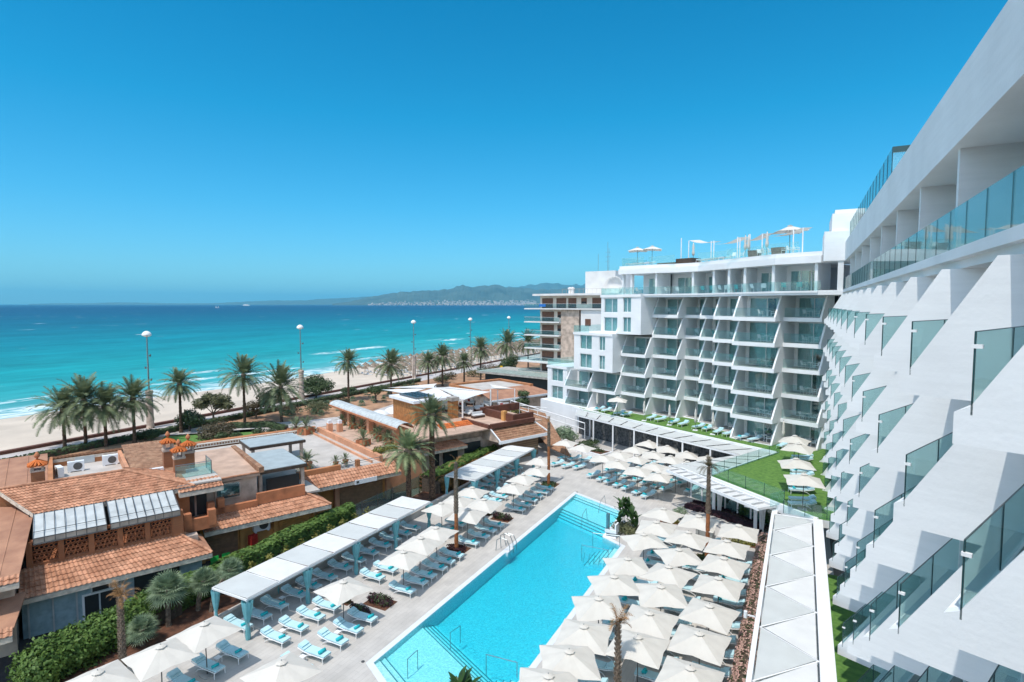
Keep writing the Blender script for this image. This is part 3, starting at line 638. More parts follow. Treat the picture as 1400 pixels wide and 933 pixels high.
for i in range(6):
    zf = ZF[i]
    for k, (s0, w0) in enumerate(UN):
        zb = zf - .45
        pts = [(s0 - .2, zb), (s0 - .2, zf + .0), (s0 - .02, zf + .1), (s0 + 1.36, zf + 2.448), (s0 + 5.6, zf + 2.448), (s0 + 5.6, zb)]
        mb = MB(); mb.slabpoly([(x, w0, z) for x, z in pts], (0, .205, 0)); mb.build('balcony_fin', 'render', near_w); fincount += 1
        if k < len(UN) - 1 and not (k == 0 and i < 3):
            w1 = UN[k + 1][1]; mid = (w0 + w1) / 2
            mb = MB(); mb.box(s0 - .012, s0 + .004, w0 + .02, mid - .01, zf - .02, zf + 1.12).box(s0 - .012, s0 + .004, mid + .01, w1 - .03, zf - .02, zf + 1.12)
            gr = mb.build('glass_railing', 'rail', near_w)
            mb = MB(); mb.box(s0 - .016, s0 + .008, w0 + .0, w0 + .02, zf - .02, zf + 1.12).box(s0 - .016, s0 + .008, mid - .01, mid + .01, zf - .02, zf + 1.12).box(s0 - .014, s0 + .006, w0 + .0, w1 - .03, zf + 1.12, zf + 1.135)
            mb.build('glass_edge', 'edge', gr)
            if k < 7: MB().box(s0 - .035, s0 + .085, w0 - .02, w0 + .04, zf + .90, zf + .955).build('clamp', 'metalwhite', gr)
# windows of the near wing (seen only from further along)
for i in range(6):
    zf = ZF[i]
    for k, (s0, w0) in enumerate(UN[:-1]):
        if k > 9: continue
        w1 = UN[k + 1][1]; x = s0 + 2.9
        MB().box(x - .02, x - .001, w0 + .5, w1 - .4, zf + .02, zf + 2.25).build('window', 'winglass', near_w) if False else None
pw = thing('hotel_penthouse', 'white penthouse storey and roof parapet topping the right hand hotel wing, blue glass balustrade', 'hotel')
MB().box(3.72, 13, -12, 66.2, 20.95, 21.18).box(3.5, 13, -12, 66.2, 21.18, 21.46).build('floor_slab', 'render', pw)
MB().box(3.55, 13, -12, 66.2, 24.3, 24.62).box(3.55, 3.85, -12, 66.2, 24.62, 26.2).build('roof_parapet', 'render', pw)
for j in range(-3, 9):
    u = 14.2 + 5.9 * j
    MB().box(3.75, 8.4, u - .12, u + .12, 21.46, 24.3).build('partition_wall', 'render', pw)
    y0 = u + .12; y1 = u + 5.78
    mb = MB(); mb.box(8.0, 8.2, y0, y0 + .8, 21.46, 24.3).box(8.0, 8.2, y1 - .6, y1, 21.46, 24.3).box(8.0, 8.2, y0 + .8, y1 - .6, 23.7, 24.3); mb.build('back_wall', 'render', pw)
    MB().box(8.08, 8.1, y0 + .8, y1 - .6, 21.46, 23.7).build('window', 'winglass', pw)
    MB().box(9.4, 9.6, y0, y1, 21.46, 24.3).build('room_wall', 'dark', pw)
for j in range(-2, 36):
    u = 2.0 + 1.8 * j
    g_ = MB().box(3.6, 3.62, u + .012, u + 1.788, 21.47, 22.6).build('glass_railing', 'rail', pw)
    MB().box(3.595, 3.625, u - .008, u + .008, 21.47, 22.6).build('glass_edge', 'edge', g_)
for j in range(17):
    u = 36 + 1.85 * j
    g_ = MB().box(3.9, 3.92, u + .02, u + 1.83, 26.2, 28.15).build('glass_railing', 'rail', pw)
    MB().box(3.89, 3.93, u - .02, u + .02, 26.2, 28.15).build('glass_edge', 'edge', g_)
MB().box(3.93, 6, 35.9, 35.94, 26.2, 28.15).build('glass_railing', 'rail', pw)
MB().box(3.9, 6, 35.85, 35.95, 27.85, 28.15).build('glass_edge', 'edge', pw)
for j in range(1, 5): MB().box(5.2, 5.7, 38 + 5.3 * j, 38.5 + 5.3 * j, 20.7, 20.95).build('soffit_beam', 'render', pw)
mb = MB(); mb.box(1.7, 6, 66.2, 72, 24.36, 27.3).box(2.35, 7, 66.6, 74, 27.3, 29.1).box(2.6, 7, 66.9, 74, 29.1, 29.5).box(1.3, 9, 66.2, 76, 20.95, 21.42)
mb.box(3.0, 3.5, 66.3, 66.8, 21.4, 24.4).box(5.5, 12, 66.3, 74, 4, 24.4)
mb.build('corner_tower', 'render', pw)
MB().box(4.6, 6.1, 66.18, 66.2, 27.5, 28.9).build('window', 'dark', pw)
# ================================================================== LAWN TERRACE AND ITS CANOPIES
K1, K2 = (-7.3, 55.0), (1.5, 47.6)
LAWN = [K1, K2, (7.5, 47.6), (7.5, 70.5), (-2.0, 71.5), (-2, 71.9), (-28.9, 81.0)]
lawnpoly = [(-7.3, 55.0), (1.6, 47.6), (7.5, 47.6), (7.5, 72), (-2.9, 76), (-12, 84), (-24, 88), (-31.5, 84.3), (-29.2, 81.2), (-1.9, 67.4)]
tp = thing('lawn_terrace', 'raised terrace carrying the bright green lawn in front of the hotel', 'terrace')
mb = MB(); mb.prism(lawnpoly, 3.35, 3.93); mb.build('terrace_slab', 'white', tp)
sheet('terrace_lawn', 'lawn', lawnpoly, 3.935)
def strip(mb, a, b, off, z0, z1, w=0.25):
    a = Vector(a); b = Vector(b); d = (b - a).normalized(); nrm = Vector((-d.y, d.x))
    p = [a + nrm * off, b + nrm * off, b + nrm * (off + w), a + nrm * (off + w)]
    mb.prism([tuple(q) for q in p], z0, z1); return mb
strip(strip(MB(), K1, K2, -.25, 3.3, 4.04), K1, (-1.9, 67.4), 0.0, 3.3, 4.03, .22).build('kerb', 'white', tp)
strip(MB(), (-1.9, 67.4), (-31.5, 83.0), 0.0, 3.3, 4.03, .3).build('kerb', 'white', tp)
def railrun(parent, a, b, z, h, n, m='railclear'):
    a = Vector(a); b = Vector(b)
    for i in range(n):
        p = a + (b - a) * (i / n); q = a + (b - a) * ((i + 1) / n); d = (q - p).normalized() * .015
        g = MB().slabpoly([(p.x + d.x, p.y + d.y, z), (q.x - d.x, q.y - d.y, z), (q.x - d.x, q.y - d.y, z + h), (p.x + d.x, p.y + d.y, z + h)], (.012, .012, 0)).build('glass_railing', m, parent)
        MB().box(p.x - .018, p.x + .018, p.y - .018, p.y + .018, z, z + h + .03).build('post', 'edge', g)
railrun(tp, (-7.15, 55.3), (-.9, 50.1), 3.95, 1.1, 4); railrun(tp, (-.9, 50.1), (-1.9, 48.7), 3.95, 1.1, 1); railrun(tp, (-7.2, 55.3), (-1.85, 67.2), 3.95, 1.1, 6)
railrun(tp, (-0.9, 47.75), (3.5, 47.75), 3.95, 1.0, 3)
# canopy along the slanted edge: white bars and white squares
def canopy(name, label, origin, dirv, length, width, nsq, z, group=None):
    d = Vector(dirv).normalized(); ang = math.atan2(d.y, d.x)
    t = thing(name, label, 'canopy', (origin[0], origin[1], z), ang, group)
    mb = MB(); mb.box(0, length, 0, .18, -.25, 0).box(0, length, -width, -width + .14, -.25, 0)
    for i in range(nsq + 1):
        x = (length - .12) * i / nsq; mb.box(x, x + .12, -width + .14, 0, -.22, -.01)
    mb.build('frame', 'metalwhite', t)
    for i in range(nsq):
        x = (length - .12) * i / nsq; st = (length - .12) / nsq
        MB().box(x + .38, x + st - .12, -width + .3, -.3, -.1, -.06).build('panel', 'fabricwhite', t)
    return t
canopy('canopy', 'white framed canopy with square fabric panels along the lawn edge above the glazed dining room', (-10.3, 56.9), (.765, -.644), 11.4, 1.75, 11, 3.9)
t = thing('canopy', 'white slatted canopy between the lawn and the umbrellas on its sea side', 'canopy')
mb = MB()
P0, P1, Q0, Q1 = Vector((-7.6, 55.1)), Vector((-2.0, 67.3)), Vector((-11.5, 57.2)), Vector((-5.4, 65.2))
for i in range(23):
    k = i / 22.0; a = P0.lerp(P1, k); b = Q0.lerp(Q1, k); mb.tube((a.x, a.y, 3.8), (b.x, b.y, 3.8), .045, n=4)
mb.tube((P0.x, P0.y, 3.78), (P1.x, P1.y, 3.78), .09, n=4).tube((Q0.x, Q0.y, 3.78), (Q1.x, Q1.y, 3.78), .1, n=4)
mb.build('frame', 'metalwhite', t)
mb = MB()
for i in range(6):
    a, b = P0.lerp(P1, i / 6 + .015), P0.lerp(P1, (i + 1) / 6 - .015); c, d = Q0.lerp(Q1, (i + 1) / 6 - .015), Q0.lerp(Q1, i / 6 + .015)
    mb.slabpoly([(a.x, a.y, 3.86), (b.x, b.y, 3.86), (c.x, c.y, 3.86), (d.x, d.y, 3.86)], (0, 0, .02))
mb.build('panel', 'panelgrey', t)
# long pergola before the lawn
t = thing('pergola', 'long white slatted pergola on slim posts below the far lawn terrace', 'pergola')
A0, A1, B0, B1 = Vector((-5.4, 65.0)), Vector((-29.3, 78.2)), Vector((-2.0, 67.35)), Vector((-30.6, 81.9))
mb = MB()
mb.tube((A0.x, A0.y, 3.7), (A1.x, A1.y, 3.7), .13, n=4).tube((A0.x + .8, A0.y + 1.4, 3.7), (A1.x + .4, A1.y + 1.6, 3.7), .07, n=4)
for i in range(61):
    k = i / 60; a = A0.lerp(A1, k); b = B0.lerp(B1, k); mb.tube((a.x, a.y, 3.74), (b.x, b.y, 3.74), .05, n=4)
mb.build('frame', 'metalwhite', t)
mb = MB()
for i in range(12):
    a, b = A0.lerp(A1, i / 12 + .006), A0.lerp(A1, (i + 1) / 12 - .006); c, d = B0.lerp(B1, (i + 1) / 12 - .006), B0.lerp(B1, i / 12 + .006)
    mb.slabpoly([(a.x, a.y, 3.82), (b.x, b.y, 3.82), (c.x, c.y, 3.82), (d.x, d.y, 3.82)], (0, 0, .02))
mb.build('panel', 'panelgrey', t)
for i in range(8):
    p = A0.lerp(A1, min(.995, i / 7 + .003)); MB().box(p.x - .09, p.x + .09, p.y - .09, p.y + .09, 0, 3.6).build('post', 'metalwhite', t)
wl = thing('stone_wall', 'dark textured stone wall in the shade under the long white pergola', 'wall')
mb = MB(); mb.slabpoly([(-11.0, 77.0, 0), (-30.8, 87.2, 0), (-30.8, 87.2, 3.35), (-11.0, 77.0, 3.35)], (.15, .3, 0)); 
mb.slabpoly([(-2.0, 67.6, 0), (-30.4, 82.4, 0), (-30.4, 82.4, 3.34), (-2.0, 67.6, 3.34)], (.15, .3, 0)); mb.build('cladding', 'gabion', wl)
# glazed dining room under the slanted edge
dr = thing('dining_room', 'glazed dining room with white pillars and drapes below the lawn terrace', 'pavilion')
F0, F1 = Vector((-9.8, 60.2)), Vector((-1.3, 53.6)); dd = (F1 - F0); 
for i in range(7):
    a = F0 + dd * (i / 7); b = F0 + dd * ((i + 1) / 7); e_ = dd.normalized() * .06
    MB().slabpoly([(a.x + e_.x, a.y + e_.y, .1), (b.x - e_.x, b.y - e_.y, .1), (b.x - e_.x, b.y - e_.y, 3.3), (a.x + e_.x, a.y + e_.y, 3.3)], (.02, .02, 0)).build('window', 'winglass', dr)
    MB().box(a.x - .07, a.x + .07, a.y - .07, a.y + .07, 0, 3.33).build('mullion', 'metalwhite', dr)
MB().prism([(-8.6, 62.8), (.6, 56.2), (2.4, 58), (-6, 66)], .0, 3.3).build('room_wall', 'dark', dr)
MB().box(-1.75, -1.35, 46.6, 53.4, 0, 3.5).build('wall', 'render', dr)
for (x, y) in ((-7.1, 56.6), (-3.2, 53.4)):
    MB().box(x - .14, x + .14, y - .14, y + .14, 0, 3.35).build('pillar', 'render', dr)
    mb = MB(); 
    for q in range(9):
        a_ = q * .7; mb.tube((x + .3 + .07 * q, y - .1 + .05 * math.sin(q * 2.2), 3.3), (x + .4 + .03 * q, y - .1 + .04 * math.sin(q * 2.2), .1), .045, n=5)
    mb.build('drape', 'fabricwhite', dr)
MB().box(-3.95, -3.5, 50.95, 51.4, 2.9, 3.6).build('canopy_hanger', 'metalwhite', dr)
# triangular-panel canopy at the foot of the near wing
t = thing('canopy', 'long canopy of white and grey triangular shade panels beside the near hotel wing', 'canopy')
MB().box(1.12, 1.75, 8, 47.5, 3.55, 3.98).box(-1.72, -1.5, 8, 47.5, 3.7, 3.93).box(-1.5, 1.12, 47.3, 47.5, 3.6, 3.92).build('frame', 'metalwhite', t)
seams = MB(); zt = 3.86
for k in range(-1, 9):
    L0 = 44.0 - 4.6 * k; L1 = L0 - 4.6; R0 = L0 + 2.75 - 4.55; R1 = R0 - 4.6
    top = 47.25
    if k >= 0: MB().prism([(-1.42, L0 - .08), (-1.42, L1 + .08), (.98, R0 + .0)], zt, zt + .03).build('panel', 'panelgrey', t)
    else: MB().prism([(-1.42, top), (-1.42, L1 + .08), (.98, R0), (.6, top)], zt, zt + .03).build('panel', 'panelgrey', t)
    MB().prism([(-1.26, L1), (1.02, R0 - .12), (1.02, R1 + .12)], zt, zt + .03).build('panel', 'fabricwhite', t)
    if k >= 0: seams.tube((-1.46, L0, zt), (1.1, R0, zt), .045, n=4)
    seams.tube((-1.46, L1, zt), (1.1, R0, zt), .045, n=4)
seams.build('cross_bar', 'metalwhite', t)
for y in (12, 20, 28, 36, 44): MB().box(-1.68, -1.54, y - .07, y + .07, 0, 3.7).build('post', 'metalwhite', t)
sheet('shaded_walk', 'stonegrey', [(-1.7, 5), (1.7, 5), (1.7, 47), (-1.7, 47)], 0.008)

# ================================================================== TILED HOUSES BEYOND THE HEDGE
def tilemat(name, c1, c2):
    m = mat(name, c1, 0.85, 0.0, 1.4, col2=c2, spec=0.2); n = m.node_tree.nodes; l = m.node_tree.links
    # single tiles fired a little lighter or darker
    t = n.new('ShaderNodeTexCoord'); v = n.new('ShaderNodeTexVoronoi'); v.inputs['Scale'].default_value = 4.2; l.new(t.outputs['Object'], v.inputs[0])
    r = n.new('ShaderNodeMapRange'); r.inputs[3].default_value = 0.78; r.inputs[4].default_value = 1.2
    s = n.new('ShaderNodeSeparateColor'); l.new(v.outputs['Color'], s.inputs[0]); l.new(s.outputs[0], r.inputs[0])
    mm = n.new('ShaderNodeMix'); mm.data_type = 'RGBA'; mm.blend_type = 'MULTIPLY'; mm.inputs[0].default_value = 1
    b = n['Principled BSDF']; l.new(b.inputs['Base Color'].links[0].from_socket, mm.inputs[6]); l.new(r.outputs[0], mm.inputs[7]); l.new(mm.outputs[2], b.inputs['Base Color'])
    return m
M['tiles'] = tilemat('roof_tiles', (0.56, 0.30, 0.19), (0.36, 0.17, 0.10))
M['tilesold'] = tilemat('weathered_roof_tiles', (0.36, 0.21, 0.13), (0.24, 0.125, 0.075))
M['tilesorange'] = tilemat('orange_roof_tiles', (0.58, 0.17, 0.045), (0.42, 0.11, 0.035))
M['planks'] = mat('flat_tile_roof', (0.44, 0.23, 0.14), 0.85, 0.0, 0.9, col2=(0.30, 0.145, 0.09), bump=0.3, bscale=8)
M['eave'] = mat('pale_eave_board', (0.66, 0.57, 0.47), 0.85, 0.15, 3)
def troof(parent, a, b, c, d, m='tiles', amp=0.045, per=0.26, row=0.40, name='roof', eave=0.45):
    # a-b eave line, d-c upper line; corrugated tiles lying on a thin deck
    a, b, c, d = map(Vector, (a, b, c, d)); L = max((b - a).length, (c - d).length); H = ((d + c) / 2 - (a + b) / 2).length
    nrm = (b - a).cross((c + d) / 2 - a).normalized(); nrm = nrm if nrm.z > 0 else -nrm
    nper = max(2, int(L / per)); ns = nper * 5; nr = max(2, int(H / row)); mb = MB()
    for r in range(nr):
        for e in (0, 1):
            k = (r + e) / nr; lift = 0.05 if e == 0 else 0.0
            p = a.lerp(d, k); q = b.lerp(c, k)
            for i in range(ns + 1):
                t = i / ns; x = p.lerp(q, t); s = max(-0.35, math.sin(2 * math.pi * nper * t)) * amp
                mb.v.append(tuple(x + nrm * (s + lift + .03)))
    w = ns + 1
    for r in range(nr * 2 - 1):
        for i in range(ns): mb.f.append((r * w + i, r * w + i + 1, (r + 1) * w + i + 1, (r + 1) * w + i))
    o = mb.build(name, m, parent)
    mb = MB(); mb.slabpoly([tuple(a - nrm * .02), tuple(b - nrm * .02), tuple(c - nrm * .02), tuple(d - nrm * .02)], (0, 0, -eave * .6)); mb.build('eave', 'eave', o)
    return o
def ridge(parent, pts, m='tiles', r=0.10):
    mb = MB(); 
    for i in range(len(pts) - 1):
        a = Vector(pts[i]); b = Vector(pts[i + 1]); n = max(1, int((b - a).length / .4))
        for k in range(n): mb.tube(a.lerp(b, k / n), a.lerp(b, (k + 1) / n), r, r * .82, 7)
    return mb.build('ridge_tiles', m, parent)
def sloped(parent, a, b, c, d, m='planks', seams=0, name='roof', t=.12):
    a, b, c, d = map(Vector, (a, b, c, d)); mb = MB(); mb.slabpoly([tuple(a), tuple(b), tuple(c), tuple(d)], (0, 0, -t))
    for i in range(1, seams):
        k = i / seams; mb.tube(a.lerp(b, k) + Vector((0, 0, .01)), d.lerp(c, k) + Vector((0, 0, .01)), .03, n=5)
    return mb.build(name, m, parent)
def box(parent, name, m, *a): return MB().box(*a).build(name, m, parent)
# --- the corner house with the lattice loggia
h = frame('tiled_house', 'orange tiled house with brick lattice loggia, grey striped awnings and blue shutters', 'house')
box(h, 'wall', 'bluewood', -60, -43.9, -2.0, 7.6, 0, 2.92)
for i in range(6): box(h, 'shutter', 'bluewood', -43.89, -43.8, -1.7 + 1.15 * i, -.62 + 1.15 * i, .05, 2.5) if i < 4 else None
mb = MB()
for i in range(5): mb.box(-43.8, -43.75, -1.75 + 1.15 * i, -1.66 + 1.15 * i, 0, 2.6)
mb.build('trim', 'awning', h)
box(h, 'doorway', 'dark', -43.88, -43.79, 0.98, 2.94, .05, 1.8); 
mb = MB(); mb.box(-43.84, -43.72, .85, .97, 0, 1.72).box(-43.84, -43.72, 2.95, 3.07, 0, 1.72).box(-43.84, -43.72, .85, 3.07, 1.72, 1.84); mb.build('door_frame', 'white', h)
box(h, 'doorway', 'dark', -43.88, -43.8, 3.6, 6.2, .0, 2.2)
troof(h, (-43.0, -2.1, 2.75), (-43.0, 8.1, 2.75), (-45.35, 6.5, 3.75), (-45.35, -2.1, 3.75))
troof(h, (-43.0, 8.1, 2.75), (-47.0, 8.1, 2.75), (-47.0, 6.5, 3.75), (-45.35, 6.5, 3.75), 'planks')
ridge(h, [(-43.0, 8.1, 2.85), (-45.35, 6.5, 3.85)])
vb = box(h, 'wall_unit', 'awning', -43.8, -43.4, 1.3, 2.3, 1.95, 2.4); box(vb, 'grille', 'black', -43.399, -43.39, 1.38, 2.22, 2.02, 2.33)
box(h, 'wall', 'beige', -45.6, -45.0, -2, 7.6, 2.9, 3.6)
# lattice of interlocking round tiles between brick piers
mb = MB(); mp = MB(); mf = MB()
mf.box(-45.55, -45.3, -1.6, 6.4, 3.7, 3.95).box(-45.55, -45.3, -1.6, 6.4, 5.25, 5.4)
for i in range(6):
    y = -1.6 + 1.55 * i; mf.box(-45.6, -45.26, y - .13, y + .17, 3.7, 5.4)
    if i < 5:
        for r in range(5):
            for c in range(6):
                yy = y + .27 + .235 * c + (.117 if r % 2 else 0)
                if yy > y + 1.45: continue
                z = 4.05 + .27 * r + .0; k = 10
                for q in range(k):
                    a0 = 2 * math.pi * q / k; a1 = 2 * math.pi * (q + 1) / k; ra, rb = .095, .135
                    P = lambda a, rr, x: (x, yy + rr * math.cos(a), z + rr * math.sin(a))
                    mb.quad(P(a0, ra, -45.42), P(a1, ra, -45.42), P(a1, rb, -45.42), P(a0, rb, -45.42)); mb.quad(P(a0, ra, -45.42), P(a0, ra, -45.54), P(a1, ra, -45.54), P(a1, ra, -45.42))
mf.build('pier', 'brick', h); mb.build('lattice', 'terracotta', h)
box(h, 'pier', 'brick', -45.62, -45.2, 6.1, 6.75, 3.7, 5.5)
box(h, 'loggia_wall', 'dark', -48.6, -48.4, -1.6, 6.4, 3.6, 6.2); box(h, 'loggia_floor', 'terracotta', -48.4, -45.5, -1.6, 6.4, 3.56, 3.6)
for (y0, y1, nb) in ((-1.35, 2.35, 7), (2.55, 6.55, 8)):
    mb = MB(); mfm = MB()
    for i in range(nb):
        a = y0 + (y1 - y0) * i / nb; b = y0 + (y1 - y0) * (i + 1) / nb
        for j in range(5):
            k0, k1 = j / 5, (j + 1) / 5; sag = lambda k: -.12 * math.sin(math.pi * k)
            X = lambda k: -48.2 + 3.2 * k; Z = lambda k: 6.35 - .75 * k + sag(k)
            mb.quad((X(k0), a, Z(k0)), (X(k0), b - .02, Z(k0)), (X(k1), b - .02, Z(k1)), (X(k1), a, Z(k1)))
        mfm.tube((-48.2, a, 6.38), (-45.0, a, 5.62), .022, n=5).tube((-45.0, a, 5.62), (-45.0, a, 5.25), .02, n=5)
    mfm.tube((-48.2, y1, 6.38), (-45.0, y1, 5.62), .022, n=5).tube((-45.0, y0, 5.62), (-45.0, y1, 5.62), .035, n=5).tube((-45.7, y0, 5.82), (-45.7, y1, 5.82), .02, n=5).tube((-44.95, y0, 5.27), (-44.95, y1, 5.27), .05, n=5)
    aw = mb.build('awning', 'awning', h); mfm.build('awning_frame', 'pole', aw)
    MB().slabpoly([(-45.02, y0, 5.58), (-45.02, y1, 5.58), (-45.02, y1, 5.3), (-45.02, y0, 5.3)], (.01, 0, 0)).build('valance', 'beige', aw)
# main roof
troof(h, (-48.0, -1.3, 6.25), (-48.0, 8.0, 6.25), (-51.0, 3.9, 7.5), (-51.0, -3.2, 7.5))
troof(h, (-48.0, 8.0, 6.25), (-53, 8.0, 6.25), (-52.0, 3.9, 7.5), (-51.0, 3.9, 7.5))
ridge(h, [(-51.0, -4, 7.6), (-51.0, 3.9, 7.6), (-48.0, 8.0, 6.35)])
box(h, 'wall', 'orangewall', -62.6, -48.5, -5, 7.7, 3.5, 5.9)
box(h, 'flat_roof', 'palepave', -62.2, -51.2, -.2, 5.6, 5.9, 6.0)
box(h, 'wall', 'orangewall', -51.3, -51.0, -5, 3.9, 5.9, 7.42); box(h, 'wall', 'orangewall', -62.6, -62.2, -.4, 4.3, 5.9, 6.7); box(h, 'wall', 'peachwall', -62.2, -51.6, 4.3, 4.55, 5.9, 6.75)
box(h, 'wall', 'orangewall', -62.2, -51.3, -.6, -.3, 5.9, 6.95)
mb = MB(); mb.slabpoly([(-62.15, 1.2, 6.02), (-62.15, 2.6, 6.02), (-62.15, 2.6, 6.62), (-62.15, 1.2, 6.62)], (.02, 0, 0)); mb.build('metal_door', 'awning', h)
troof(h, (-62.15, -6.0, 6.7), (-62.15, 8.3, 6.7), (-65.2, 8.3, 6.25), (-65.2, -6.0, 6.25), 'tilesold', .03)
sloped(h, (-53.6, -8, 6.5), (-53.6, -.62, 6.5), (-62.2, -.62, 7.3), (-62.2, -8, 7.3), 'planks', 6)
box(h, 'wall', 'orangewall', -62.2, -53.7, -8, -.65, 4, 6.38)
sloped(h, (-52.0, 7.9, 6.3), (-54.4, 4.6, 6.7), (-62.2, 4.6, 7.2), (-62.2, 8.6, 7.2), 'tilesold', 9)
ridge(h, [(-52.0, 7.9, 6.4), (-54.4, 4.6, 6.8)], 'tilesold', .08)
def chimney(s, w, z0, z1, label):
    x_, y_ = xy(s, w); t = thing('chimney', label, 'chimney', (x_, y_, z0), -A24, 'tiled chimneys')
    hgt = z1 - z0
    MB().box(-.38, .38, -.38, .38, -.6, hgt * .5).build('stack', 'brick', t)
    MB().box(-.42, .42, -.42, .42, hgt * .5, hgt * .56).box(-.36, -.2, -.36, -.2, hgt * .56, hgt * .72).box(.2, .36, -.36, -.2, hgt * .56, hgt * .72).box(-.36, -.2, .2, .36, hgt * .56, hgt * .72).box(.2, .36, .2, .36, hgt * .56, hgt * .72).build('vent', 'beige', t)
    mb = MB(); z = hgt * .72; q = [(-.52, -.52), (.52, -.52), (.52, .52), (-.52, .52)]
    for i in range(4):
        a, b = q[i], q[(i + 1) % 4]
        for j in range(4):
            f0, f1 = j / 4, (j + 1) / 4; pa = (a[0] + (b[0] - a[0]) * (f0 + f1) / 2, a[1] + (b[1] - a[1]) * (f0 + f1) / 2, z + .03)
            mb.tube(pa, (0, 0, z + .42), .085, .04, 6)
    mb.slabpoly([(p[0], p[1], z) for p in q], (0, 0, .03)); mb.build('cap', 'tilesorange', t)
    MB().lathe([(.05, z + .38), (.07, z + .5), (.17, z + .6), (.19, z + .7), (.12, z + .82), (.03, z + .95)], n=10).build('finial', 'terracotta', t, True)
chimney(-51.9, -1.1, 7.3, 9.2, 'brick chimney with orange tiled cap on the left ridge, alone')
chimney(-51.9, 7.6, 6.3, 9.0, 'front one of three clustered brick chimneys with orange tiled caps')
chimney(-54.3, 7.2, 6.3, 9.4, 'rear left one of three clustered brick chimneys, topped by the tallest finial')
chimney(-53.2, 8.5, 6.3, 9.1, 'rear right one of three clustered brick chimneys with orange tiled caps')
def acunit(s, w, z, rz, label, sc_=1.0):
    x_, y_ = xy(s, w); t = thing('air_conditioner', label, 'air conditioner', (x_, y_, z), rz - A24, 'rooftop air conditioners'); t.scale = (sc_,) * 3
    mb = MB(); mb.box(-.45, .45, -.16, .16, .06, .7).box(-.4, -.3, -.18, .18, 0, .06).box(.3, .4, -.18, .18, 0, .06); mb.build('casing', 'white', t)
    mb = MB(); k = 16
    for q in range(k): a0 = 2 * math.pi * q / k; a1 = 2 * math.pi * (q + 1) / k; mb.tri((.1, -.166, .38), (.1 + .25 * math.cos(a0), -.166, .38 + .25 * math.sin(a0)), (.1 + .25 * math.cos(a1), -.166, .38 + .25 * math.sin(a1)))
    mb.build('fan_grille', 'pole', t)
acunit(-59.6, 1.2, 6.0, math.pi / 2, 'white air conditioner with round grille in the middle of the flat roof', 1.25)
acunit(-60.2, 3.6, 6.0, math.pi / 2, 'white air conditioner at the right end of the flat roof', 1.25)
acunit(-58.6, .1, 6.0, 0.2, 'white air conditioner turned sideways by the parapet next to the left chimney', 1.2)
acunit(-52.6, 6.1, 6.2, math.pi / 2, 'white air conditioner half hidden behind the tiled hip near the chimney cluster', 1.1)
t = frame('roof_railing', 'steel and glass railing round a hatch beside the chimney cluster', 'railing')
for (a, b) in (((-50.2, 7.1), (-50.2, 9.6)), ((-50.2, 9.6), (-52.2, 9.6))):
    MB().slabpoly([(a[0], a[1], 6.45), (b[0], b[1], 6.45), (b[0], b[1], 7.4), (a[0], a[1], 7.4)], (.01, .01, 0)).build('glass_panel', 'rail', t)
    mb = MB(); mb.tube((a[0], a[1], 6.4), (a[0], a[1], 7.5), .03).tube((b[0], b[1], 6.4), (b[0], b[1], 7.5), .03).tube((a[0], a[1], 7.48), (b[0], b[1], 7.48), .025); mb.build('post', 'steel', t)
t2 = frame('house_wing', 'narrow tiled house link with glazed balcony doors right of the grey awnings', 'house')
box(t2, 'wall', 'beige', -60, -49.0, 7.0, 9.0, 0, 6.25); box(t2, 'roof_deck', 'palepave', -53, -48.2, 6.9, 9.9, 6.3, 6.42)
troof(t2, (-47.6, 6.9, 6.0), (-47.6, 9.9, 6.0), (-49.2, 9.9, 6.45), (-49.2, 6.9, 6.45), eave=.5)
box(t2, 'door', 'dark', -48.98, -48.9, 7.15, 8.1, 3.7, 5.8); box(t2, 'door', 'dark', -48.98, -48.9, 8.25, 8.95, 3.7, 5.8)
box(t2, 'balcony_wall', 'terracotta', -46.6, -46.3, 6.9, 9.1, 3.6, 4.3); box(t2, 'balcony_floor', 'terracotta', -48.9, -46.3, 6.7, 9.2, 3.4, 3.6)
for y in (7.2, 8.8): box(t2, 'pier', 'terracotta', -46.75, -46.25, y - .25, y + .25, 3.6, 4.75)
# --- far left house, only its roofs enter the picture
h = frame('tiled_house', 'leftmost tiled house, two orange roofs cut by the edge of the picture', 'house')
sloped(h, (-41.3, -8, 4.95), (-41.3, -1.9, 4.95), (-49.8, -1.3, 6.25), (-53.2, -8, 6.9), 'planks', 7)
troof(h, (-40.6, -8, 4.75), (-40.6, -1.9, 4.75), (-41.35, -1.9, 4.98), (-41.35, -8, 4.98), 'tiles')
sloped(h, (-39.4, -8, 2.85), (-39.4, -2.15, 2.85), (-42.6, -1.7, 3.4), (-42.6, -8, 3.4), 'planks', 5)
troof(h, (-38.8, -8, 2.65), (-38.8, -2.2, 2.65), (-39.45, -2.2, 2.9), (-39.45, -8, 2.9), 'tiles')
box(h, 'wall', 'beige', -56, -42.4, -8, -2.2, 0, 4.8)
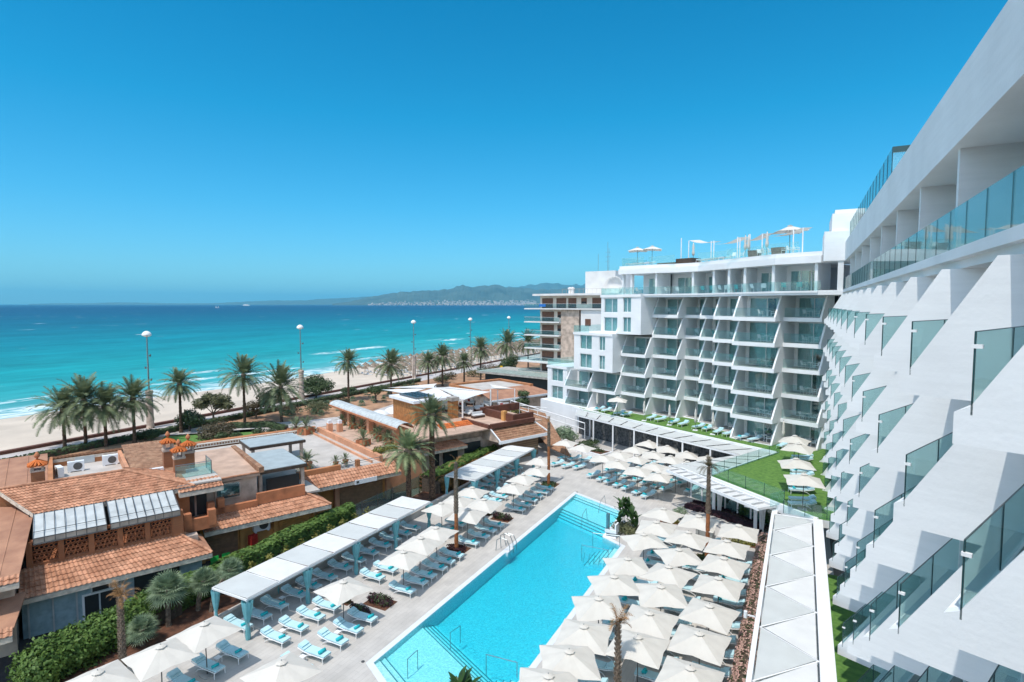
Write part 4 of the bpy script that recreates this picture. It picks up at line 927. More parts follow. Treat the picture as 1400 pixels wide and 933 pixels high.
# --- second house: rubble-beige upper storey over a tiled canopy
h = frame('stone_house', 'beige stone house with a dark square window above a tiled shop canopy', 'house')
mb = MB(); mb.box(-59, -50.2, 8.9, 13.0, 3.2, 5.8); mb.build('wall', 'beige', h)
fr = box(h, 'window', 'beige', -50.2, -50.08, 9.75, 11.75, 4.1, 5.5); box(fr, 'pane', 'winglass', -50.07, -50.05, 9.9, 11.6, 4.23, 5.38); box(fr, 'room_wall', 'dark', -50.085, -50.075, 9.9, 11.6, 4.23, 5.38)
sloped(h, (-49.9, 8.7, 5.85), (-49.9, 13.2, 5.85), (-59.2, 13.2, 6.25), (-59.2, 8.7, 6.25), 'pinkpave', 0, t=.2)
ridge(h, [(-49.9, 8.7, 5.95), (-49.9, 13.2, 5.95)], 'tiles', .09); box(h, 'coping', 'tilesold', -59.3, -49.8, 13.1, 13.5, 5.9, 6.35)
box(h, 'wall', 'ochre', -58, -48.6, 8.4, 17.4, 0, 2.95)
box(h, 'balcony_wall', 'terracotta', -48.95, -48.6, 9.1, 12.6, 3.5, 4.0); box(h, 'balcony_wall', 'terracotta', -49.0, -48.7, 12.6, 16.5, 3.6, 4.5)
for y in (9.1, 9.9): box(h, 'pier', 'terracotta', -48.6 - (.5 if y > 9.5 else 0), -48.1 - (.5 if y > 9.5 else 0), y - .25, y + .25, 3.4, 4.7)
troof(h, (-47.2, 8.4, 2.75), (-47.2, 18.2, 2.75), (-49.2, 16.4, 3.7), (-49.2, 8.4, 3.7), eave=.5)
troof(h, (-47.2, 18.2, 2.75), (-51.0, 18.2, 2.75), (-51.0, 16.6, 3.7), (-49.2, 16.4, 3.7), 'planks')
ridge(h, [(-47.2, 18.2, 2.85), (-49.2, 16.4, 3.8)])
box(h, 'roof_deck', 'palepave', -58, -49.3, 13.2, 18.0, 3.45, 3.6)
for (a, b, m_) in ((8.7, 11.0, 'shutter'), (14.3, 16.9, 'shutter')):
    mb = MB()
    for i in range(18): mb.box(-48.58, -48.55 + (.02 if i % 2 else 0), a, b, .1 + .13 * i, .22 + .13 * i)
    mb.build('roller_shutter', 'ochre' if a > 12 else m_, h)
for y in (8.45, 11.3, 13.9, 17.2): box(h, 'pillar', 'ochre', -48.6, -48.3, y - .16, y + .16, 0, 3.2)
x_, y_ = xy(-49.0, 12.7)
acunit(-48.3, 12.75, 1.5, math.pi / 2, 'big white air conditioner fixed to the yellow shop wall under the canopy', 1.4)
# two flat awnings and their posts
for (nm, lab, s0, s1, w0, w1, z, mm_) in (('awning', 'grey flat awning on dark posts beside the beige stone house', -57.6, -50.9, 13.2, 17.4, 5.7, 'awningdark'), ('awning', 'pale grey flat awning further back above the terrace wall', -64.0, -60.0, 15.0, 20.4, 5.7, 'awningdark')):
    t = frame(nm, lab, 'awning')
    MB().box(s0, s1, w0, w1, z, z + .05).build('sheet', mm_, t)
    mb = MB(); mb.box(s0 - .06, s1 + .08, w0 - .06, w0 + .04, z - .28, z - .005).box(s0 - .06, s1 + .08, w1 - .04, w1 + .08, z - .28, z - .005).box(s1 - .04, s1 + .1, w0, w1, z - .28, z - .005).box(s0 - .06, s0 + .04, w0, w1, z - .28, z - .005); mb.build('frame', 'wood', t)
    for (a, b) in ((s1 - .2, w0 + .3), (s1 - .2, w1 - .3), (s0 + .2, w0 + .3), (s0 + .2, w1 - .3)):
        MB().box(a - .14, a + .14, b - .14, b + .14, 3.5, z - .28).build('post', 'beige', t)
t = frame('glass_screen', 'dark tinted glass screen below the grey flat awning', 'screen'); MB().box(-51.1, -51.0, 14.0, 16.8, 3.65, 4.9).build('pane', 'black', t)
# --- third house: broad roof terrace with shop canopy
h = frame('terrace_house', 'low orange building with a pale empty roof terrace and tiled shop canopy', 'building')
box(h, 'wall', 'ochre', -72.5, -53.2, 17.6, 26.4, 0, 3.1); box(h, 'roof_terrace', 'palepave', -72.5, -53.6, 17.0, 26.2, 3.45, 3.62)
troof(h, (-51.5, 17.9, 2.95), (-51.5, 27.2, 2.95), (-53.3, 27.2, 3.75), (-53.3, 17.9, 3.75), per=.3, eave=.5)
box(h, 'parapet', 'orangewall', -53.75, -53.35, 17.4, 21.6, 3.6, 4.25)
mb = MB()
for i in range(14): mb.box(-72.7, -72.5, 8.0 + 1.35 * i, 9.1 + 1.35 * i, 3.9, 4.05)
for i in range(60): mb.box(-72.66, -72.54, 8.1 + .3 * i, 8.22 + .3 * i, 3.65, 3.95)
mb.box(-72.75, -72.45, 8, 26.3, 3.95, 4.02).box(-72.75, -72.45, 8, 26.3, 3.58, 3.66)
mb.build('balustrade', 'balustrade', h)
box(h, 'wall', 'orangewall', -73.6, -72.8, 8, 26.3, 0, 4.1); box(h, 'roof_terrace', 'palepave', -72.4, -58, 8.4, 17.0, 3.3, 3.42)
mb = MB(); mb.tube((-54.0, 21.6, 4.15), (-54.0, 26.2, 4.15), .03).tube((-54.0, 21.6, 3.95), (-54.0, 26.2, 3.95), .02); mb.build('handrail', 'steel', h)
box(h, 'pier', 'orangewall', -54.2, -53.8, 23.4, 23.8, 3.6, 4.3); box(h, 'stair_wall', 'peachwall', -72, -54.2, 26.1, 26.5, 3.3, 4.25); box(h, 'stair_wall', 'peachwall', -71, -54.2, 25.2, 25.35, 3.62, 3.85)
for y in (18.1, 20.9, 26.3): box(h, 'pillar', 'peachwall', -53.0, -52.6, y - .22, y + .22, 0, 3.2)
mb = MB()
for i in range(22): mb.box(-53.19, -53.15 + (.02 if i % 2 else 0), 21.2, 25.9, .1 + .13 * i, .22 + .13 * i)
mb.build('roller_shutter', 'shutter', h)
sg = box(h, 'sign', 'white', -51.5, -51.42, 22.2, 24.5, 2.62, 3.05)
mb = MB(); mb.box(-51.42, -51.41, 22.35, 22.6, 2.72, 2.95); mb.build('emblem', 'pole', sg)
# terrace with potted palms and the arched peach canopy
h = frame('terrace_house', 'pink paved terrace with peach wall, arched translucent canopy and potted palms', 'building')
box(h, 'wall', 'peachwall', -73, -54.0, 26.6, 31.0, 0, 3.85); box(h, 'roof_terrace', 'pinkpave', -73, -54.0, 26.5, 31.0, 3.85, 3.95)
box(h, 'wall', 'peachwall', -74.5, -57.0, 30.9, 31.15, 3.9, 5.9)
for s in (-73.8, -71.4, -65.4, -58.6): box(h, 'pillar', 'peachwall', s - .3, s + .3, 30.0, 30.6, 3.9, 6.2)
mb = MB(); K = 8
for i in range(24):
    xa = -76.5 + 19.8 * i / 24; xb = -76.5 + 19.8 * (i + 1) / 24
    for j in range(K):
        t0 = math.pi * j / K; t1 = math.pi * (j + 1) / K; Y = lambda t: 30.5 - 1.0 * math.cos(t); Z = lambda t: 6.15 + .55 * math.sin(t)
        mb.quad((xa, Y(t0), Z(t0)), (xb - .03, Y(t0), Z(t0)), (xb - .03, Y(t1), Z(t1)), (xa, Y(t1), Z(t1)))
mb.build('arched_canopy', 'awning', h)
MB().box(-76.5, -56.7, 29.4, 29.52, 6.0, 6.2).box(-76.5, -56.7, 31.45, 31.57, 6.0, 6.2).build('canopy_frame', 'terracotta', h)
for (s, w) in ((-69.8, 26.9), (-69.0, 27.9)): box(h, 'gate_pier', 'peachwall', s - .3, s + .3, w - .3, w + .3, 3.9, 5.0); box(h, 'gate_lamp', 'white', s - .22, s + .22, w - .22, w + .22, 5.0, 5.4)
for n_, (s, w, r) in enumerate(((-79.0, 34.6, 1.5), (-76.8, 37.2, 2.0), (-78.2, 40.0, 1.8))):
    x_, y_ = xy(s, w); t = MB().lathe([(r, 1.5), (r, 2.6), (r * .95, 3.1), (r * .8, 3.7), (r * .5, 4.2), (.1, 4.45)], n=24).build('dome', 'white', None, True)
    tag(t, ['leftmost white dome behind the arched canopy', 'middle white dome, the biggest, between the canopy and orange tower', 'right white dome tucked against the orange tower'][n_], 'dome', 'white domes'); t.location = (x_, y_, 0)
# --- restaurant with roof bar
h = frame('beach_restaurant', 'low restaurant with orange lift tower, roof bar and several tiled roofs', 'restaurant')
box(h, 'wall', 'beige', -72, -57.5, 33, 50, 0, 4.5); box(h, 'roof_deck', 'pinkpave', -72, -56.0, 31.5, 50.5, 4.5, 4.65)
box(h, 'wall', 'beige', -57.5, -57.2, 36.6, 41.5, 0, 3.5)
box(h, 'doorway', 'dark', -57.19, -57.1, 38.8, 41.2, .1, 3.0); box(h, 'window', 'dark', -56.95, -56.85, 34.0, 35.0, 1.0, 2.4); box(h, 'window', 'dark', -56.95, -56.85, 35.6, 37.6, 1.0, 2.4)
box(h, 'wall', 'beige', -60, -57, 33.2, 38.0, 0, 3.1)
troof(h, (-56.2, 32.6, 2.95), (-56.2, 38.6, 2.95), (-58.4, 37.0, 4.05), (-58.4, 32.6, 4.05)); troof(h, (-56.2, 38.6, 2.95), (-60.2, 38.6, 2.95), (-60.2, 37.0, 4.05), (-58.4, 37.0, 4.05), 'tilesorange')
troof(h, (-57.7, 36.8, 4.15), (-57.7, 41.7, 4.15), (-60.5, 41.7, 5.0), (-60.5, 36.8, 5.0), 'tilesorange')
tw = MB().box(-69.5, -63.6, 35.6, 39.6, 0, 7.4).build('lift_tower', 'rustwood', h)
mb = MB(); mb.box(-69.9, -63.2, 35.2, 40.0, 7.4, 7.75); mb.build('tower_roof', 'white', h); MB().box(-68.8, -64.3, 36.2, 39.0, 7.75, 7.95).build('skylight', 'roofpanel', h)
mb = MB()
for i in range(6): mb.box(-68.8 + .88 * i, -68.72 + .88 * i, 36.2, 39.0, 7.95, 8.0)
for i in range(4): mb.box(-68.8, -64.3, 36.2 + .9 * i, 36.26 + .9 * i, 8.0, 8.03)
mb.build('skylight_bars', 'steel', h)
box(h, 'pillar', 'rustwood', -65.0, -63.9, 41.4, 42.4, 4.6, 7.0); box(h, 'pillar_cap', 'concrete', -65.1, -63.8, 41.3, 42.5, 7.0, 7.5)
# brown planters round the deck
for (a, b, c, d) in ((-62.9, -57.4, 46.2, 46.7), (-57.4, -56.9, 46.2, 49.8), (-64.2, -63.7, 46.2, 53.0)): box(h, 'planter_wall', 'brownwall', a, b, c, d, 4.6, 5.6)
box(h, 'planter_wall', 'brownwall', -61.8, -55.9, 41.5, 41.9, 4.6, 5.05); box(h, 'planter_wall', 'brownwall', -56.1, -55.7, 41.9, 49.0, 4.6, 5.15)
box(h, 'pier', 'ochre', -59.0, -58.4, 45.9, 46.5, 4.6, 5.9)
wr = troof(h, (-54.2, 42.2, 3.25), (-54.2, 50.0, 3.25), (-56.2, 49.0, 4.5), (-56.2, 42.0, 4.5), 'tilesold', .035)
mb = MB(); mb.box(-54.3, -54.05, 41.9, 50.2, 2.95, 3.32); mb.tube((-54.2, 42.0, 3.35), (-56.2, 41.9, 4.65), .1, n=4).tube((-54.2, 50.1, 3.35), (-56.2, 49.1, 4.65), .1, n=4); mb.build('white_fascia', 'white', wr)
sloped(h, (-54.4, 42.0, 3.2), (-56.2, 41.9, 4.5), (-60.2, 41.7, 4.5), (-58.8, 41.7, 3.2), 'beige', 0)
box(h, 'stone_wall', 'stonewall', -56.6, -56.2, 44.3, 50.0, 0, 3.3); box(h, 'stone_wall', 'stonewall', -62, -56.6, 49.7, 50.0, 0, 3.3)
sloped(h, (-55.0, 50.6, 1.2), (-50.8, 50.9, .6), (-62.3, 56.8, 3.8), (-66.0, 54.5, 4.6), 'tilesold', 0)
# back part with flat roof and brown eaves
h2 = frame('back_building', 'low building behind the roof bar with a pale flat roof and brown eaves', 'building')
box(h2, 'wall', 'beige', -90, -76, 57.5, 69.5, 0, 4.2); box(h2, 'flat_roof', 'palepave', -88, -79.5, 57.5, 68, 4.9, 5.0); box(h2, 'parapet', 'orangewall', -89, -88.2, 57, 69, 4.2, 5.3); box(h2, 'parapet', 'orangewall', -88.2, -79, 56.7, 57.2, 4.2, 5.3); box(h2, 'parapet', 'orangewall', -88.2, -79, 68.3, 69, 4.2, 5.3)
sloped(h2, (-75.0, 56.5, 4.0), (-75.0, 70.5, 4.0), (-79.8, 68.6, 5.1), (-79.8, 57, 5.1), 'planks', 0); box(h2, 'white_fascia', 'white', -75.1, -74.9, 56.5, 70.5, 3.7, 4.02)
# shade sails on white masts
def sail(pts, label):
    a, b, c = map(Vector, pts); mb = MB(); n = 10; cen = (a + b + c) / 3
    idx = {}
    for i in range(n + 1):
        for j in range(n + 1 - i):
            k = n - i - j; p = a * (i / n) + b * (j / n) + c * (k / n); e = 27 * i * j * k / n ** 3
            q = min(i, j, k) / n; edge = 4 * max(i * j, j * k, i * k) / n ** 2 * (1 - 3 * q)
            p = p + (cen - p) * (0.10 * max(0, edge)) - Vector((0, 0, .35 * e)); idx[(i, j)] = len(mb.v); mb.v.append(tuple(p))
    for i in range(n):
        for j in range(n - i):
            mb.f.append((idx[(i, j)], idx[(i + 1, j)], idx[(i, j + 1)]))
            if (i + 1, j + 1) in idx: mb.f.append((idx[(i + 1, j)], idx[(i + 1, j + 1)], idx[(i, j + 1)]))
    o = mb.build('shade_sail', 'fabricwhite', None, True); return tag(o, label, 'shade sail', 'white shade sails over the roof bar')
def P3(s, w, z): a, b = xy(s, w); return (a, b, z)
sail([P3(-63.6, 42.9, 7.0), P3(-66.9, 50.1, 7.1), P3(-74, 45, 7.4)], 'white triangular sail nearest the stone pillar, spanning to the middle mast')
sail([P3(-63.6, 42.9, 6.95), P3(-72, 39.5, 7.2), P3(-74.2, 45.2, 7.4)], 'white triangular sail leftmost in front, behind the orange pillar')
sail([P3(-66.9, 50.1, 7.1), P3(-74, 45, 7.4), P3(-78, 50, 6.6)], 'white triangular sail stretching back from the thick middle mast')
sail([P3(-74.2, 45, 7.3), P3(-82, 41, 6.8), P3(-80, 49, 7.0)], 'white triangular sail farthest back towards the sea')
sail([P3(-72.2, 39.4, 7.1), P3(-82, 40, 6.6), P3(-76, 45, 7.1)], 'white triangular sail far left, next to the lift tower')
sail([P3(-66.9, 50.2, 7.6), P3(-66.0, 53.9, 7.3), P3(-71, 53, 7.5)], 'small white triangular sail at the right end of the roof bar')
for n_, (s, w, z) in enumerate(((-63.6, 42.9, 7.2), (-66.9, 50.1, 7.4), (-67.5, 51.9, 7.1), (-65.9, 53.9, 7.3), (-71, 46, 7.0), (-74.1, 45.1, 7.6), (-72.1, 39.5, 7.4), (-69, 48.5, 7.2))):
    x_, y_ = xy(s, w); o = MB().tube((0, 0, 4.6), (0, 0, z), .12 if n_ < 2 else .07).build('sail_mast', 'metalwhite'); o.location = (x_, y_, 0)
    tag(o, 'white sail mast on the roof bar, %s from the left along the deck' % nth(n_ + 1) if False else ['thick white mast in front of the orange pillar', 'thick white mast at the middle of the roof bar', 'thin white mast just right of the thick middle mast', 'thin white mast at the right end of the roof bar', 'thin white mast among the sofas, left of centre', 'tall white mast where four sails meet', 'white mast beside the lift tower', 'short thin white mast behind the brown planter'][n_], 'mast', 'white sail masts')
def sofa(s, w, rz, label):
    x_, y_ = xy(s, w); t = thing('lounge_sofa', label, 'sofa', (x_, y_, 4.65), rz - A24, 'roof bar sofas')
    MB().box(-.9, .9, -.4, .4, 0, .32).box(-.9, .9, .3, .45, .32, .7).build('base', 'wicker', t); MB().box(-.86, .86, -.38, .28, .32, .46).box(-.85, .85, .18, .32, .46, .78).build('seat_cushion', 'fabricwhite', t)
    if int(s * 10) % 2: MB().box(-.6, -.2, .05, .2, .46, .8).build('scatter_cushion', 'red', t)
for n_, (s, w, r) in enumerate(((-64.4, 44.3, 0), (-62.4, 44.6, 1.57), (-66.4, 45.6, 0.4), (-68.3, 44.0, 0), (-66.2, 47.6, 1.57), (-69.5, 46.6, 0), (-70.6, 43.4, .3), (-68.4, 50.5, .2), (-65.5, 51.6, 1.4), (-71.3, 49.4, 0), (-66.0, 49.0, 2.9))):
    sofa(s, w, r, 'white cushioned wicker sofa on the roof bar, %s counting back from the front mast' % nth(n_ + 1))
# glass-roofed stair and white steel rails between restaurant and hotel
t = frame('stair_railing', 'white sloping stair railing between the brown tiled roof and the yellow shrubs', 'railing')
mb = MB(); mb.tube((-66, 53.2, 5.6), (-55.5, 58.2, 3.2), .08, n=5).tube((-66, 53.2, 4.7), (-55.5, 58.2, 2.3), .06, n=5)
for i in range(9): s = -66 + 10.5 * i / 8; w = 53.2 + 5 * i / 8; mb.tube((s, w, 5.6 - 2.4 * i / 8), (s, w, 3.4 - 2.4 * i / 8), .045, n=5)
mb.build('rail', 'metalwhite', t)
t = frame('steel_gate_frame', 'white steel frame with pitched bars in front of the hotel plinth', 'frame')
mb = MB()
for i in range(5): mb.tube((-74 + 1.6 * i, 58, 3.6), (-71 + 1.6 * i, 62, 2.2), .06, n=4)
mb.tube((-68.5, 59, 0), (-68.5, 59, 3.2), .07).tube((-66, 60, 0), (-66, 60, 3.2), .07).tube((-68.5, 59, 3.2), (-66, 60, 3.2), .07).tube((-75, 57.5, 3.6), (-66, 60.5, 3.6), .07)
mb.build('bars', 'metalwhite', t)
# --- brown and cream apartment house beyond the hotel
APX, APY, APR = -54.6, 121.5, rad(-11.8)
ap = thing('apartment_building', 'cream apartment house with brown blinds and long balconies beside the sea', 'building', (APX, APY, 0), APR)
fz = [22.1 - 3.05 * i for i in range(8)]     # roof, then slabs downwards
MB().box(0, 22, .1, 16, 0, 21.9).build('wall', 'facadebeige', ap)
MB().box(-.9, 24, -1.7, 17, 21.9, 22.35).build('roof_slab', 'facadewhite', ap)
MB().box(12.1, 21, -1.5, .2, .5, 18.9).build('wall', 'facadewhite', ap); MB().box(6.7, 11.4, -1.2, .1, 4, 18.9).build('louvre_panel', 'beige', ap)
for i in range(1, 8):
    z = fz[i]; x1 = 22 if i == 1 else (6.6 if i < 5 else 12.0); x0 = -3.2 if i < 5 else -4.2; y0 = -1.9 if i < 5 else -3.0
    MB().box(x0, x1, y0, .1, z - .25, z).box(x0, -.0, .1, 10, z - .25, z).build('balcony_slab', 'facadewhite', ap)
    MB().box(x0 + .05, x1, y0 + .03, y0 + .05, z + .12, z + 1.0).box(x0 + .03, x0 + .05, y0 + .05, 10, z + .12, z + 1.0).build('railing', 'railclear', ap)
    MB().tube((x0, y0, z + 1.02), (x1, y0, z + 1.02), .03, n=4).tube((x0, y0, z + 1.02), (x0, 10, z + 1.02), .03, n=4).build('handrail', 'facadewhite', ap)
    wl_ = [(.6, 3.9), (4.9, 6.3)] if i > 1 else [(.6, 3.6), (4.6, 7.2), (7.8, 9.9), (11.2, 12.6), (14, 16.4), (17.4, 19.5)]
    for (a, b) in wl_:
        fr = MB().box(a, b, .02, .09, z + (.05 if b - a > 1.8 else .9), z + 2.3).build('window', 'shutterbrown', ap)
        MB().box(a + .1, b - .1, .0, .019, z + .1 if b - a > 1.8 else z + .95, z + 1.0 if b - a > 1.8 else z + 1.5).build('pane', 'dark', fr)
for (x, z) in ((13.2, 16.4), (13.2, 13.2), (17.8, 16.5), (17.8, 13.3), (13.2, 10.1), (17.8, 10.2), (17.8, 6.8)):
    MB().box(x, x + 1.4, -1.56, -1.5, z - 1.1, z + .4).build('window', 'shutterbrown', ap)
MB().box(11, 18.5, 2, 9, 22.35, 27.2).build('stair_tower', 'facadewhite', ap)
mb = MB()
for (x, h_) in ((12.5, 4), (14.9, 6.5), (15.2, 5.2)): mb.tube((x, 5, 27.2), (x, 5, 27.2 + h_), .04, n=4)
for z in (29.5, 30.5, 31.5): mb.tube((14.3, 5, z), (15.6, 5, z), .03, n=4)
mb.build('antenna', 'steel', ap); 
for (x) in (6.3, 7.0): MB().lathe([(.35, 22.35), (.35, 23.4), (.5, 23.45), (.5, 23.7), (.1, 23.9)], x, 3, 10).build('chimney_cap', 'facadewhite', ap)
mb = MB(); mb.tube((7, -1.2, 23.3), (22, -1.2, 23.3), .03, n=4)
for i in range(14): mb.tube((7 + 1.1 * i, -1.2, 22.3), (7 + 1.1 * i, -1.2, 23.3), .025, n=4)
mb.build('roof_rail', 'beige', ap)
MB().lathe([(.2, 0), (1.2, .1), (1.9, .6), (2.2, 1.3), (2.15, 1.35), (1.8, .7), (1.1, .3), (.1, .2)], 0, 0, 18).build('satellite_dish', 'facadewhite', ap, True).matrix_local = Matrix.Translation((19.7, 0, 23.4)) @ Matrix.Rotation(rad(75), 4, 'X')
box(ap, 'shop_front', 'dark', -10, 22, -8.0, -7.8, 0, 4.0); box(ap, 'shop_terrace', 'concrete', -11.5, 22, -9.5, 2, 4.0, 4.45)
MB().box(-11.4, 22, -9.45, -9.4, 4.45, 5.3).build('railing', 'railclear', ap); 
tw_ = MB().box(1.2, 3.0, -1.98, -1.94, fz[1] + .35, fz[1] + .95).build('towel_on_rail', 'blue', ap)
# yellow banner
t = thing('banner', 'yellow feather banner standing beside the road by the beach bar', 'banner', (-67.4, 125.5, 0)); MB().tube((0, 0, 0), (0, 0, 4.6), .04).build('pole', 'pole', t)
mb = MB()
for i in range(8): 
    z0, z1 = 1 + .45 * i, 1 + .45 * (i + 1); w0, w1 = .9 + .25 * math.sin(i * .5), .9 + .25 * math.sin((i + 1) * .5); mb.quad((.05, 0, z0), (.05 + w0, .08 * math.sin(i), z0), (.05 + w1, .08 * math.sin(i + 1), z1), (.05, 0, z1))
mb.build('cloth', 'yellow', t)
# green chairs and crates in the yard
def crates(s, w, n_, label):
    x_, y_ = xy(s, w)
    for k in range(n_):
        o = MB().box(-.2, .2, -.3, -.27, 0, .26).box(-.2, .2, .27, .3, 0, .26).box(-.2, -.17, -.27, .27, 0, .26).box(.17, .2, -.27, .27, 0, .26).box(-.17, .17, -.27, .27, 0, .03).build('bottle_crate', 'red'); o.location = (x_, y_, .27 * k)
        tag(o, '%s, %s from the ground' % (label, nth(k + 1)), 'crate', 'red crates in the yard')
crates(-47.6, 11.9, 6, 'red plastic crate in the tall left stack by the shutter'); crates(-47.4, 12.9, 3, 'red plastic crate in the low middle stack'); crates(-47.4, 13.7, 4, 'red plastic crate in the right stack by the air conditioner')
for n_, (s, w) in enumerate(((-46.2, 8.9), (-46.3, 9.7))):
    x_, y_ = xy(s, w); t = thing('plastic_chair', '%s green plastic chair behind the hedge' % ('left' if n_ == 0 else 'right'), 'chair', (x_, y_, 0), -A24, 'green plastic chairs')
    MB().box(-.3, .3, -.28, .28, .4, .45).build('seat', 'green', t); MB().slabpoly([(-.3, -.28, .45), (-.3, .28, .45), (-.42, .28, 1.05), (-.42, -.28, 1.05)], (.04, 0, 0)).build('backrest', 'green', t)
    for a in (-.26, .26):
        for b in (-.24, .24): MB().tube((a, b, 0), (a, b, .4), .025, n=5).build('leg', 'green', t)
t = thing('motor_scooter', 'small black scooter parked before the yellow shutter', 'scooter', (*xy(-47.3, 14.6), 0), .4)
MB().box(-.5, .35, -.12, .12, .35, .75).box(.3, .42, -.2, .2, .3, 1.0).build('body', 'black', t)
for x in (-.5, .5): MB().tube((x, -.06, .27), (x, .06, .27), .27, n=14).build('wheel', 'black', t)
MB().tube((.38, -.32, 1.02), (.38, .32, 1.02), .025, n=6).build('handlebar', 'steel', t)

# ================================================================== PLANTS
WIND = Vector((0.9, 0.45, 0))
def frond_into(mb, org, az, el, L, droop, nleaf=20, ll=0.6, wind=0.0, wid=0.05, rg=random, stem=0.03):
    p = Vector(org); d = Vector((math.cos(az) * math.cos(el), math.sin(az) * math.cos(el), math.sin(el))); steps = nleaf; ds = L / steps
    prev = p.copy()
    for i in range(steps):
        t = i / steps
        d = (d + Vector((0, 0, -droop / steps * (0.5 + 1.6 * t))) + WIND * (wind / steps * t)).normalized()
        q = p + d * ds
        side = d.cross(Vector((0, 0, 1))); 
        if side.length < .05: side = Vector((math.sin(az), -math.cos(az), 0))
        side.normalize(); up = side.cross(d).normalized()
        if i % 3 == 0:
            w = stem * (1.15 - t); mb.quad(prev - side * w, prev + side * w, q + side * w * .9, q - side * w * .9); prev = q.copy()
        if t > .12:
            l = ll * (math.sin(math.pi * min(1, .18 + .82 * t)) ** .6) * rg.uniform(.85, 1.1)
            for sg in (-1, 1):
                dirl = (side * sg * .75 + d * .62 + up * rg.uniform(.05, .40) + Vector((0, 0, -.12))).normalized()
                a = p; b = p + d * wid; tip = p + dirl * l; mid = p + dirl * l * .55
                mb.quad(a, b, mid + d * wid * .6, mid - d * wid * .2) if False else mb.tri(a - d * wid * .4, b + d * wid * .4, tip)
        p = q
    return mb
def palm_crown(seed, nf=42, L=3.0, wind=0.5, ll=0.6, wid=0.06, nleaf=22):
    rg = random.Random(seed); mb = MB()
    for i in range(nf):
        k = i / nf; az = i * 2.39996 + rg.uniform(-.2, .2); el = rad(82 - 118 * k ** 1.05) + rg.uniform(-.1, .1)
        frond_into(mb, (0.12 * math.cos(az), 0.12 * math.sin(az), .1 - .35 * k), az, el, L * rg.uniform(.85, 1.08) * (.8 + .2 * min(1, 3 * k)), .75 + .5 * k, nleaf, ll, wind * rg.uniform(.5, 1.2), wid, rg)
    return mb
def dead_skirt(seed, n=22, L=2.2):
    rg = random.Random(seed); mb = MB()
    for i in range(n):
        az = rg.uniform(0, 6.28); frond_into(mb, (0, 0, -.35), az, rad(rg.uniform(-75, -25)), L * rg.uniform(.6, 1), .5, 12, .32, .2, .035, rg, .025)
    return mb
def trunk_mb(h, r0, r1, lean=(0, 0), rings=26, n=10, rough=.06, seed=0):
    rg = random.Random(seed); mb = MB(); k = len(mb.v)
    for i in range(rings + 1):
        t = i / rings; r = r0 + (r1 - r0) * t; r *= 1 + (rough if i % 2 else -rough) ; r *= 1.25 if t < .04 else 1
        cx, cy = lean[0] * t * t, lean[1] * t * t
        for j in range(n):
            a = 2 * math.pi * (j + (.5 if i % 2 else 0)) / n; rr = r * rg.uniform(.93, 1.07); mb.v.append((cx + rr * math.cos(a), cy + rr * math.sin(a), h * t))
    for i in range(rings):
        for j in range(n):
            a = i * n + j; b = i * n + (j + 1) % n; mb.f.append((a, b, b + n, a + n))
    mb.f.append(tuple(rings * n + j for j in range(n))); return mb
CROWNS = {}
def crown_mesh(key, fn, m):
    if key not in CROWNS:
        mb = fn(); me = bpy.data.meshes.new('crown'); me.from_pydata(mb.v, [], mb.f); me.materials.append(M[m]); CROWNS[key] = me
    return CROWNS[key]
def meshobj(name, me, parent, loc=(0, 0, 0), scale=1.0, rz=0.0):
    o = bpy.data.objects.new(name, me); COL.objects.link(o); o.parent = parent; o.location = loc; o.scale = (scale,) * 3; o.rotation_euler = (0, 0, rz); return o
def date_palm(x, y, top, var, label, L=1.0, z0=0.0, skirt=True, group='date palms along the promenade', r=.24, m='frond', cone=False):
    t = thing('date_palm', label, 'palm tree', (x, y, z0), 0, group); hc = top - z0 - 1.6 * L
    trunk_mb(hc, r, r * .72, (random.uniform(-.4, .4), random.uniform(-.4, .4)) if False else (0, 0), int(hc * 4), seed=var).build('trunk', 'trunk', t)
    me = crown_mesh(('date', var % 4, m), lambda: palm_crown(100 + var % 4, 64, 3.7, .6, .70, .072, 26), m)
    cw = meshobj('crown', me, t, (0, 0, hc), L * random.uniform(.92, 1.1), random.uniform(-.6, .6)); cw.rotation_euler = (random.uniform(-.10, .04), random.uniform(.02, .2), random.uniform(-.6, .6)); cw.scale = (cw.scale[0] * random.uniform(.95, 1.12), cw.scale[1] * random.uniform(.95, 1.1), cw.scale[2] * random.uniform(.8, 1.05))
    if skirt:
        me = crown_mesh(('skirt', var % 3), lambda: dead_skirt(50 + var % 3), 'deadfrond'); meshobj('dry_fronds', me, t, (0, 0, hc), L, var)
    MB().lathe([(r * .75, hc - .9), (r * 1.5, hc - .4), (r * 1.6, hc), (r * .8, hc + .35)], n=10).build('crown_base', 'trunkbrown', t)
    return t
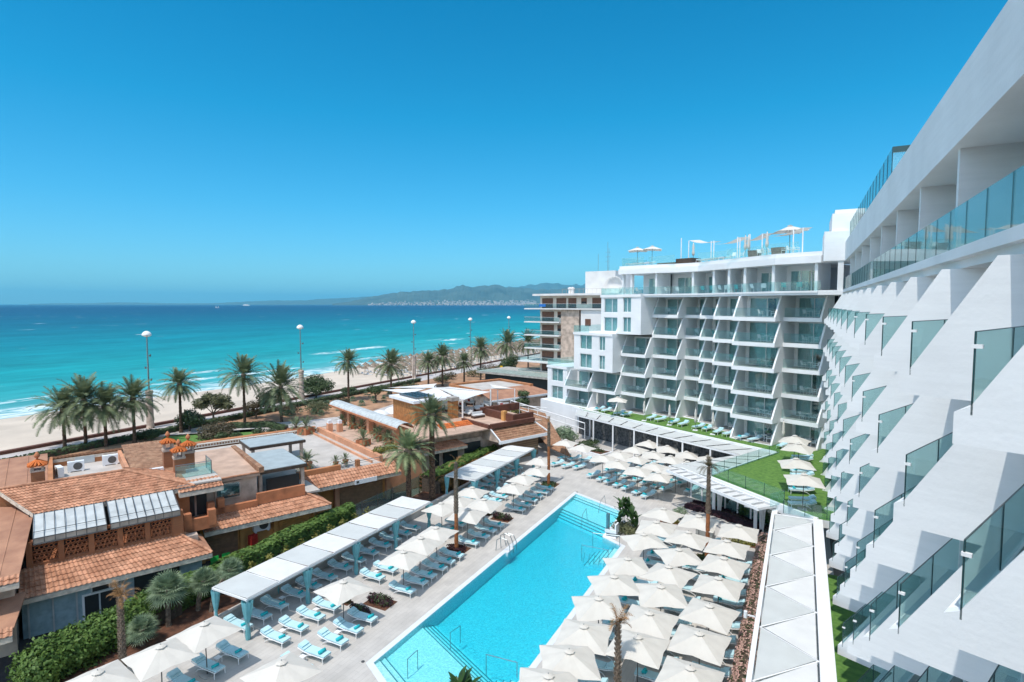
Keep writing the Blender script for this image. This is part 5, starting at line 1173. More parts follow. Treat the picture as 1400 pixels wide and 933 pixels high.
for n_, (x, y, top, L, lab) in enumerate([
    (-91.0, 41.5, 7.4, 1.2, 'leftmost date palm of the dense clump by the beach wall'),
    (-88.7, 43.0, 8.8, 1.35, 'tallest and fullest date palm in the middle of the left clump'),
    (-86.8, 44.6, 7.8, 1.25, 'date palm crowding the right side of the left clump, pale drooping fronds'),
    (-85.3, 47.6, 8.3, 1.1, 'date palm standing just left of the first tall lamp column'),
    (-85.9, 54.9, 9.2, 0.98, 'slim lone date palm right of the first tall lamp column'),
    (-80.1, 61.8, 10.4, 1.12, 'tall date palm with upright fronds behind the round green lawn'),
    (-78.5, 67.7, 8.2, 1.35, 'broad date palm with orange heart and many drooping fronds'),
    (-83.5, 89.2, 9.6, 0.95, 'lone slender date palm standing against bare sand'),
    (-78.6, 96.9, 9.1, 1.25, 'bushy date palm with brown skirt left of the third lamp column'),
    (-79.7, 112.2, 7.6, 0.9, 'small date palm between the third lamp and a bigger palm'),
    (-78.1, 115.8, 9.0, 1.1, 'date palm with orange heart behind the roof bar, left of centre'),
    (-75.4, 121.5, 7.0, 0.85, 'low date palm in front of the crowded beach'),
    (-73.7, 126.8, 10.4, 1.15, 'tall date palm beside the road behind the shade sails'),
    (-78.1, 149.9, 10.6, 1.45, 'wide date palm left of the brown apartment house'),
    (-74.5, 157.1, 10.4, 1.25, 'date palm touching the balconies of the apartment house'),
    (-71.0, 166.0, 11.4, 1.3, 'farthest date palm peeping out over the apartment balconies')]):
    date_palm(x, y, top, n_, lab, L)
date_palm(-32.6, 46.4, 10.2, 2, 'tall pool side date palm with glossy green fronds behind the pergolas', .78, r=.34, group='palms by the pergolas')
date_palm(-33.7, 44.0, 7.2, 5, 'lower pool side date palm with pale arching fronds beside the taller one', .88, m='frondlight', skirt=False, r=.28, group='palms by the pergolas')
# transplanted young palms with shaved trunks
def young_palm(x, y, h, split, label, tuft, seed):
    t = thing('young_palm', label, 'palm tree', (x, y, 0), 0, 'young palms set in the pool deck')
    trunk_mb(h * split, .17, .15, rings=14, rough=.02, seed=seed).build('shaved_trunk', 'trunkorange', t)
    mb = MB(); rg = random.Random(seed); z = h * split; i = 0
    mb.tube((0, 0, z), (0, 0, h), .15, .10, 9)
    while z < h - .1:
        for j in range(6):
            a = 2 * math.pi * (j + (i % 2) * .5) / 6 + rg.uniform(-.12, .12); c, s = math.cos(a), math.sin(a); r = .15 - .05 * (z - h * split) / (h - h * split + .01)
            mb.tube((c * r * .7, s * r * .7, z), (c * (r + .07), s * (r + .07), z + .13), .045, .02, 4)
        z += .13; i += 1
    mb.build('rough_trunk', 'trunkbrown', t)
    mb = MB()
    for i in range(tuft):
        az = rg.uniform(0, 6.28); frond_into(mb, (0, 0, h - .1), az, rad(rg.uniform(20, 85)), rg.uniform(.7, 1.3), 1.6, 12, .28, .4, .03, rg, .02)
    mb.build('crown', 'deadfrond' if seed % 2 else 'drygrass', t); return t
young_palm(-24.6, 38.3, 7.3, .42, 'young palm with orange trunk base standing beside the near pergola', 5, 1)
young_palm(-24.5, 57.0, 7.1, .62, 'young palm with long orange trunk at the far corner of the pool', 4, 3)
young_palm(-6.15, 45.8, 7.4, .5, 'young palm among the umbrellas right of the pool, small green tuft', 24, 2)
young_palm(-7.7, 26.7, 4.3, .1, 'young palm at the bottom edge with withered curling brown fronds', 12, 5)
young_palm(-31.7, 16.6, 4.6, .1, 'young palm at the lower left corner with frayed golden top', 16, 7)
# leaf clumps
def leafcloud(mb, blobs, n, size, rg, flat=.6):
    tot = sum(b[3] * b[4] * b[5] for b in blobs)
    for b in blobs:
        k = int(n * b[3] * b[4] * b[5] / tot)
        for _ in range(k):
            u = Vector((rg.gauss(0, 1), rg.gauss(0, 1), rg.gauss(0, 1))).normalized(); r = rg.random() ** .28
            bump = 1 + .16 * math.sin(5 * u.x + b[0] * 3) * math.sin(4 * u.y + b[1]) + .1 * math.sin(9 * u.z + 7 * u.x)
            p = Vector((b[0] + u.x * b[3] * r * bump, b[1] + u.y * b[4] * r * bump, b[2] + u.z * b[5] * r * bump))
            a = Vector((rg.uniform(-1, 1), rg.uniform(-1, 1), rg.uniform(-flat, flat))).normalized(); c = a.cross(u if u.length else Vector((0, 0, 1)))
            if c.length < .1: continue
            c.normalize(); s = size * rg.uniform(.6, 1.25)
            mb.quad(p - a * s, p + c * s * .55, p + a * s, p - c * s * .55)
    return mb
def tree(x, y, blobs, n, size, m, label, group=None, seed=1, z0=0, trunk_r=.16):
    rg = random.Random(seed); t = thing('garden_tree', label, 'tree', (x, y, z0), 0, group)
    mb = MB(); base = min(b[2] - b[5] * .3 for b in blobs)
    mb.tube((0, 0, -.1), (0, 0, base * .55), trunk_r * 1.2, trunk_r * .85, 8)
    for b in blobs: mb.tube((0, 0, base * .5), (b[0] * .5, b[1] * .5, (base * .5 + b[2]) / 2), trunk_r * .6, trunk_r * .4, 6).tube((b[0] * .5, b[1] * .5, (base * .5 + b[2]) / 2), (b[0], b[1], b[2]), trunk_r * .4, trunk_r * .12, 5)
    mb.build('trunk', 'bark', t); leafcloud(MB(), blobs, n, size, rg).build('crown', m, t) if False else None
    mc = MB(); leafcloud(mc, blobs, n, size, rg); mc.build('crown', m, t); return t
tree(-90.0, 63.3, [(-1.5, -1, 3.0, 1.5, 1.5, 1.0), (1.2, .5, 3.6, 1.7, 1.6, 1.1), (0, 1.3, 2.6, 1.4, 1.4, .9), (2.4, 1, 2.7, 1.1, 1.2, .9), (-.3, -.6, 4.1, 1.2, 1.2, .8)], 4200, .19, 'oliveleaf', 'round olive coloured tree on the promenade between two palms', 'garden trees', 3)
tree(-85.5, 56.0, [(-1, 0, 1.8, 1.4, 1.4, 1.1), (1.1, .2, 2.0, 1.3, 1.4, 1.1), (0, 0, 2.8, 1.1, 1.1, .8)], 3000, .16, 'treeleaf', 'low dark green bush tree right beside the slim lone palm', 'garden trees', 5)
tree(-92.5, 89.0, [(-2.4, 0, 2.6, 2, 2, 1.5), (0, 0, 3.4, 2.2, 2.2, 1.6), (2.4, .5, 2.7, 1.9, 2, 1.4), (.5, -1, 2, 2.4, 2, 1.1)], 5200, .2, 'treeleaf', 'wide dark green tree at the base of the second lamp column', 'garden trees', 6)
tree(-84.5, 67.5, [(-1, 0, 2.0, 1.6, 1.5, 1.1), (1.5, 1, 2.9, 1.7, 1.7, 1.2), (0, 2, 3.4, 1.5, 1.5, 1.1)], 3000, .17, 'drygrass', 'sparse brownish tree behind the broad drooping palm', 'garden trees', 7)
tree(-75.0, 53.0, [(-1.3, 0, 1.7, 1.6, 1.6, 1.1), (.9, .6, 2.1, 1.6, 1.6, 1.2), (0, -1, 1.2, 1.8, 1.6, .9), (2, 0, 1.4, 1.3, 1.3, .9)], 3800, .15, 'drygrass', 'feathery dry brown bush in front of the round lawn', 'garden trees', 8)
tree(-77, 90, [(0, 0, 2.4, 1.3, 1.3, .8), (1, .4, 2.9, 1.2, 1.2, .7), (-1, .3, 2.8, 1.1, 1.1, .6)], 1600, .15, 'treeleaf', 'small spreading tree right of the lone palm near the arched canopy', 'garden trees', 9)
tree(-71.5, 138, [(0, 0, 3.2, 2.6, 2.6, 2.4), (1.5, 0, 5, 1.8, 1.8, 1.6), (-1.5, 0, 2.2, 2, 2, 1.8)], 4200, .2, 'treeleaf', 'dense dark green tree by the road under the palms', 'garden trees', 10)
for n_, (x, y, s) in enumerate(((-80, 134, 1.3), (-82, 121, 1.0), (-84, 127, 1.1), (-80, 105, 1.1), (-85, 103, .9), (-82, 145, 1.5), (-86, 49.5, .9), (-83, 80, .8), (-81, 84, .9), (-90, 96, .9), (-79, 76, 1.2), (-83, 73, 1.0))):
    tree(x, y, [(-.9 * s, 0, .8 * s, 1.3 * s, 1.2 * s, .8 * s), (.9 * s, .4, 1.0 * s, 1.3 * s, 1.2 * s, .9 * s)], 1300, .14, ['treeleaf', 'oliveleaf', 'drygrass'][n_ % 3], 'low garden bush, %s counting from the roof bar back towards the left clump' % nth(n_ + 1), 'low bushes of the promenade garden', 20 + n_)
# hedges
def hedge(name, label, pts, w, h, n, size, m, seed, z0=0.0, cat='hedge'):
    rg = random.Random(seed); t = thing(name, label, cat); segs = []
    for (a, b) in zip(pts, pts[1:]): segs.append((Vector(a), Vector(b), (Vector(b) - Vector(a)).length))
    tot = sum(s[2] for s in segs); mb = MB(); core = MB()
    for a, b, L in segs:
        d = (b - a).normalized(); nr = Vector((-d.y, d.x)); k = int(n * L / tot)
        core.prism([tuple(a + nr * w * .32), tuple(b + nr * w * .32), tuple(b - nr * w * .32), tuple(a - nr * w * .32)], z0, z0 + h * .78)
        for _ in range(k):
            s = rg.uniform(-.1, L + .1); ang = rg.uniform(0, math.pi); rr = rg.uniform(.82, 1.06) * (1 + .10 * math.sin(s * 2.3) + .07 * math.sin(s * 5.1 + 2))
            cx = math.cos(ang); sz = math.sin(ang); cx = math.copysign(abs(cx) ** .5, cx) * w / 2 * rr; cz = h * (sz ** .45) * (.9 + .1 * rr) * (1 + .05 * math.sin(s * 1.7)); 
            if rg.random() < .35: cz = rg.uniform(.05, .95) * h; cx = math.copysign(w / 2 * rr, cx)
            p2 = a + d * s + nr * cx; p = Vector((p2.x, p2.y, z0 + cz))
            u = Vector((nr.x * cx, nr.y * cx, cz * .6)).normalized(); a_ = Vector((rg.uniform(-1, 1), rg.uniform(-1, 1), rg.uniform(-.8, .8))); c = a_.cross(u)
            if c.length < .1: continue
            c.normalize(); a_ = (u.cross(c) + u * rg.uniform(-.3, .6)).normalized(); q = size * rg.uniform(.6, 1.3)
            mb.quad(p - a_ * q, p + c * q * .7, p + a_ * q, p - c * q * .7)
    core.build('branches', 'bark', t); mb.build('foliage', m, t); return t
t = thing('hedge', 'big bright green hedge at the lower left, bulging at its near end', 'hedge'); rg = random.Random(12); bl = []
for i in range(12):
    k = i / 11; bl.append((-34.9 - .8 * k + rg.uniform(-.15, .15), 14.2 + 8.2 * k, 1.05 + .1 * math.sin(i * 1.9), 1.35 - .45 * k + rg.uniform(-.1, .12), 1.1, 1.28 + rg.uniform(-.08, .14) - .1 * k))
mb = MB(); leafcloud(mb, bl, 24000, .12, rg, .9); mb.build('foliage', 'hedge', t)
MB().box(-35.5, -34.7, 14.4, 21.8, 0, 1.4).build('branches', 'bark', t)
hedge('hedge', 'clipped green hedge continuing the big one between tiled houses and near pergola', [(-35.7, 22), (-36.0, 31), (-36.1, 38.5)], 1.2, 2.05, 12000, .12, 'hedge', 3)
hedge('hedge', 'bright clipped hedge behind the far pergola below the restaurant roofs', [(-34.9, 48.5), (-35.0, 63.0)], 1.5, 2.1, 9000, .13, 'hedge', 4)
hedge('promenade_hedge', 'low dark hedge between the paved promenade and the sandy garden', [(-87.6, 10), (-87.6, 70), (-88, 120)], 1.1, .9, 9000, .16, 'treeleaf', 5)
hedge('shrub_row', 'copper and yellow croton shrubs in front of the far clipped hedge', [(-33.6, 48.5), (-33.6, 62.0)], 1.6, 1.7, 3600, .16, 'orangeleaf', 6, cat='shrubs')
hedge('shrub_bank', 'large yellow green pittosporum bank between restaurant and hotel plinth', [(-33.5, 74.0), (-37.5, 78.0), (-43.5, 83.0)], 3.4, 2.9, 6500, .2, 'yellowleaf', 7, cat='shrubs')
hedge('garden_hedge', 'curving dark hedge round the garden lawn behind the chimney cluster', [(-82, 60.5), (-77, 64), (-72, 63)], .9, .9, 2500, .14, 'treeleaf', 8)
hedge('ground_cover', 'purple leaved ground cover bed under the glazed dining room', [(-9.4, 57.6), (-5.8, 56.3), (-2.3, 53.9)], 2.0, .35, 5200, .10, 'purpleleaf', 9, cat='flower bed')
hedge('flower_border', 'narrow border of pink flowering shrubs beside the triangular panel canopy', [(-2.3, 24), (-2.3, 51.5)], 1.0, .75, 11000, .075, 'pinkflower', 10, cat='flower bed')
hedge('flower_border_leaves', 'green foliage showing between the pink blooms of the long border', [(-2.3, 24), (-2.3, 51.5)], .95, .74, 7000, .075, 'treeleaf', 11, cat='flower bed')
def shrub(x, y, r, h, n, size, m, label, group, seed, z0=0.0):
    rg = random.Random(seed); t = thing('shrub', label, 'shrub', (x, y, z0), 0, group); mb = MB()
    leafcloud(mb, [(0, 0, h * .5, r, r, h * .55), (r * .5, 0, h * .45, r * .6, r * .6, h * .4), (-r * .4, r * .3, h * .55, r * .5, r * .5, h * .5)], n, size, rg, 1.0); mb.build('foliage', m, t)
    ms = MB()
    for i in range(5): a = i * 1.3; ms.tube((0, 0, 0), (r * .5 * math.cos(a), r * .5 * math.sin(a), h * .6), .02, .008, 4)
    ms.build('stems', 'bark', t); return t
for i in range(10):
    shrub(-34.3, 25.2 + 1.5 * i, .42, 1.5, 260, .11, 'yellowleaf', 'yellow green shrub in front of the clipped hedge, %s from its near end' % nth(i + 1), 'yellow green shrubs before the hedge', 60 + i, .25)
for n_, (x, y, lab) in enumerate(((-24.7, 29.0, 'dark spiky shrubs in the square planter beside the poolside loungers'), (-27.4, 29.6, 'dark spiky shrubs half under the near pergola edge'), (-25.0, 27.4, 'dark shrub strip touching the foot of a shaded lounger near the pool'), (-27.2, 28.0, 'small dark shrub strip under the front umbrella'), (-24.5, 46.0, 'dark spiky shrubs in the planter midway along the pool'), (-26.6, 46.3, 'small dark shrubs between umbrellas midway along the pool'))):
    t = thing('planter_bed', lab, 'flower bed', (x, y, 0), 0, 'low planted squares in the deck'); mb = MB(); rg = random.Random(80 + n_)
    if n_ in (0, 4): w_, d_ = .95, .65
    else: w_, d_ = .8, .3
    leafcloud(mb, [(-w_ * .5, 0, .25, w_ * .6, d_ * .8, .3), (w_ * .5, 0, .22, w_ * .6, d_ * .8, .3)], 650, .085, rg, 1.2); mb.build('foliage', 'purpleleaf' if n_ % 2 == 0 else 'drygrass', t)
    mg = MB(); leafcloud(mg, [(0, 0, .26, w_ * 1.0, d_ * .8, .3)], 350, .08, rg, 1.2); mg.build('leaves', 'treeleaf', t)
    MB().box(-w_, w_, -d_, d_, 0, .02).build('soil', 'soil', t)
for n_, (x, y, w_, d_, lab) in enumerate(((-24.6, 38.2, .9, 1.0, 'red leaved bed at the foot of the orange palm trunk near the pergola'), (-24.5, 57.1, .9, 1.0, 'green bed at the foot of the far corner palm'), (-6.2, 45.6, .8, .9, 'green bed at the foot of the palm among the umbrellas'))):
    t = thing('planter_bed', lab, 'flower bed', (x, y, 0), 0, 'low planted squares in the deck'); mb = MB(); leafcloud(mb, [(0, 0, .12, w_, d_, .2)], 700, .09, random.Random(n_), 1.2)
    mb.build('foliage', 'purpleleaf' if n_ == 0 else 'treeleaf', t); MB().box(-w_, w_, -d_, d_, 0, .02).build('soil', 'soil', t)
# broad-leaved plants (strelitzia)
def banana(x, y, stems, h, label, seed, sc=1.0):
    rg = random.Random(seed); t = thing('strelitzia', label, 'plant', (x, y, 0), 0, 'broad leaved plants by the pool'); mb = MB(); ms = MB()
    for s in range(stems):
        bx, by = rg.uniform(-.8, .8) * sc, rg.uniform(-.7, .7) * sc; hh = h * rg.uniform(.55, 1)
        for i in range(7):
            az = rg.uniform(0, 6.28); l = rg.uniform(.6, .95); z0 = hh * rg.uniform(.3, .8); tilt = rg.uniform(.15, .6)
            o = Vector((bx, by, z0)); d = Vector((math.cos(az) * tilt, math.sin(az) * tilt, 1)).normalized(); sd = d.cross(Vector((0, 0, 1))).normalized()
            ms.tube((bx, by, 0), o, .025, .02, 4); n = 6
            for k in range(n):
                t0, t1 = k / n, (k + 1) / n; w0, w1 = .19 * math.sin(math.pi * (.08 + .9 * t0)), .19 * math.sin(math.pi * (.08 + .9 * t1)) if k < n - 1 else .01
                dr = Vector((math.cos(az), math.sin(az), -.3)); p0 = o + d * l * t0 + dr * .35 * t0 ** 2; p1 = o + d * l * t1 + dr * .35 * t1 ** 2
                mb.quad(p0 - sd * w0 + d * .04, p0, p1, p1 - sd * w1 + d * .04); mb.quad(p0, p0 + sd * w0 + d * .04, p1 + sd * w1 + d * .04, p1)
    mb.build('leaves', 'bananaleaf', t); ms.build('stems', 'treeleaf', t); return t
banana(-13.4, 48.6, 9, 3.0, 'tall broad leaved plant cluster at the far right corner of the pool', 4, 1.2)
banana(-14.6, 23.4, 4, 1.35, 'broad pointed leaves rising at the bottom edge of the picture', 9, .5)
tree(-13.2, 48.2, [(0, 0, .35, 1.5, 1.2, .4)], 1400, .1, 'oliveleaf', 'mounded ground shrubs round the broad leaved plant beside the pool', None, 31, trunk_r=.03)
# fan palms at the left
def fan_crown(seed, n=38, R=.82):
    rg = random.Random(seed); mb = MB()
    for i in range(n):
        k = i / n; az = i * 2.4; el = rad(80 - 125 * k); d = Vector((math.cos(az) * math.cos(el), math.sin(az) * math.cos(el), math.sin(el))); sd = d.cross(Vector((0, 0, 1))); sd = sd.normalized() if sd.length > .05 else Vector((1, 0, 0)); up = sd.cross(d)
        o = d * R * .55; mb.quad(Vector((0, 0, 0)) - sd * .012, Vector((0, 0, 0)) + sd * .012, o + sd * .012, o - sd * .012)
        for j in range(15):
            a = rad(-105 + 210 * j / 14); v = (d * math.cos(a) + sd * math.sin(a) + up * .12).normalized(); L = R * .62 * rg.uniform(.85, 1.1); w = sd * math.cos(a) - d * math.sin(a)
            mb.quad(o, o + v * L * .5 + w * .028, o + v * L * 1.15 + Vector((0, 0, -.10)), o + v * L * .5 - w * .028)
    return mb
for n_, (x, y, h_, lx, ly, sc_, lab) in enumerate([(-34.2, 20.6, 2.2, -.3, .2, 1.35, 'large grey green fan palm bush standing nearest behind the front umbrellas'), (-34.3, 22.6, 1.9, .2, .3, 1.05, 'middle fan palm between the large one and the leaning trunk'), (-33.4, 22.9, 2.5, .5, 1.1, .9, 'fan palm on a pale leaning trunk touching the pergola corner'), (-33.6, 18.7, 1.0, 0, 0, 1.0, 'low fan palm close behind the front umbrella'), (-34.8, 24.4, 1.3, .1, .3, .8, 'small fan palm tucked against the hedge by the pergola corner')]):
    t = thing('fan_palm', lab, 'palm', (x, y, .2), 0, 'fan palms by the hedge')
    trunk_mb(h_, .15, .13, (lx, ly), int(h_ * 7), 8, seed=n_).build('trunk', 'trunkbrown', t)
    meshobj('crown', crown_mesh(('fan', n_ % 2), lambda: fan_crown(n_), 'fanleaf'), t, (lx, ly, h_), sc_, n_)
# potted palms on the terraces
def potted(s, w, z, label, sc_=1.0, square=False):
    x_, y_ = xy(s, w); t = thing('potted_palm', label, 'potted plant', (x_, y_, z), 0, 'potted palms on the terraces'); t.scale = (sc_,) * 3
    if square: MB().box(-.5, .5, -.5, .5, 0, .55).build('pot', 'terracotta', t)
    else: MB().lathe([(.28, 0), (.40, .5), (.44, .52), (.44, .58), (.36, .58)], n=12).build('pot', 'terracotta', t)
    meshobj('crown', crown_mesh(('cycad',), lambda: palm_crown(300, 26, .95, .1, .26, .03, 14), 'frond'), t, (0, 0, .75), 1.0, s)
    MB().tube((0, 0, .5), (0, 0, .85), .09, .08, 8).build('stem', 'trunkbrown', t)
for n_, (s, w, z, k, q, lab) in enumerate([(-56.0, 19.2, 3.62, 1.3, 0, 'potted palm beside the post of the grey flat awning'), (-54.6, 21.6, 3.9, .7, 0, 'small potted palm at the left of the pair on the terrace edge'), (-54.6, 22.6, 3.9, .75, 0, 'small potted palm at the right of the pair on the terrace edge'),
    (-72.4, 29.6, 3.95, 1.0, 0, 'potted palm farthest back along the peach wall'), (-69.6, 29.9, 3.95, 1.1, 0, 'potted palm second from the back along the peach wall'), (-67.0, 30.0, 3.95, 1.1, 0, 'potted palm just behind the middle peach pillar'), (-62.8, 29.9, 3.95, 1.0, 0, 'round potted plant just before the middle peach pillar'), (-61.4, 29.6, 3.95, 1.15, 0, 'tall potted palm among three near the front of the peach wall'), (-60.0, 30.0, 3.95, 1.0, 0, 'potted palm second from the front of the peach wall'), (-58.6, 29.3, 3.95, 1.0, 0, 'potted palm frontmost along the peach wall'),
    (-60.5, 27.2, 3.95, 1.2, 1, 'square box palm on the pink terrace beside the step wall'), (-71.8, 24.6, 3.62, 1.5, 1, 'bushy box palm at the back corner of the pale terrace'), (-73.8, 24.0, 3.3, 1.5, 1, 'bushy box palm behind the balustrade at the back corner')]): potted(s, w, z, lab, k, q)
for n_, (s, w, l) in enumerate(((-74.2, 9.6, 1), (-74.2, 16.2, 2), (-74.2, 20.4, 3))):
    x_, y_ = xy(s, w); t = thing('planter', 'orange planter box with shrubs behind the balustrade, %s from the chimneys' % nth(l), 'planter', (x_, y_, 3.0), -A24, 'orange planter boxes'); MB().box(-.6, .6, -1.6, 1.6, 0, .9).build('box', 'orangewall', t)
    mb = MB(); leafcloud(mb, [(0, -.8, 1.2, .6, .8, .5), (0, .8, 1.1, .5, .8, .45)], 700, .12, random.Random(n_), 1); mb.build('foliage', 'treeleaf', t)
tree(*xy(-56.6, 27.8), [(0, -.8, .5, .7, .9, .5), (.3, .8, .5, .7, .9, .5)], 1000, .13, 'yellowleaf', 'lush green shrubs in the corner between terrace and roof canopy', None, 44, z0=3.7, trunk_r=.04)
tree(-30.0, 75.5, [(0, 0, 1.5, 1.4, 1.4, 1.1), (1, 0, 1.2, 1, 1, .8)], 2000, .14, 'fanleaf', 'grey green round tree behind the farthest left umbrellas', None, 45)
tree(-43.0, 88.0, [(0, 0, 3.2, 1.5, 1.5, .9), (.3, .2, 4.6, 1.1, 1.1, .6)], 1600, .17, 'treeleaf', 'layered dark tree against the white hotel plinth', None, 46)
tree(-9.6, 53.3, [(0, 0, .7, .7, .6, .5)], 500, .09, 'fanleaf', 'small airy shrub beside the plaza loungers near the dining room', None, 47, trunk_r=.03)
for n_, (x, y, lab) in enumerate(((-6.6, 58.6, 'left bush behind the dining room glass'), (-4.2, 56.4, 'middle bush before the dining room glass between drapes'), (-2.2, 54.9, 'right bush before the dining room glass'))): tree(x, y, [(0, 0, 1.0, .8, .8, .9)], 900, .14, 'bananaleaf', lab, None, 48 + n_, trunk_r=.03)
for n_, (x, y, w_, d_, lab) in enumerate(((-10.3, 52.2, .9, .45, 'orange and green planting strip behind the second umbrella row'), (-3.9, 50.0, 1.6, .3, 'olive green planting strip behind the last umbrellas'))):
    t = thing('planter_bed', lab, 'flower bed', (x, y, 0), 0, 'low planted squares in the deck'); mb = MB(); leafcloud(mb, [(0, 0, .2, w_, d_, .25)], 600, .09, random.Random(n_ + 9), 1.2); mb.build('foliage', 'yellowleaf', t); MB().box(-w_, w_, -d_, d_, 0, .05).build('soil', 'soil', t)
t = thing('planter', 'grey stone planter cube beside the palm among the umbrellas', 'planter', (-6.9, 49.9, 0)); MB().box(-.7, .7, -.5, .5, 0, 1.3).build('box', 'stonegrey', t); mb = MB(); leafcloud(mb, [(0, 0, 1.4, .6, .4, .2)], 300, .09, random.Random(2), 1); mb.build('foliage', 'yellowleaf', t)
t = thing('raised_bed', 'raised bed with clipped shrubs and pale kerb behind the left plaza umbrellas', 'flower bed', (-25.2, 72.6, 0), -A24); mb = MB(); leafcloud(mb, [(0, 0, .6, 2.6, .8, .35), (-2, 2, .6, 1, 2, .3)], 2000, .12, random.Random(6), 1); mb.build('foliage', 'treeleaf', t); MB().box(-3, 3, -1.2, 1.2, 0, .45).build('kerb', 'white', t); MB().box(-2.8, 2.8, -1, 1, .45, .47).build('soil', 'soil', t)
# ridged glass / mesh fence between the hedges and the low wall of the terrace
t = thing('low_wall', 'low pale wall holding the planted strip along the pergolas', 'wall'); MB().box(-32.0, -31.75, 4, 64.5, 0, .55).build('wall', 'stonegrey', t); MB().box(-32.05, -31.7, 4, 64.5, .55, .62).build('coping', 'palepave', t)
t = thing('mesh_fence', 'grey mesh fence on slim posts between hedge and pool side palms', 'fence'); MB().box(-35.8, -35.76, 35, 48.5, 0, 1.8).build('mesh', 'rail', t)
for i in range(7): MB().tube((-35.7, 35.2 + 2.2 * i, 0), (-35.7, 35.2 + 2.2 * i, 1.95), .03, n=6).build('post', 'pole', t)
# agave-like clumps in the sandy garden
for i in range(26):
    rg = random.Random(400 + i); x = rg.uniform(-86, -75); y = rg.uniform(72, 104)
    t = thing('agave', 'small agave or cactus clump scattered in the sandy promenade garden', 'plant', (x, y, 0), 0, 'agave clumps in the sandy garden')
    meshobj('leaves', crown_mesh(('agave',), lambda: fan_crown(77, 20, .8), 'fanleaf'), t, (0, 0, .3), rg.uniform(.5, 1.1), i)
# thatched parasols and sunbeds on the distant beach
thp = MB(); thp.lathe([(1.25, 2.0), (.9, 2.3), (.05, 2.95)], n=10).tube((0, 0, 0), (0, 0, 2.1), .06, n=5); tp0 = thp.build('beach_parasol', 'thatch'); tag(tp0, 'thatched parasol in the dense rows on the distant beach', 'parasol', 'thatched parasols on the beach')
sb0 = MB().box(-.35, .35, -.95, .55, .25, .35).slabpoly([(-.35, .55, .3), (.35, .55, .3), (.35, .95, .65), (-.35, .95, .65)], (0, .05, .05)).box(-.3, .3, -.8, -.7, 0, .25).box(-.3, .3, .4, .5, 0, .25).build('beach_sunbed', 'fabricwhite'); tag(sb0, 'pale sunbed between the thatched parasols on the distant beach', 'sunbed', 'sunbeds on the beach')
rg = random.Random(77); spots = []
for r in range(62):
    for c in range(9):
        spots.append((-99.5 - 4.1 * c + rg.uniform(-.5, .5), 131 + 4.3 * r + 1.5 * (c % 2) + rg.uniform(-.5, .5)))
spots = [(x, y) for x, y in spots if x > -134 and not (y < 150 and x < -124)]; spots.sort(key=lambda p: p[1])
def bz(x): return -0.45 - (-94.6 - x) * .036 
for i, (x, y) in enumerate(spots[:290]):
    o = tp0 if i == 0 else tp0.copy()
    if i: COL.objects.link(o)
    o.location = (x, y, bz(x)); s = rg.uniform(.85, 1.1); o.scale = (s, s, rg.uniform(.9, 1.1))
    o = sb0 if i == 0 else sb0.copy()
    if i: COL.objects.link(o)
    o.location = (x + 1.6, y + rg.uniform(-.8, .8), bz(x)); o.rotation_euler = (0, 0, 1.57 + rg.uniform(-.1, .1))
mb = MB()
for (x, y) in spots[290:]: mb.lathe([(1.25, bz(x) + 2.0), (.9, bz(x) + 2.3), (.05, bz(x) + 2.95)], x, y, 8).tube((x, y, bz(x)), (x, y, bz(x) + 2), .06, n=4)
tag(mb.build('far_parasols', 'thatch'), 'mass of thatched parasols shrinking into the distance along the beach', 'parasols', kind='stuff')

# ================================================================== POOL TERRACE FURNITURE
def drape(parent, x, y, h, seed=0, sc=1.0):
    mb = MB(); rg = random.Random(seed); n = 20; rows = [(0, .13), (.25, .16), (.75, .13), (1.0, .10), (1.25, .17), (1.8, .27), (h - .02, .34)]
    prev = None
    for z, r in rows:
        ring = []
        for j in range(n):
            a = 2 * math.pi * j / n; q = r * (1 + .22 * math.cos(7 * a)) * sc; ring.append((x + q * math.cos(a) * 1.0, y + q * math.sin(a) * .8, z))
        k = len(mb.v); mb.v += ring
        if prev is not None:
            for j in range(n): mb.f.append((prev + j, prev + (j + 1) % n, k + (j + 1) % n, k + j))
        prev = k
    return mb.build('drape', 'curtain', parent, True)
def cabana(label, x0, x1, y0, y1, np_, nbay, z=2.55):
    t = thing('shade_pergola', label, 'pergola', (0, 0, 0), 0, 'white fabric roofed pergolas with turquoise drapes')
    mb = MB(); mb.box(x0, x0 + .08, y0, y1, z - .14, z).box(x1 - .08, x1, y0, y1, z - .14, z)
    for i in range(np_ + 1): y = y0 + (y1 - y0 - .08) * i / np_; mb.box(x0 + .08, x1 - .08, y, y + .08, z - .12, z - .002)
    mb.build('frame', 'metalwhite', t)
    for i in range(np_):
        a = y0 + (y1 - y0) * i / np_ + .09; b = y0 + (y1 - y0) * (i + 1) / np_ - .03
        m_ = MB(); K = 6
        for j in range(K):
            xa = x0 + .03 + (x1 - x0 - .06) * j / K; xb = x0 + .03 + (x1 - x0 - .06) * (j + 1) / K; za = z + .03 - .03 * math.sin(math.pi * j / K); zb = z + .03 - .03 * math.sin(math.pi * (j + 1) / K)
            m_.slabpoly([(xa, a, za), (xb, a, zb), (xb, b, zb), (xa, b, za)], (0, 0, .012))
        m_.build('roof_panel', 'panelgrey' if i % 2 == 0 else 'fabricwhite', t)
    for i in range(nbay + 1):
        y = y0 + .12 + (y1 - y0 - .24) * i / nbay
        for x in (x0 + .06, x1 - .06): MB().box(x - .04, x + .04, y - .04, y + .04, 0, z - .14).build('post', 'metalwhite', t)
        drape(t, x1 - .12, y, z - .15, i); drape(t, x0 + .16, y, z - .15, i + 9, .8)
    return t
cabana('near shade pergola with eight alternating white and grey roof panels', -32.0, -28.85, 22.0, 40.8, 8, 4)
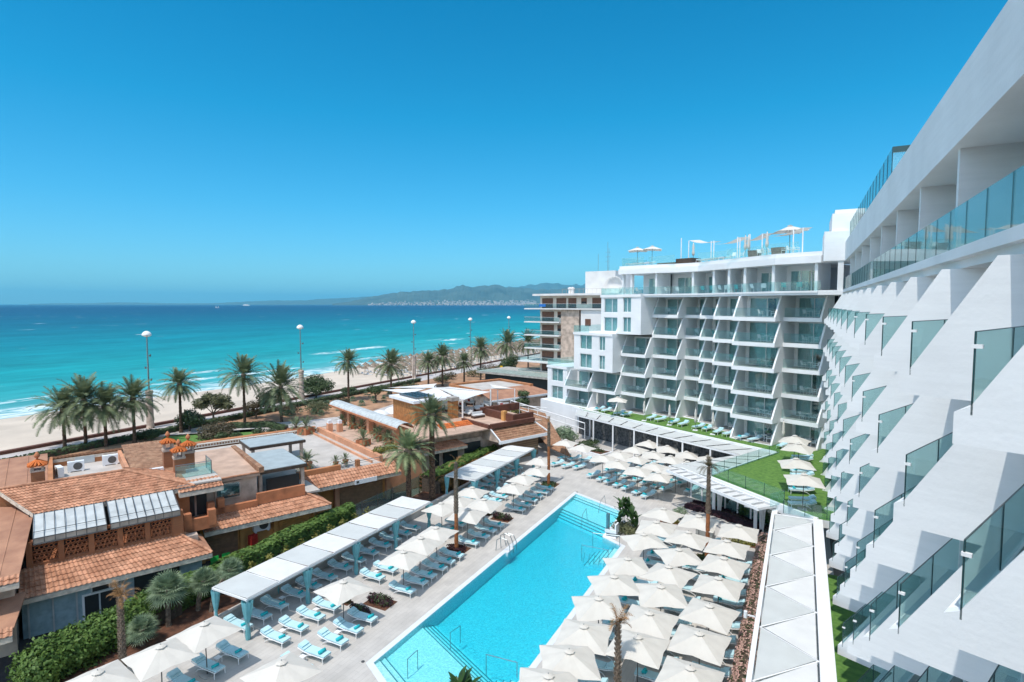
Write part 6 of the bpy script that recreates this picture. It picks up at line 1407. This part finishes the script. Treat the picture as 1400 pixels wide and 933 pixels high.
cabana('far shade pergola beyond the tall date palms, six roof panels', -32.1, -28.5, 47.9, 62.0, 6, 3)
# --- umbrellas
def umbrella_proto():
    t = thing('umbrella', 'x', 'umbrella'); mb = MB(); S = 1.27; zt, ze = 2.88, 2.26; N = 32; R = 7
    mb.v.append((0, 0, zt)); 
    def rad_(a):
        c, s = abs(math.cos(a)), abs(math.sin(a)); r = S / max(c, s); k = abs(math.sin(2 * a)) ; return r * (1 - .05 * (1 - k) ** .9)
    for i in range(1, R + 1):
        f = i / R
        for j in range(N):
            a = 2 * math.pi * j / N + math.pi / N * 0; q = rad_(a); rib = abs(math.cos(4 * a)) ; corner = q / (S * 1.414)
            z = zt - (zt - ze) * f ** .92 * (.82 + .18 * corner) - .022 * (1 - rib) * f + .035 * (1 - abs(math.sin(2 * a))) * f
            mb.v.append((q * f * math.cos(a), q * f * math.sin(a), z))
    for j in range(N): mb.f.append((0, 1 + j, 1 + (j + 1) % N))
    for i in range(R - 1):
        for j in range(N): a = 1 + i * N + j; b = 1 + i * N + (j + 1) % N; mb.f.append((a, a + N, b + N, b))
    can = mb.build('canopy', 'umb', t)
    MB().lathe([(.26, 2.845), (.14, 2.90), (.02, 2.925)], n=8).build('vent_cap', 'umb', can); MB().lathe([(.015, 2.92), (.022, 2.95), (.012, 2.98)], n=8).build('finial', 'steel', can)
    MB().tube((0, 0, .05), (0, 0, 2.9), .028, n=8).build('pole', 'pole', t)
    mb = MB()
    for j in range(8):
        a = math.pi / 4 * j; q = rad_(a) * .97; z = zt - (zt - ze) * (.82 + .18 * q / (S * 1.414)) - .02 + .03 * (1 - abs(math.sin(2 * a)))
        mb.tube((0, 0, zt - .05), (q * math.cos(a), q * math.sin(a), z), .010, n=4).tube((0, 0, 2.05), (q * .5 * math.cos(a), q * .5 * math.sin(a), (zt + z) / 2 - .05), .008, n=4)
    mb.build('ribs', 'pole', t); MB().box(-.3, .3, -.3, .3, 0, .06).build('base', 'stonegrey', t); return t
UP = umbrella_proto()
ur = random.Random(88)
def U(x, y, yaw, label, group='square white umbrellas round the pool', z=0, s=1.0):
    o = U0(x, y, yaw, label, group, z, s * ur.uniform(.975, 1.02)); o.rotation_euler = (ur.uniform(-.03, .03), ur.uniform(-.03, .03), o.rotation_euler[2]); return o
def U0(x, y, yaw, label, group, z, s): return place(UP, (x, y, z), rad(yaw), label, group, (s * 1.05 * (1.05 if -11 < x < -3 and y < 50 else 1), s * 1.05 * (1.05 if -11 < x < -3 and y < 50 else 1), s))
rg = random.Random(21)
def urow(items, fmt, group, yaws=None):
    for i, (x, y) in enumerate(items): U(x, y, yaws[i] if yaws else rg.uniform(-14, 16), fmt % nth(i + 1), group)
urow([(-29.0, 14.0), (-28.3, 16.6), (-28.1, 18.9)], 'square white umbrella in front of the fan palms, %s from the lower left corner', 'square white umbrellas round the pool', [-8, -12, -5])
U(-21.7, 18.3, -10, 'square white umbrella cut by the bottom edge, left of the shallow pool end')
urow([(-25.0, 25.9), (-24.3, 31.0), (-24.6, 33.3), (-24.7, 35.7), (-24.6, 40.0), (-24.6, 42.8), (-24.3, 48.0), (-24.7, 51.0), (-24.5, 53.9), (-25.8, 57.8)], 'square umbrella over the poolside row left of the pool, %s from the near end', 'square white umbrellas left of the pool', [-12, 4, 6, 2, 8, 3, 5, -4, 6, 2])
urow([(-27.4, 40.4), (-27.2, 42.5), (-27.2, 45.1)], 'square umbrella in the gap between the two pergolas, %s from the near one', 'square white umbrellas left of the pool')
urow([(-26.4, 66.8), (-23.7, 65.4)], 'square umbrella before the raised bed beyond the pool, %s from the left', 'square white umbrellas of the plaza')
urow([(-19.9, 61.9), (-17.8, 60.3), (-15.1, 58.8), (-12.7, 57.9)], 'square white umbrella in the front rank of the plaza cluster, %s from the left', 'square white umbrellas of the plaza')
urow([(-18.7, 64.3), (-16.3, 63.3), (-13.9, 61.3), (-11.5, 60.6)], 'square white umbrella in the second rank of the plaza cluster, %s from the left', 'square white umbrellas of the plaza')
urow([(-17.6, 67.4), (-15.2, 66.1), (-12.8, 64.8), (-10.7, 63.2)], 'square white umbrella in the third rank of the plaza cluster, %s from the left', 'square white umbrellas of the plaza')
urow([(-16.9, 71.0), (-14.3, 69.6), (-11.6, 67.9), (-9.1, 66.9)], 'square white umbrella in the rear rank of the plaza cluster, %s from the left', 'square white umbrellas of the plaza')
urow([(-10.0, 23.3), (-9.9, 25.6), (-9.9, 28.1), (-10.1, 31.0), (-10.1, 34.0), (-10.1, 36.9), (-10.1, 41.6)], 'square white umbrella overhanging the right pool edge, %s from the bottom', 'square white umbrellas right of the pool', [22, 28, 9, 28, 32, 30, 36])
urow([(-7.1, 28.3), (-7.2, 31.0), (-7.2, 34.2), (-7.3, 36.9), (-7.3, 40.2), (-7.3, 43.4)], 'square white umbrella in the middle column right of the pool, %s from the bottom', 'square white umbrellas right of the pool', [0, -2, 22, -12, 34, -6])
urow([(-4.3, 26.9), (-4.3, 30.2), (-4.3, 33.3), (-4.2, 36.8), (-4.3, 39.9), (-4.4, 43.0)], 'square umbrella in the right column beside the flower border, %s from the bottom', 'square white umbrellas right of the pool', [-2, -5, -9, -4, -8, -3])
urow([(-9.8, 44.4), (-10.0, 47.6), (-7.0, 47.2), (-4.0, 46.6)], 'square umbrella at the far end right of the pool, %s from the pool', 'square white umbrellas right of the pool')
for n_, (x, y) in enumerate([(-0.4, 63.5), (0.0, 60.1), (-0.1, 54.0), (0.4, 49.3)]): U(x, y, [-10, -14, 10, 8][n_], 'square white umbrella on the lawn beside the near hotel wing, %s counting nearer' % nth(n_ + 1), 'umbrellas on the lawn', 3.94)
U(-23.3, 78.9, 12, 'single open white umbrella on the lawn strip below the far balconies', 'umbrellas on the lawn', 3.94)
# closed umbrellas on the lawn
def closed_proto():
    t = thing('closed_umbrella', 'x', 'umbrella'); MB().lathe([(.05, 1.0), (.16, 1.15), (.20, 1.5), (.13, 1.75), (.17, 2.1), (.10, 2.5), (.03, 2.8)], n=9).build('folded_canopy', 'umb', t, True)
    MB().tube((0, 0, .05), (0, 0, 2.9), .025).build('pole', 'pole', t); MB().box(-.3, .3, -.3, .3, 0, .06).build('base', 'white', t); return t
CP = closed_proto()
for n_, (x, y) in enumerate([(-27.1, 81.3), (-19.1, 77.6), (-15.4, 76.3), (-11.8, 74.6), (-9.5, 73.2), (-1.6, 71.3)]):
    place(CP, (x, y, 3.94), 0, 'furled white umbrella standing among the lawn loungers, %s from the left' % nth(n_ + 1), 'furled umbrellas on the lawn', 1.0)
# --- loungers
def lounger_proto():
    t = thing('sun_lounger', 'x', 'sun lounger')
    mb = MB()
    for s in (-.31, .31): mb.path([(-.97, s, .47), (-.55, s, .36), (0, s, .33), (.97, s, .34)], .026)
    for x, z in ((-.97, .47), (-.5, .355), (.1, .33), (.55, .335), (.97, .34)): mb.tube((x, -.31, z), (x, .31, z), .02, n=5)
    mb.build('frame', 'metalwhite', t)
    for s in (-.31, .31):
        MB().path([(.9, s, .34), (.93, s * 1.05, 0)], .024).build('leg', 'metalwhite', t); MB().path([(.25, s, .33), (-.15, s, .27), (-.42, s, .15), (-.58, s * 1.05, 0)], .024).build('leg', 'metalwhite', t)
        
    mb = MB()
    pr = [(-.98, .52), (-.50, .40), (-.46, .375), (.98, .375)]
    for i in (0, 2):
        (xa, za), (xb, zb) = pr[i], pr[i + 1]; 
        mb.slabpoly([(xa, -.29, za), (xb, -.29, zb), (xb, .29, zb), (xa, .29, za)], (0, 0, .065))
    mb.build('mattress', 'cushion', t)
    mb = MB(); mb.slabpoly([(-.97, -.27, .585), (-.66, -.27, .505), (-.66, .27, .505), (-.97, .27, .585)], (.012, 0, .075)); mb.build('head_pillow', 'cushion', t)
    return t
LP = lounger_proto()
TP = MB().tube((0, -.2, .085), (0, .2, .085), .085, n=10).tube((-.12, -.13, .05), (-.12, .15, .05), .05, n=8).build('rolled_towel', 'towel', None, True); tag(TP, 'x', 'towel')
def st_proto():
    t = thing('side_table', 'x', 'side table'); MB().box(-.22, .22, -.22, .22, .30, .33).build('table_top', 'metalwhite', t)
    for a in (-.19, .19):
        for b in (-.19, .19): MB().box(a - .015, a + .015, b - .015, b + .015, 0, .3).build('leg', 'metalwhite', t)
    return t
SP = st_proto()
lr = random.Random(31)
def L(x, y, rz, rowtxt, i, z=0, towel=True, group=None):
    r = rz + lr.uniform(-.03, .03); x += lr.uniform(-.05, .05); y += lr.uniform(-.04, .04)
    place(LP, (x, y, z), r, 'turquoise lounger, %s %s' % (nth(i), rowtxt), group or 'turquoise sun loungers', 1.0)
    if towel:
        d = lr.uniform(.52, .66); e = lr.uniform(-.06, .06)
        place(TP, (x + d * math.cos(r) - e * math.sin(r), y + d * math.sin(r) + e * math.cos(r), z + .44), r + lr.uniform(-.25, .25), 'rolled towel on the lounger %s %s' % (nth(i), rowtxt), 'rolled towels on the loungers', lr.uniform(.9, 1.1))
def row(xc, us, rz, txt, z=0, towel=.95, tables=True):
    for i, u in enumerate(us):
        L(xc, u, rz, txt, i + 1, z, lr.random() < towel)
        if tables and i % 2 == 0 and i + 1 < len(us) and us[i + 1] - u < 1.9:
            sx = -.25 if abs(rz) < 1 else .25
            place(SP, (xc + sx, (u + us[i + 1]) / 2, z), 0, 'side table between loungers %s and %s %s' % (nth(i + 1), nth(i + 2), txt.replace('from near ', '')), 'white side tables', (.75, .75, 1))
row(-24.15, [21.4, 22.7, 24.1, 25.4, 26.7, 30.7, 32.0, 33.2, 34.5, 35.7, 36.9, 39.5, 41.0, 42.4, 43.8, 48.1, 49.5, 51.0, 52.4, 53.8, 55.2], 0, 'from near in the poolside row')
row(-27.25, [22.7, 24.0, 25.4, 26.7, 31.2, 32.6, 37.5, 38.9, 40.9, 42.3, 44.0, 45.4, 49.2, 50.6, 52.1, 53.6, 56.5, 58.0], 0, 'from near in the row before the pergolas')
row(-28.3, [13.4, 14.8, 16.3, 17.7, 19.1, 20.6], 0, 'from the bottom beneath the front umbrellas')
row(-30.4, [22.6, 23.9, 25.3, 26.9, 28.2, 29.6, 31.3, 32.7, 34.2, 35.8, 37.1, 38.5, 39.8], 0, 'from near under the near pergola')
row(-30.4, [48.8, 50.1, 51.6, 53.2, 54.6, 56.0, 57.6, 58.9, 60.4], 0, 'from near under the far pergola')
row(-9.45, [24.4, 25.9, 27.3, 28.8, 30.2, 31.7, 33.1, 34.6, 36.0, 37.5, 39.0, 41.0, 42.5, 44.0, 45.6, 47.2], math.pi, 'from the bottom along the right pool edge', tables=False)
row(-6.5, [24.6, 26.1, 27.7, 29.2, 30.8, 32.3, 33.8, 35.2, 36.6, 38.1, 39.7, 41.6, 43.1, 47.4, 48.8], math.pi, 'from the bottom in the middle right row', tables=False)
row(-3.85, [23.3, 24.9, 26.4, 28.0, 29.5, 31.1, 32.8, 34.4, 36.1, 37.6, 39.1, 40.5, 42.2, 43.9, 45.3], math.pi, 'from the bottom beside the flower border', towel=.5)
RC = math.atan2(-CA, -SA)
def offc(p, k): return (p[0] + SA * k, p[1] + CA * k)
pl1 = [(-21.4, 61.4), (-19.9, 60.6), (-18.8, 60.1), (-17.6, 59.4), (-16.5, 58.8), (-15.1, 57.9), (-14.0, 57.3)]
pl2 = [(-20.2, 64.1), (-18.8, 63.3), (-17.8, 62.8), (-16.3, 62.1), (-15.2, 61.4), (-13.8, 60.8), (-12.8, 60.3), (-10.3, 60.9)]
for n_, (lst, sh, txt) in enumerate(((pl1, .75, 'from the left in the front row of the plaza'), (pl2, .75, 'from the left in the second row of the plaza'), (pl2, 3.6, 'from the left in the third row of the plaza'), (pl2[:-1], 6.4, 'from the left in the rear row of the plaza'))):
    for i, p in enumerate(lst):
        q = offc(p, sh); L(q[0], q[1], RC, txt, i + 1)
for i, p in enumerate([(-26.7, 64.0), (-25.2, 63.8), (-23.8, 63.9), (-27.0, 67.0), (-25.6, 67.1), (-24.2, 67.0), (-22.6, 66.9)]): L(p[0] + .2, p[1] + .5, RC, 'counting left to right before the raised bed', i + 1)
for i, p in enumerate([(-26.9, 81.9), (-25.6, 81.3), (-23.3, 80.0), (-22.1, 79.4), (-18.3, 78.9), (-17.0, 78.3), (-15.0, 77.3), (-13.7, 76.7), (-11.6, 75.8), (-10.4, 75.2), (-8.9, 74.0), (-7.6, 73.4), (-5.9, 72.2), (-4.6, 71.6), (-1.6, 69.9)]): L(p[0], p[1], RC + lr.uniform(-.15, .15), 'from the left on the far lawn strip', i + 1, 3.94, i % 3 == 0)
for i, u in enumerate([65.4, 64.1, 59.6, 58.3, 54.7, 53.5, 51.0, 49.8]): L(.35, u, math.pi + .35, 'counting nearer on the lawn beside the near wing', i + 1, 3.94, i in (2, 5))
# ================================================================== POOL FITTINGS
def rail_thing(label, pts_list, r=.022):
    t = thing('pool_handrail', label, 'handrail', (0, 0, 0), 0, 'steel pool handrails')
    for pts in pts_list: MB().path(pts, r, 6).build('rail', 'steel', t)
rail_thing('steel hoop handrail in the near shallow end, closest to the left edge', [[(-18.6, 24.0, -.4), (-18.6, 24.0, .75), (-18.6, 24.9, .75), (-18.6, 24.9, -.4)]])
rail_thing('steel hoop handrail on the near underwater steps', [[(-18.0, 27.3, -.4), (-18.0, 27.3, .65), (-18.0, 28.4, .5), (-18.0, 28.4, -.6)]])
rail_thing('steel handrail over the stair flight at the bottom right of the pool', [[(-13.1, 26.3, 0), (-13.1, 26.3, .85), (-15.0, 26.3, .75), (-15.0, 26.3, -.5)]])
rail_thing('steel hoop handrail at the far shallow end, beside the deck', [[(-17.2, 52.3, -.3), (-17.1, 52.6, .75), (-17.1, 53.9, .95), (-17.1, 54.3, 0)]])
rail_thing('steel hoop handrail on the far underwater steps', [[(-17.6, 48.5, -.6), (-17.6, 48.9, .6), (-17.6, 49.9, .85), (-17.6, 50.2, -.3)]])
rail_thing('steel railing with slanting bars at the notch on the right side of the pool', [[(-12.95, 41.9, 0), (-12.95, 41.9, .9), (-15.2, 42.1, .8), (-15.2, 42.1, -.5)], [(-12.95, 45.0, 0), (-12.95, 45.0, .9), (-15.2, 44.8, .8), (-15.2, 44.8, -.5)]] + [[(-13.2 - .42 * i, 41.95, .3), (-13.4 - .42 * i, 42.1, -.6)] for i in range(5)])
t = thing('water_spout', 'arched steel water spout and hand hoops at the left pool edge', 'pool fitting', (-20.9, 40.2, 0))
for y, h_ in ((-.5, 1.15), (.1, 1.3), (.7, 1.1)): MB().path([(-.8 + .25 * (y + .5), y, 0), (-.7, y, h_ * .8), (-.3, y, h_), (.2, y, h_ * .92), (.45, y, h_ * .5), (.5, y, -.15)], .03).build('arched_pipe', 'steel', t)
MB().box(-.05, .3, -.5, .7, -.3, .02).build('basin_lip', 'coping', t)
t = thing('pool_lift', 'white pool lift chair with grey mast at the far right corner of the pool', 'pool lift', (-14.55, 46.9, 0))
MB().box(-.12, .12, -.12, .12, 0, 1.9).build('mast', 'steel', t); MB().box(-.1, .9, -.5, .3, .35, .45).box(.75, .88, -.5, .3, .45, 1.15).box(-.1, .9, -.55, -.5, .45, .7).build('seat', 'white', t); MB().box(-.3, .9, -.6, .6, 0, .06).build('base', 'white', t)
mb = MB(); mb.tube((.9, -.5, 0), (.9, -.5, 1.1), .02).tube((.9, .4, 0), (.9, .4, 1.1), .02).tube((.9, -.5, 1.1), (.9, .4, 1.1), .02); mb.build('handrail', 'steel', t)
for n_, (x, y, lab) in enumerate(((-21.4, 23.6, 'small grey skimmer lid by the near left pool corner'), (-20.9, 56.3, 'small grey skimmer lid by the far left pool corner'))): o = MB().lathe([(.1, .001), (.1, .03)], n=10).build('skimmer_lid', 'pole'); o.location = (x, y, 0); tag(o, lab, 'lid')
t = thing('security_camera', 'white security camera on a bracket at the edge of the triangular panel canopy', 'camera', (-1.75, 31.0, 3.9)); MB().box(-.35, .0, -.03, .03, 0, .06).build('bracket', 'white', t); MB().tube((-.45, 0, -.12), (-.45, 0, .22), .09, n=10).build('housing', 'white', t)
# ================================================================== TALL PROMENADE LAMPS
def lamp_proto():
    t = thing('promenade_lamp', 'x', 'lamp post')
    MB().lathe([(.62, 0), (.55, .4), (.5, 5.6), (.58, 5.65), (.58, 6.1), (.2, 6.25)], n=14).build('stone_column', 'beige', t); MB().tube((0, 0, 6.2), (0, 0, 14.9), .13, .09, 8).build('mast', 'steel', t)
    MB().lathe([(.1, 14.75), (.4, 14.85), (.68, 15.0), (.7, 15.08), (.62, 15.35), (.42, 15.58), (.15, 15.7), (.02, 15.72)], n=18).build('lamp_dome', 'metalwhite', t, True)
    for z, a in ((7.9, .4), (9.8, 3.4), (11.8, .3)): 
        mb = MB(); mb.tube((0, 0, z), (.45 * math.cos(a), .45 * math.sin(a), z), .03, n=5).tube((.42 * math.cos(a), .42 * math.sin(a), z - .15), (.55 * math.cos(a), .55 * math.sin(a), z + .15), .14, .10, 8); mb.build('spotlight', 'pole', t)
    return t
LM = lamp_proto()
for n_, u in enumerate((54.7, 86.0, 125.0, 154.5, 181.0)): place(LM, (-93.5, u, 0), .3 * n_, 'tall domed promenade lamp on a stone column, %s from the left' % nth(n_ + 1), 'tall domed lamps along the promenade', 1.0)
t = thing('slim_lamp', 'thin dark pole lamp by the roof bar with a small head', 'lamp post', (-84, 112, 0)); MB().tube((0, 0, 0), (0, 0, 7.5), .05).build('mast', 'pole', t); MB().box(-.5, .1, -.12, .12, 7.4, 7.55).build('head', 'pole', t)
# ================================================================== BALCONY AND ROOF FURNITURE
def chair_mesh():
    mb = MB(); mb.box(-.24, .24, -.24, .24, .42, .46).slabpoly([(-.24, .22, .46), (.24, .22, .46), (.24, .34, .88), (-.24, .34, .88)], (0, .03, 0))
    for a in (-.22, .22):
        mb.tube((a, -.22, 0), (a, -.22, .44), .018, n=4).tube((a, .24, 0), (a, .24, .46), .018, n=4).tube((a * 1.15, -.22, .64), (a * 1.15, .26, .66), .02, n=4).tube((a * 1.15, -.22, .44), (a * 1.15, -.22, .64), .015, n=4)
    return mb
CH = {m: chair_mesh().build('balcony_chair', m) for m in ('metalwhite', 'tealchair')}
for c in CH.values(): tag(c, 'x', 'chair')
mb = MB(); mb.lathe([(.34, .70), (.34, .73)], n=14).tube((0, 0, .02), (0, 0, .7), .03, n=6)
for i in range(3): a = 2.1 * i; mb.tube((0, 0, .1), (.26 * math.cos(a), .26 * math.sin(a), 0), .02, n=4)
BT = mb.build('balcony_table', 'metalwhite'); tag(BT, 'x', 'table')
br = random.Random(9); colname = {2: '3rd', 3: '4th', 4: '5th', 5: '6th', 6: '7th', 7: '8th', 8: '9th'}
flname = ['lawn level', 'first level above the lawn', 'second level above the lawn', 'third level above the lawn', 'fourth level above the lawn', 'level just below the penthouse']
for (s0, s1, w0, i, ci) in BALC:
    bay = '%s balcony from the left, %s' % (nth(ci + 1), flname[i]); cs = s1 - 1.5 if s1 - s0 > 3.6 else (s0 + s1) / 2 + .2
    mk = 'tealchair' if br.random() < .25 else 'metalwhite'
    for k, (dx, r) in enumerate(((-.65, 1.3), (.62, -1.2))):
        x_, y_ = xy(cs + dx, w0 + 1.35 + br.uniform(-.15, .15)); place(CH[mk], (x_, y_, ZF[i] + .012), -A24 + r + br.uniform(-.4, .4), '%s chair, %s one, %s' % ('teal' if mk == 'tealchair' else 'white', 'left' if k == 0 else 'right', bay), 'balcony chairs of the far wing', 1.0)
    x_, y_ = xy(cs, w0 + 1.45); place(BT, (x_, y_, ZF[i] + .012), 0, 'round white balcony table, %s' % bay, 'balcony tables of the far wing', 1.0)
for n_, (s, k) in enumerate(((-54.6, 0), (-53.4, 0), (-49.0, 0), (-47.4, 0), (-43.6, 1), (-41.9, 1), (-40.3, 0), (-39.3, 0), (-37.5, 1), (-36.4, 0), (-34.9, 0), (-33.4, 0), (-30.6, 1), (-29.0, 1))):
    x_, y_ = xy(s, fw(s) + 1.2); place(CH['tealchair' if k else 'metalwhite'], (x_, y_, 21.43), -A24 + math.pi + br.uniform(-.4, .4), '%s penthouse terrace chair, %s from the left behind the glass' % ('teal' if k else 'white', nth(n_ + 1)), 'penthouse terrace chairs', 1.1)
for (k, i, s0, w0, w1) in KB:
    if k > 6 or (k < 1): continue
    lab = '%s sawtooth bay from the near end, %s' % (nth(k + 1), flname[i])
    for j, (dx, dy, r) in enumerate(((.9, 1.3, .6), (1.0, 3.0, 2.4))):
        x_, y_ = xy(s0 + dx, w0 + dy); place(CH['metalwhite'], (x_, y_, ZF[i] + .014), -A24 + r, 'white chair, %s one, %s' % ('near' if j == 0 else 'far', lab), 'balcony chairs of the near wing', 1.0)
    x_, y_ = xy(s0 + 1.1, w0 + 2.15); place(BT, (x_, y_, ZF[i] + .014), 0, 'round table, %s' % lab, 'balcony tables of the near wing', 1.0)
ZR = 25.56
for n_, (s, w, yaw, lab) in enumerate(((-54.9, 68.6, 10, 'left one of two umbrellas at the seaward corner of the roof terrace'), (-52.3, 68.6, 15, 'right one of two umbrellas at the seaward corner of the roof terrace'), (-31.8, 67.5, 20, 'lone open umbrella over wicker seats at the right of the roof terrace'))):
    x_, y_ = xy(s, w); U(x_, y_, yaw, lab, 'roof terrace umbrellas', ZR, 1.0 if n_ < 2 else 1.25)
for n_, (s, w) in enumerate(((-55.0, 67.3), (-53.9, 67.3), (-52.8, 67.4), (-51.7, 67.4), (-44.0, 68.6), (-43.0, 68.4), (-42.0, 68.1), (-41.0, 67.8), (-40.0, 67.4))): x_, y_ = xy(s, w); L(x_, y_, RC, 'from the left on the roof terrace', n_ + 1, ZR, False)
for n_, (s, h_) in enumerate(((-47.4, 4.0), (-46.3, 3.5), (-42.7, 3.1), (-42.2, 3.1), (-38.0, 3.1), (-37.6, 2.9), (-36.0, 3.2), (-34.1, 3.0), (-30.0, 3.0), (-29.0, 3.1))):
    x_, y_ = xy(s, fw(s) + 1.6); o = MB().tube((0, 0, 0), (0, 0, h_ * .9), .07, n=6).build('sail_post', 'metalwhite'); o.location = (x_, y_, ZR); tag(o, 'white shade post on the hotel roof terrace, %s from the left' % nth(n_ + 1), 'post', 'white posts on the roof terrace')
for n_, (a, b, za, zb) in enumerate(((-46.3, -42.7, 3.2, 2.7), (-42.2, -37.8, 2.3, 2.7), (-37.6, -34.1, 2.2, 2.7), (-33.9, -29.1, 2.3, 2.8))):
    wa, wb_ = fw(a) + 1.6, fw(b) + 1.6; mb = MB(); K = 8
    for j in range(K):
        f0, f1 = j / K, (j + 1) / K; sg = lambda f: -.28 * math.sin(math.pi * f); pa = lambda f, d, z: (a + (b - a) * f, wa + (wb_ - wa) * f + d, ZR + za + (zb - za) * f + sg(f) + z)
        mb.quad(pa(f0, 0, 0), pa(f1, 0, 0), pa(f1, 2.6, .25), pa(f0, 2.6, .25))
    o = mb.build('shade_sail', 'umb'); o.rotation_euler = (0, 0, -A24); tag(o, 'cream shade sail on the hotel roof terrace, %s from the left' % nth(n_ + 1), 'shade sail', 'cream sails on the roof terrace')
for n_, s in enumerate((-45.4, -36.5, -36.0, -33.2)):
    x_, y_ = xy(s, fw(s) + 1.3); place(CP, (x_, y_, ZR), 0, 'furled cream umbrella on the hotel roof terrace, %s from the left' % nth(n_ + 1), 'furled umbrellas on the hotel roof', 1.0)
for n_, s in enumerate((-35.2, -31.7)):
    x_, y_ = xy(s, fw(s) + 1.2); t = thing('wicker_planter', '%s dark wicker box behind the roof rail' % ('left' if n_ == 0 else 'right'), 'planter', (x_, y_, ZR), -A24, 'dark wicker boxes on the roof'); MB().slabpoly([(-.6, 0, 0), (.6, 0, 0), (.7, 0, .85), (-.7, 0, .85)], (0, .7, 0)).build('box', 'wicker', t)
for n_, s in enumerate((-38.6, -37.2, -34.2, -33.5, -32.6, -30.9, -30.2, -29.5)):
    x_, y_ = xy(s, fw(s) + 1.4); place(CH['metalwhite'], (x_, y_, ZR), br.uniform(0, 6), 'white chair on the hotel roof terrace, %s from the left' % nth(n_ + 1), 'white chairs on the hotel roof', 1.05)
# ================================================================== BOATS
def at_far(px, d): f0 = Vector((-math.sin(rad(27)), math.cos(rad(27)), 0)); r0 = Vector((math.cos(rad(27)), math.sin(rad(27)), 0)); return f0 * d + r0 * ((px - 700) / 780 * d)
p = at_far(337, 7800); t = thing('ferry', 'white ferry on the horizon at sea', 'ship', (p.x, p.y, -2), rad(27)); MB().slabpoly([(-45, 0, 0), (48, 0, 0), (55, 0, 9), (-45, 0, 9)], (0, 12, 0)).build('hull', 'facadewhite', t); MB().box(-36, 30, 1, 11, 9, 19).box(-10, -3, 4, 8, 19, 25).build('superstructure', 'facadewhite', t)
for n_, px in enumerate((296, 299)):
    p = at_far(px, 3300); t = thing('sailboat', '%s of two small white sailing boats near the horizon' % ('left' if n_ == 0 else 'right'), 'boat', (p.x, p.y, -2), .5, 'sailing boats'); MB().slabpoly([(-5, 0, .2), (5, 0, .2), (6, 0, 1.4), (-5, 0, 1.4)], (0, 2, 0)).build('hull', 'facadewhite', t)
    MB().slabpoly([(-3.5, .9, 2.2), (1.2, .9, 2.2), (1.2, .9, 14)], (0, .1, 0)).build('sail', 'facadewhite', t)
for o in bpy.data.objects:
    if '_used' in o: del o['_used']
# ================================================================== AIR BETWEEN HERE AND THE FAR SHORE
hz = bpy.data.materials.new('haze_air'); hz.use_nodes = True; n = hz.node_tree.nodes; l = hz.node_tree.links; n.clear()
o = n.new('ShaderNodeOutputMaterial'); pv = n.new('ShaderNodeVolumePrincipled'); pv.inputs['Color'].default_value = (0.20, 0.72, 1.0, 1); pv.inputs['Density'].default_value = 0.000045
pv.inputs['Density Attribute'].default_value = ''; l.new(pv.outputs[0], o.inputs['Volume'])
hb = MB().box(-43500, 43500, -43500, 43500, -4.5, 860).build('haze', hz); tag(hb, 'pale blue sea haze between the shore and the hills', 'haze', kind='stuff')
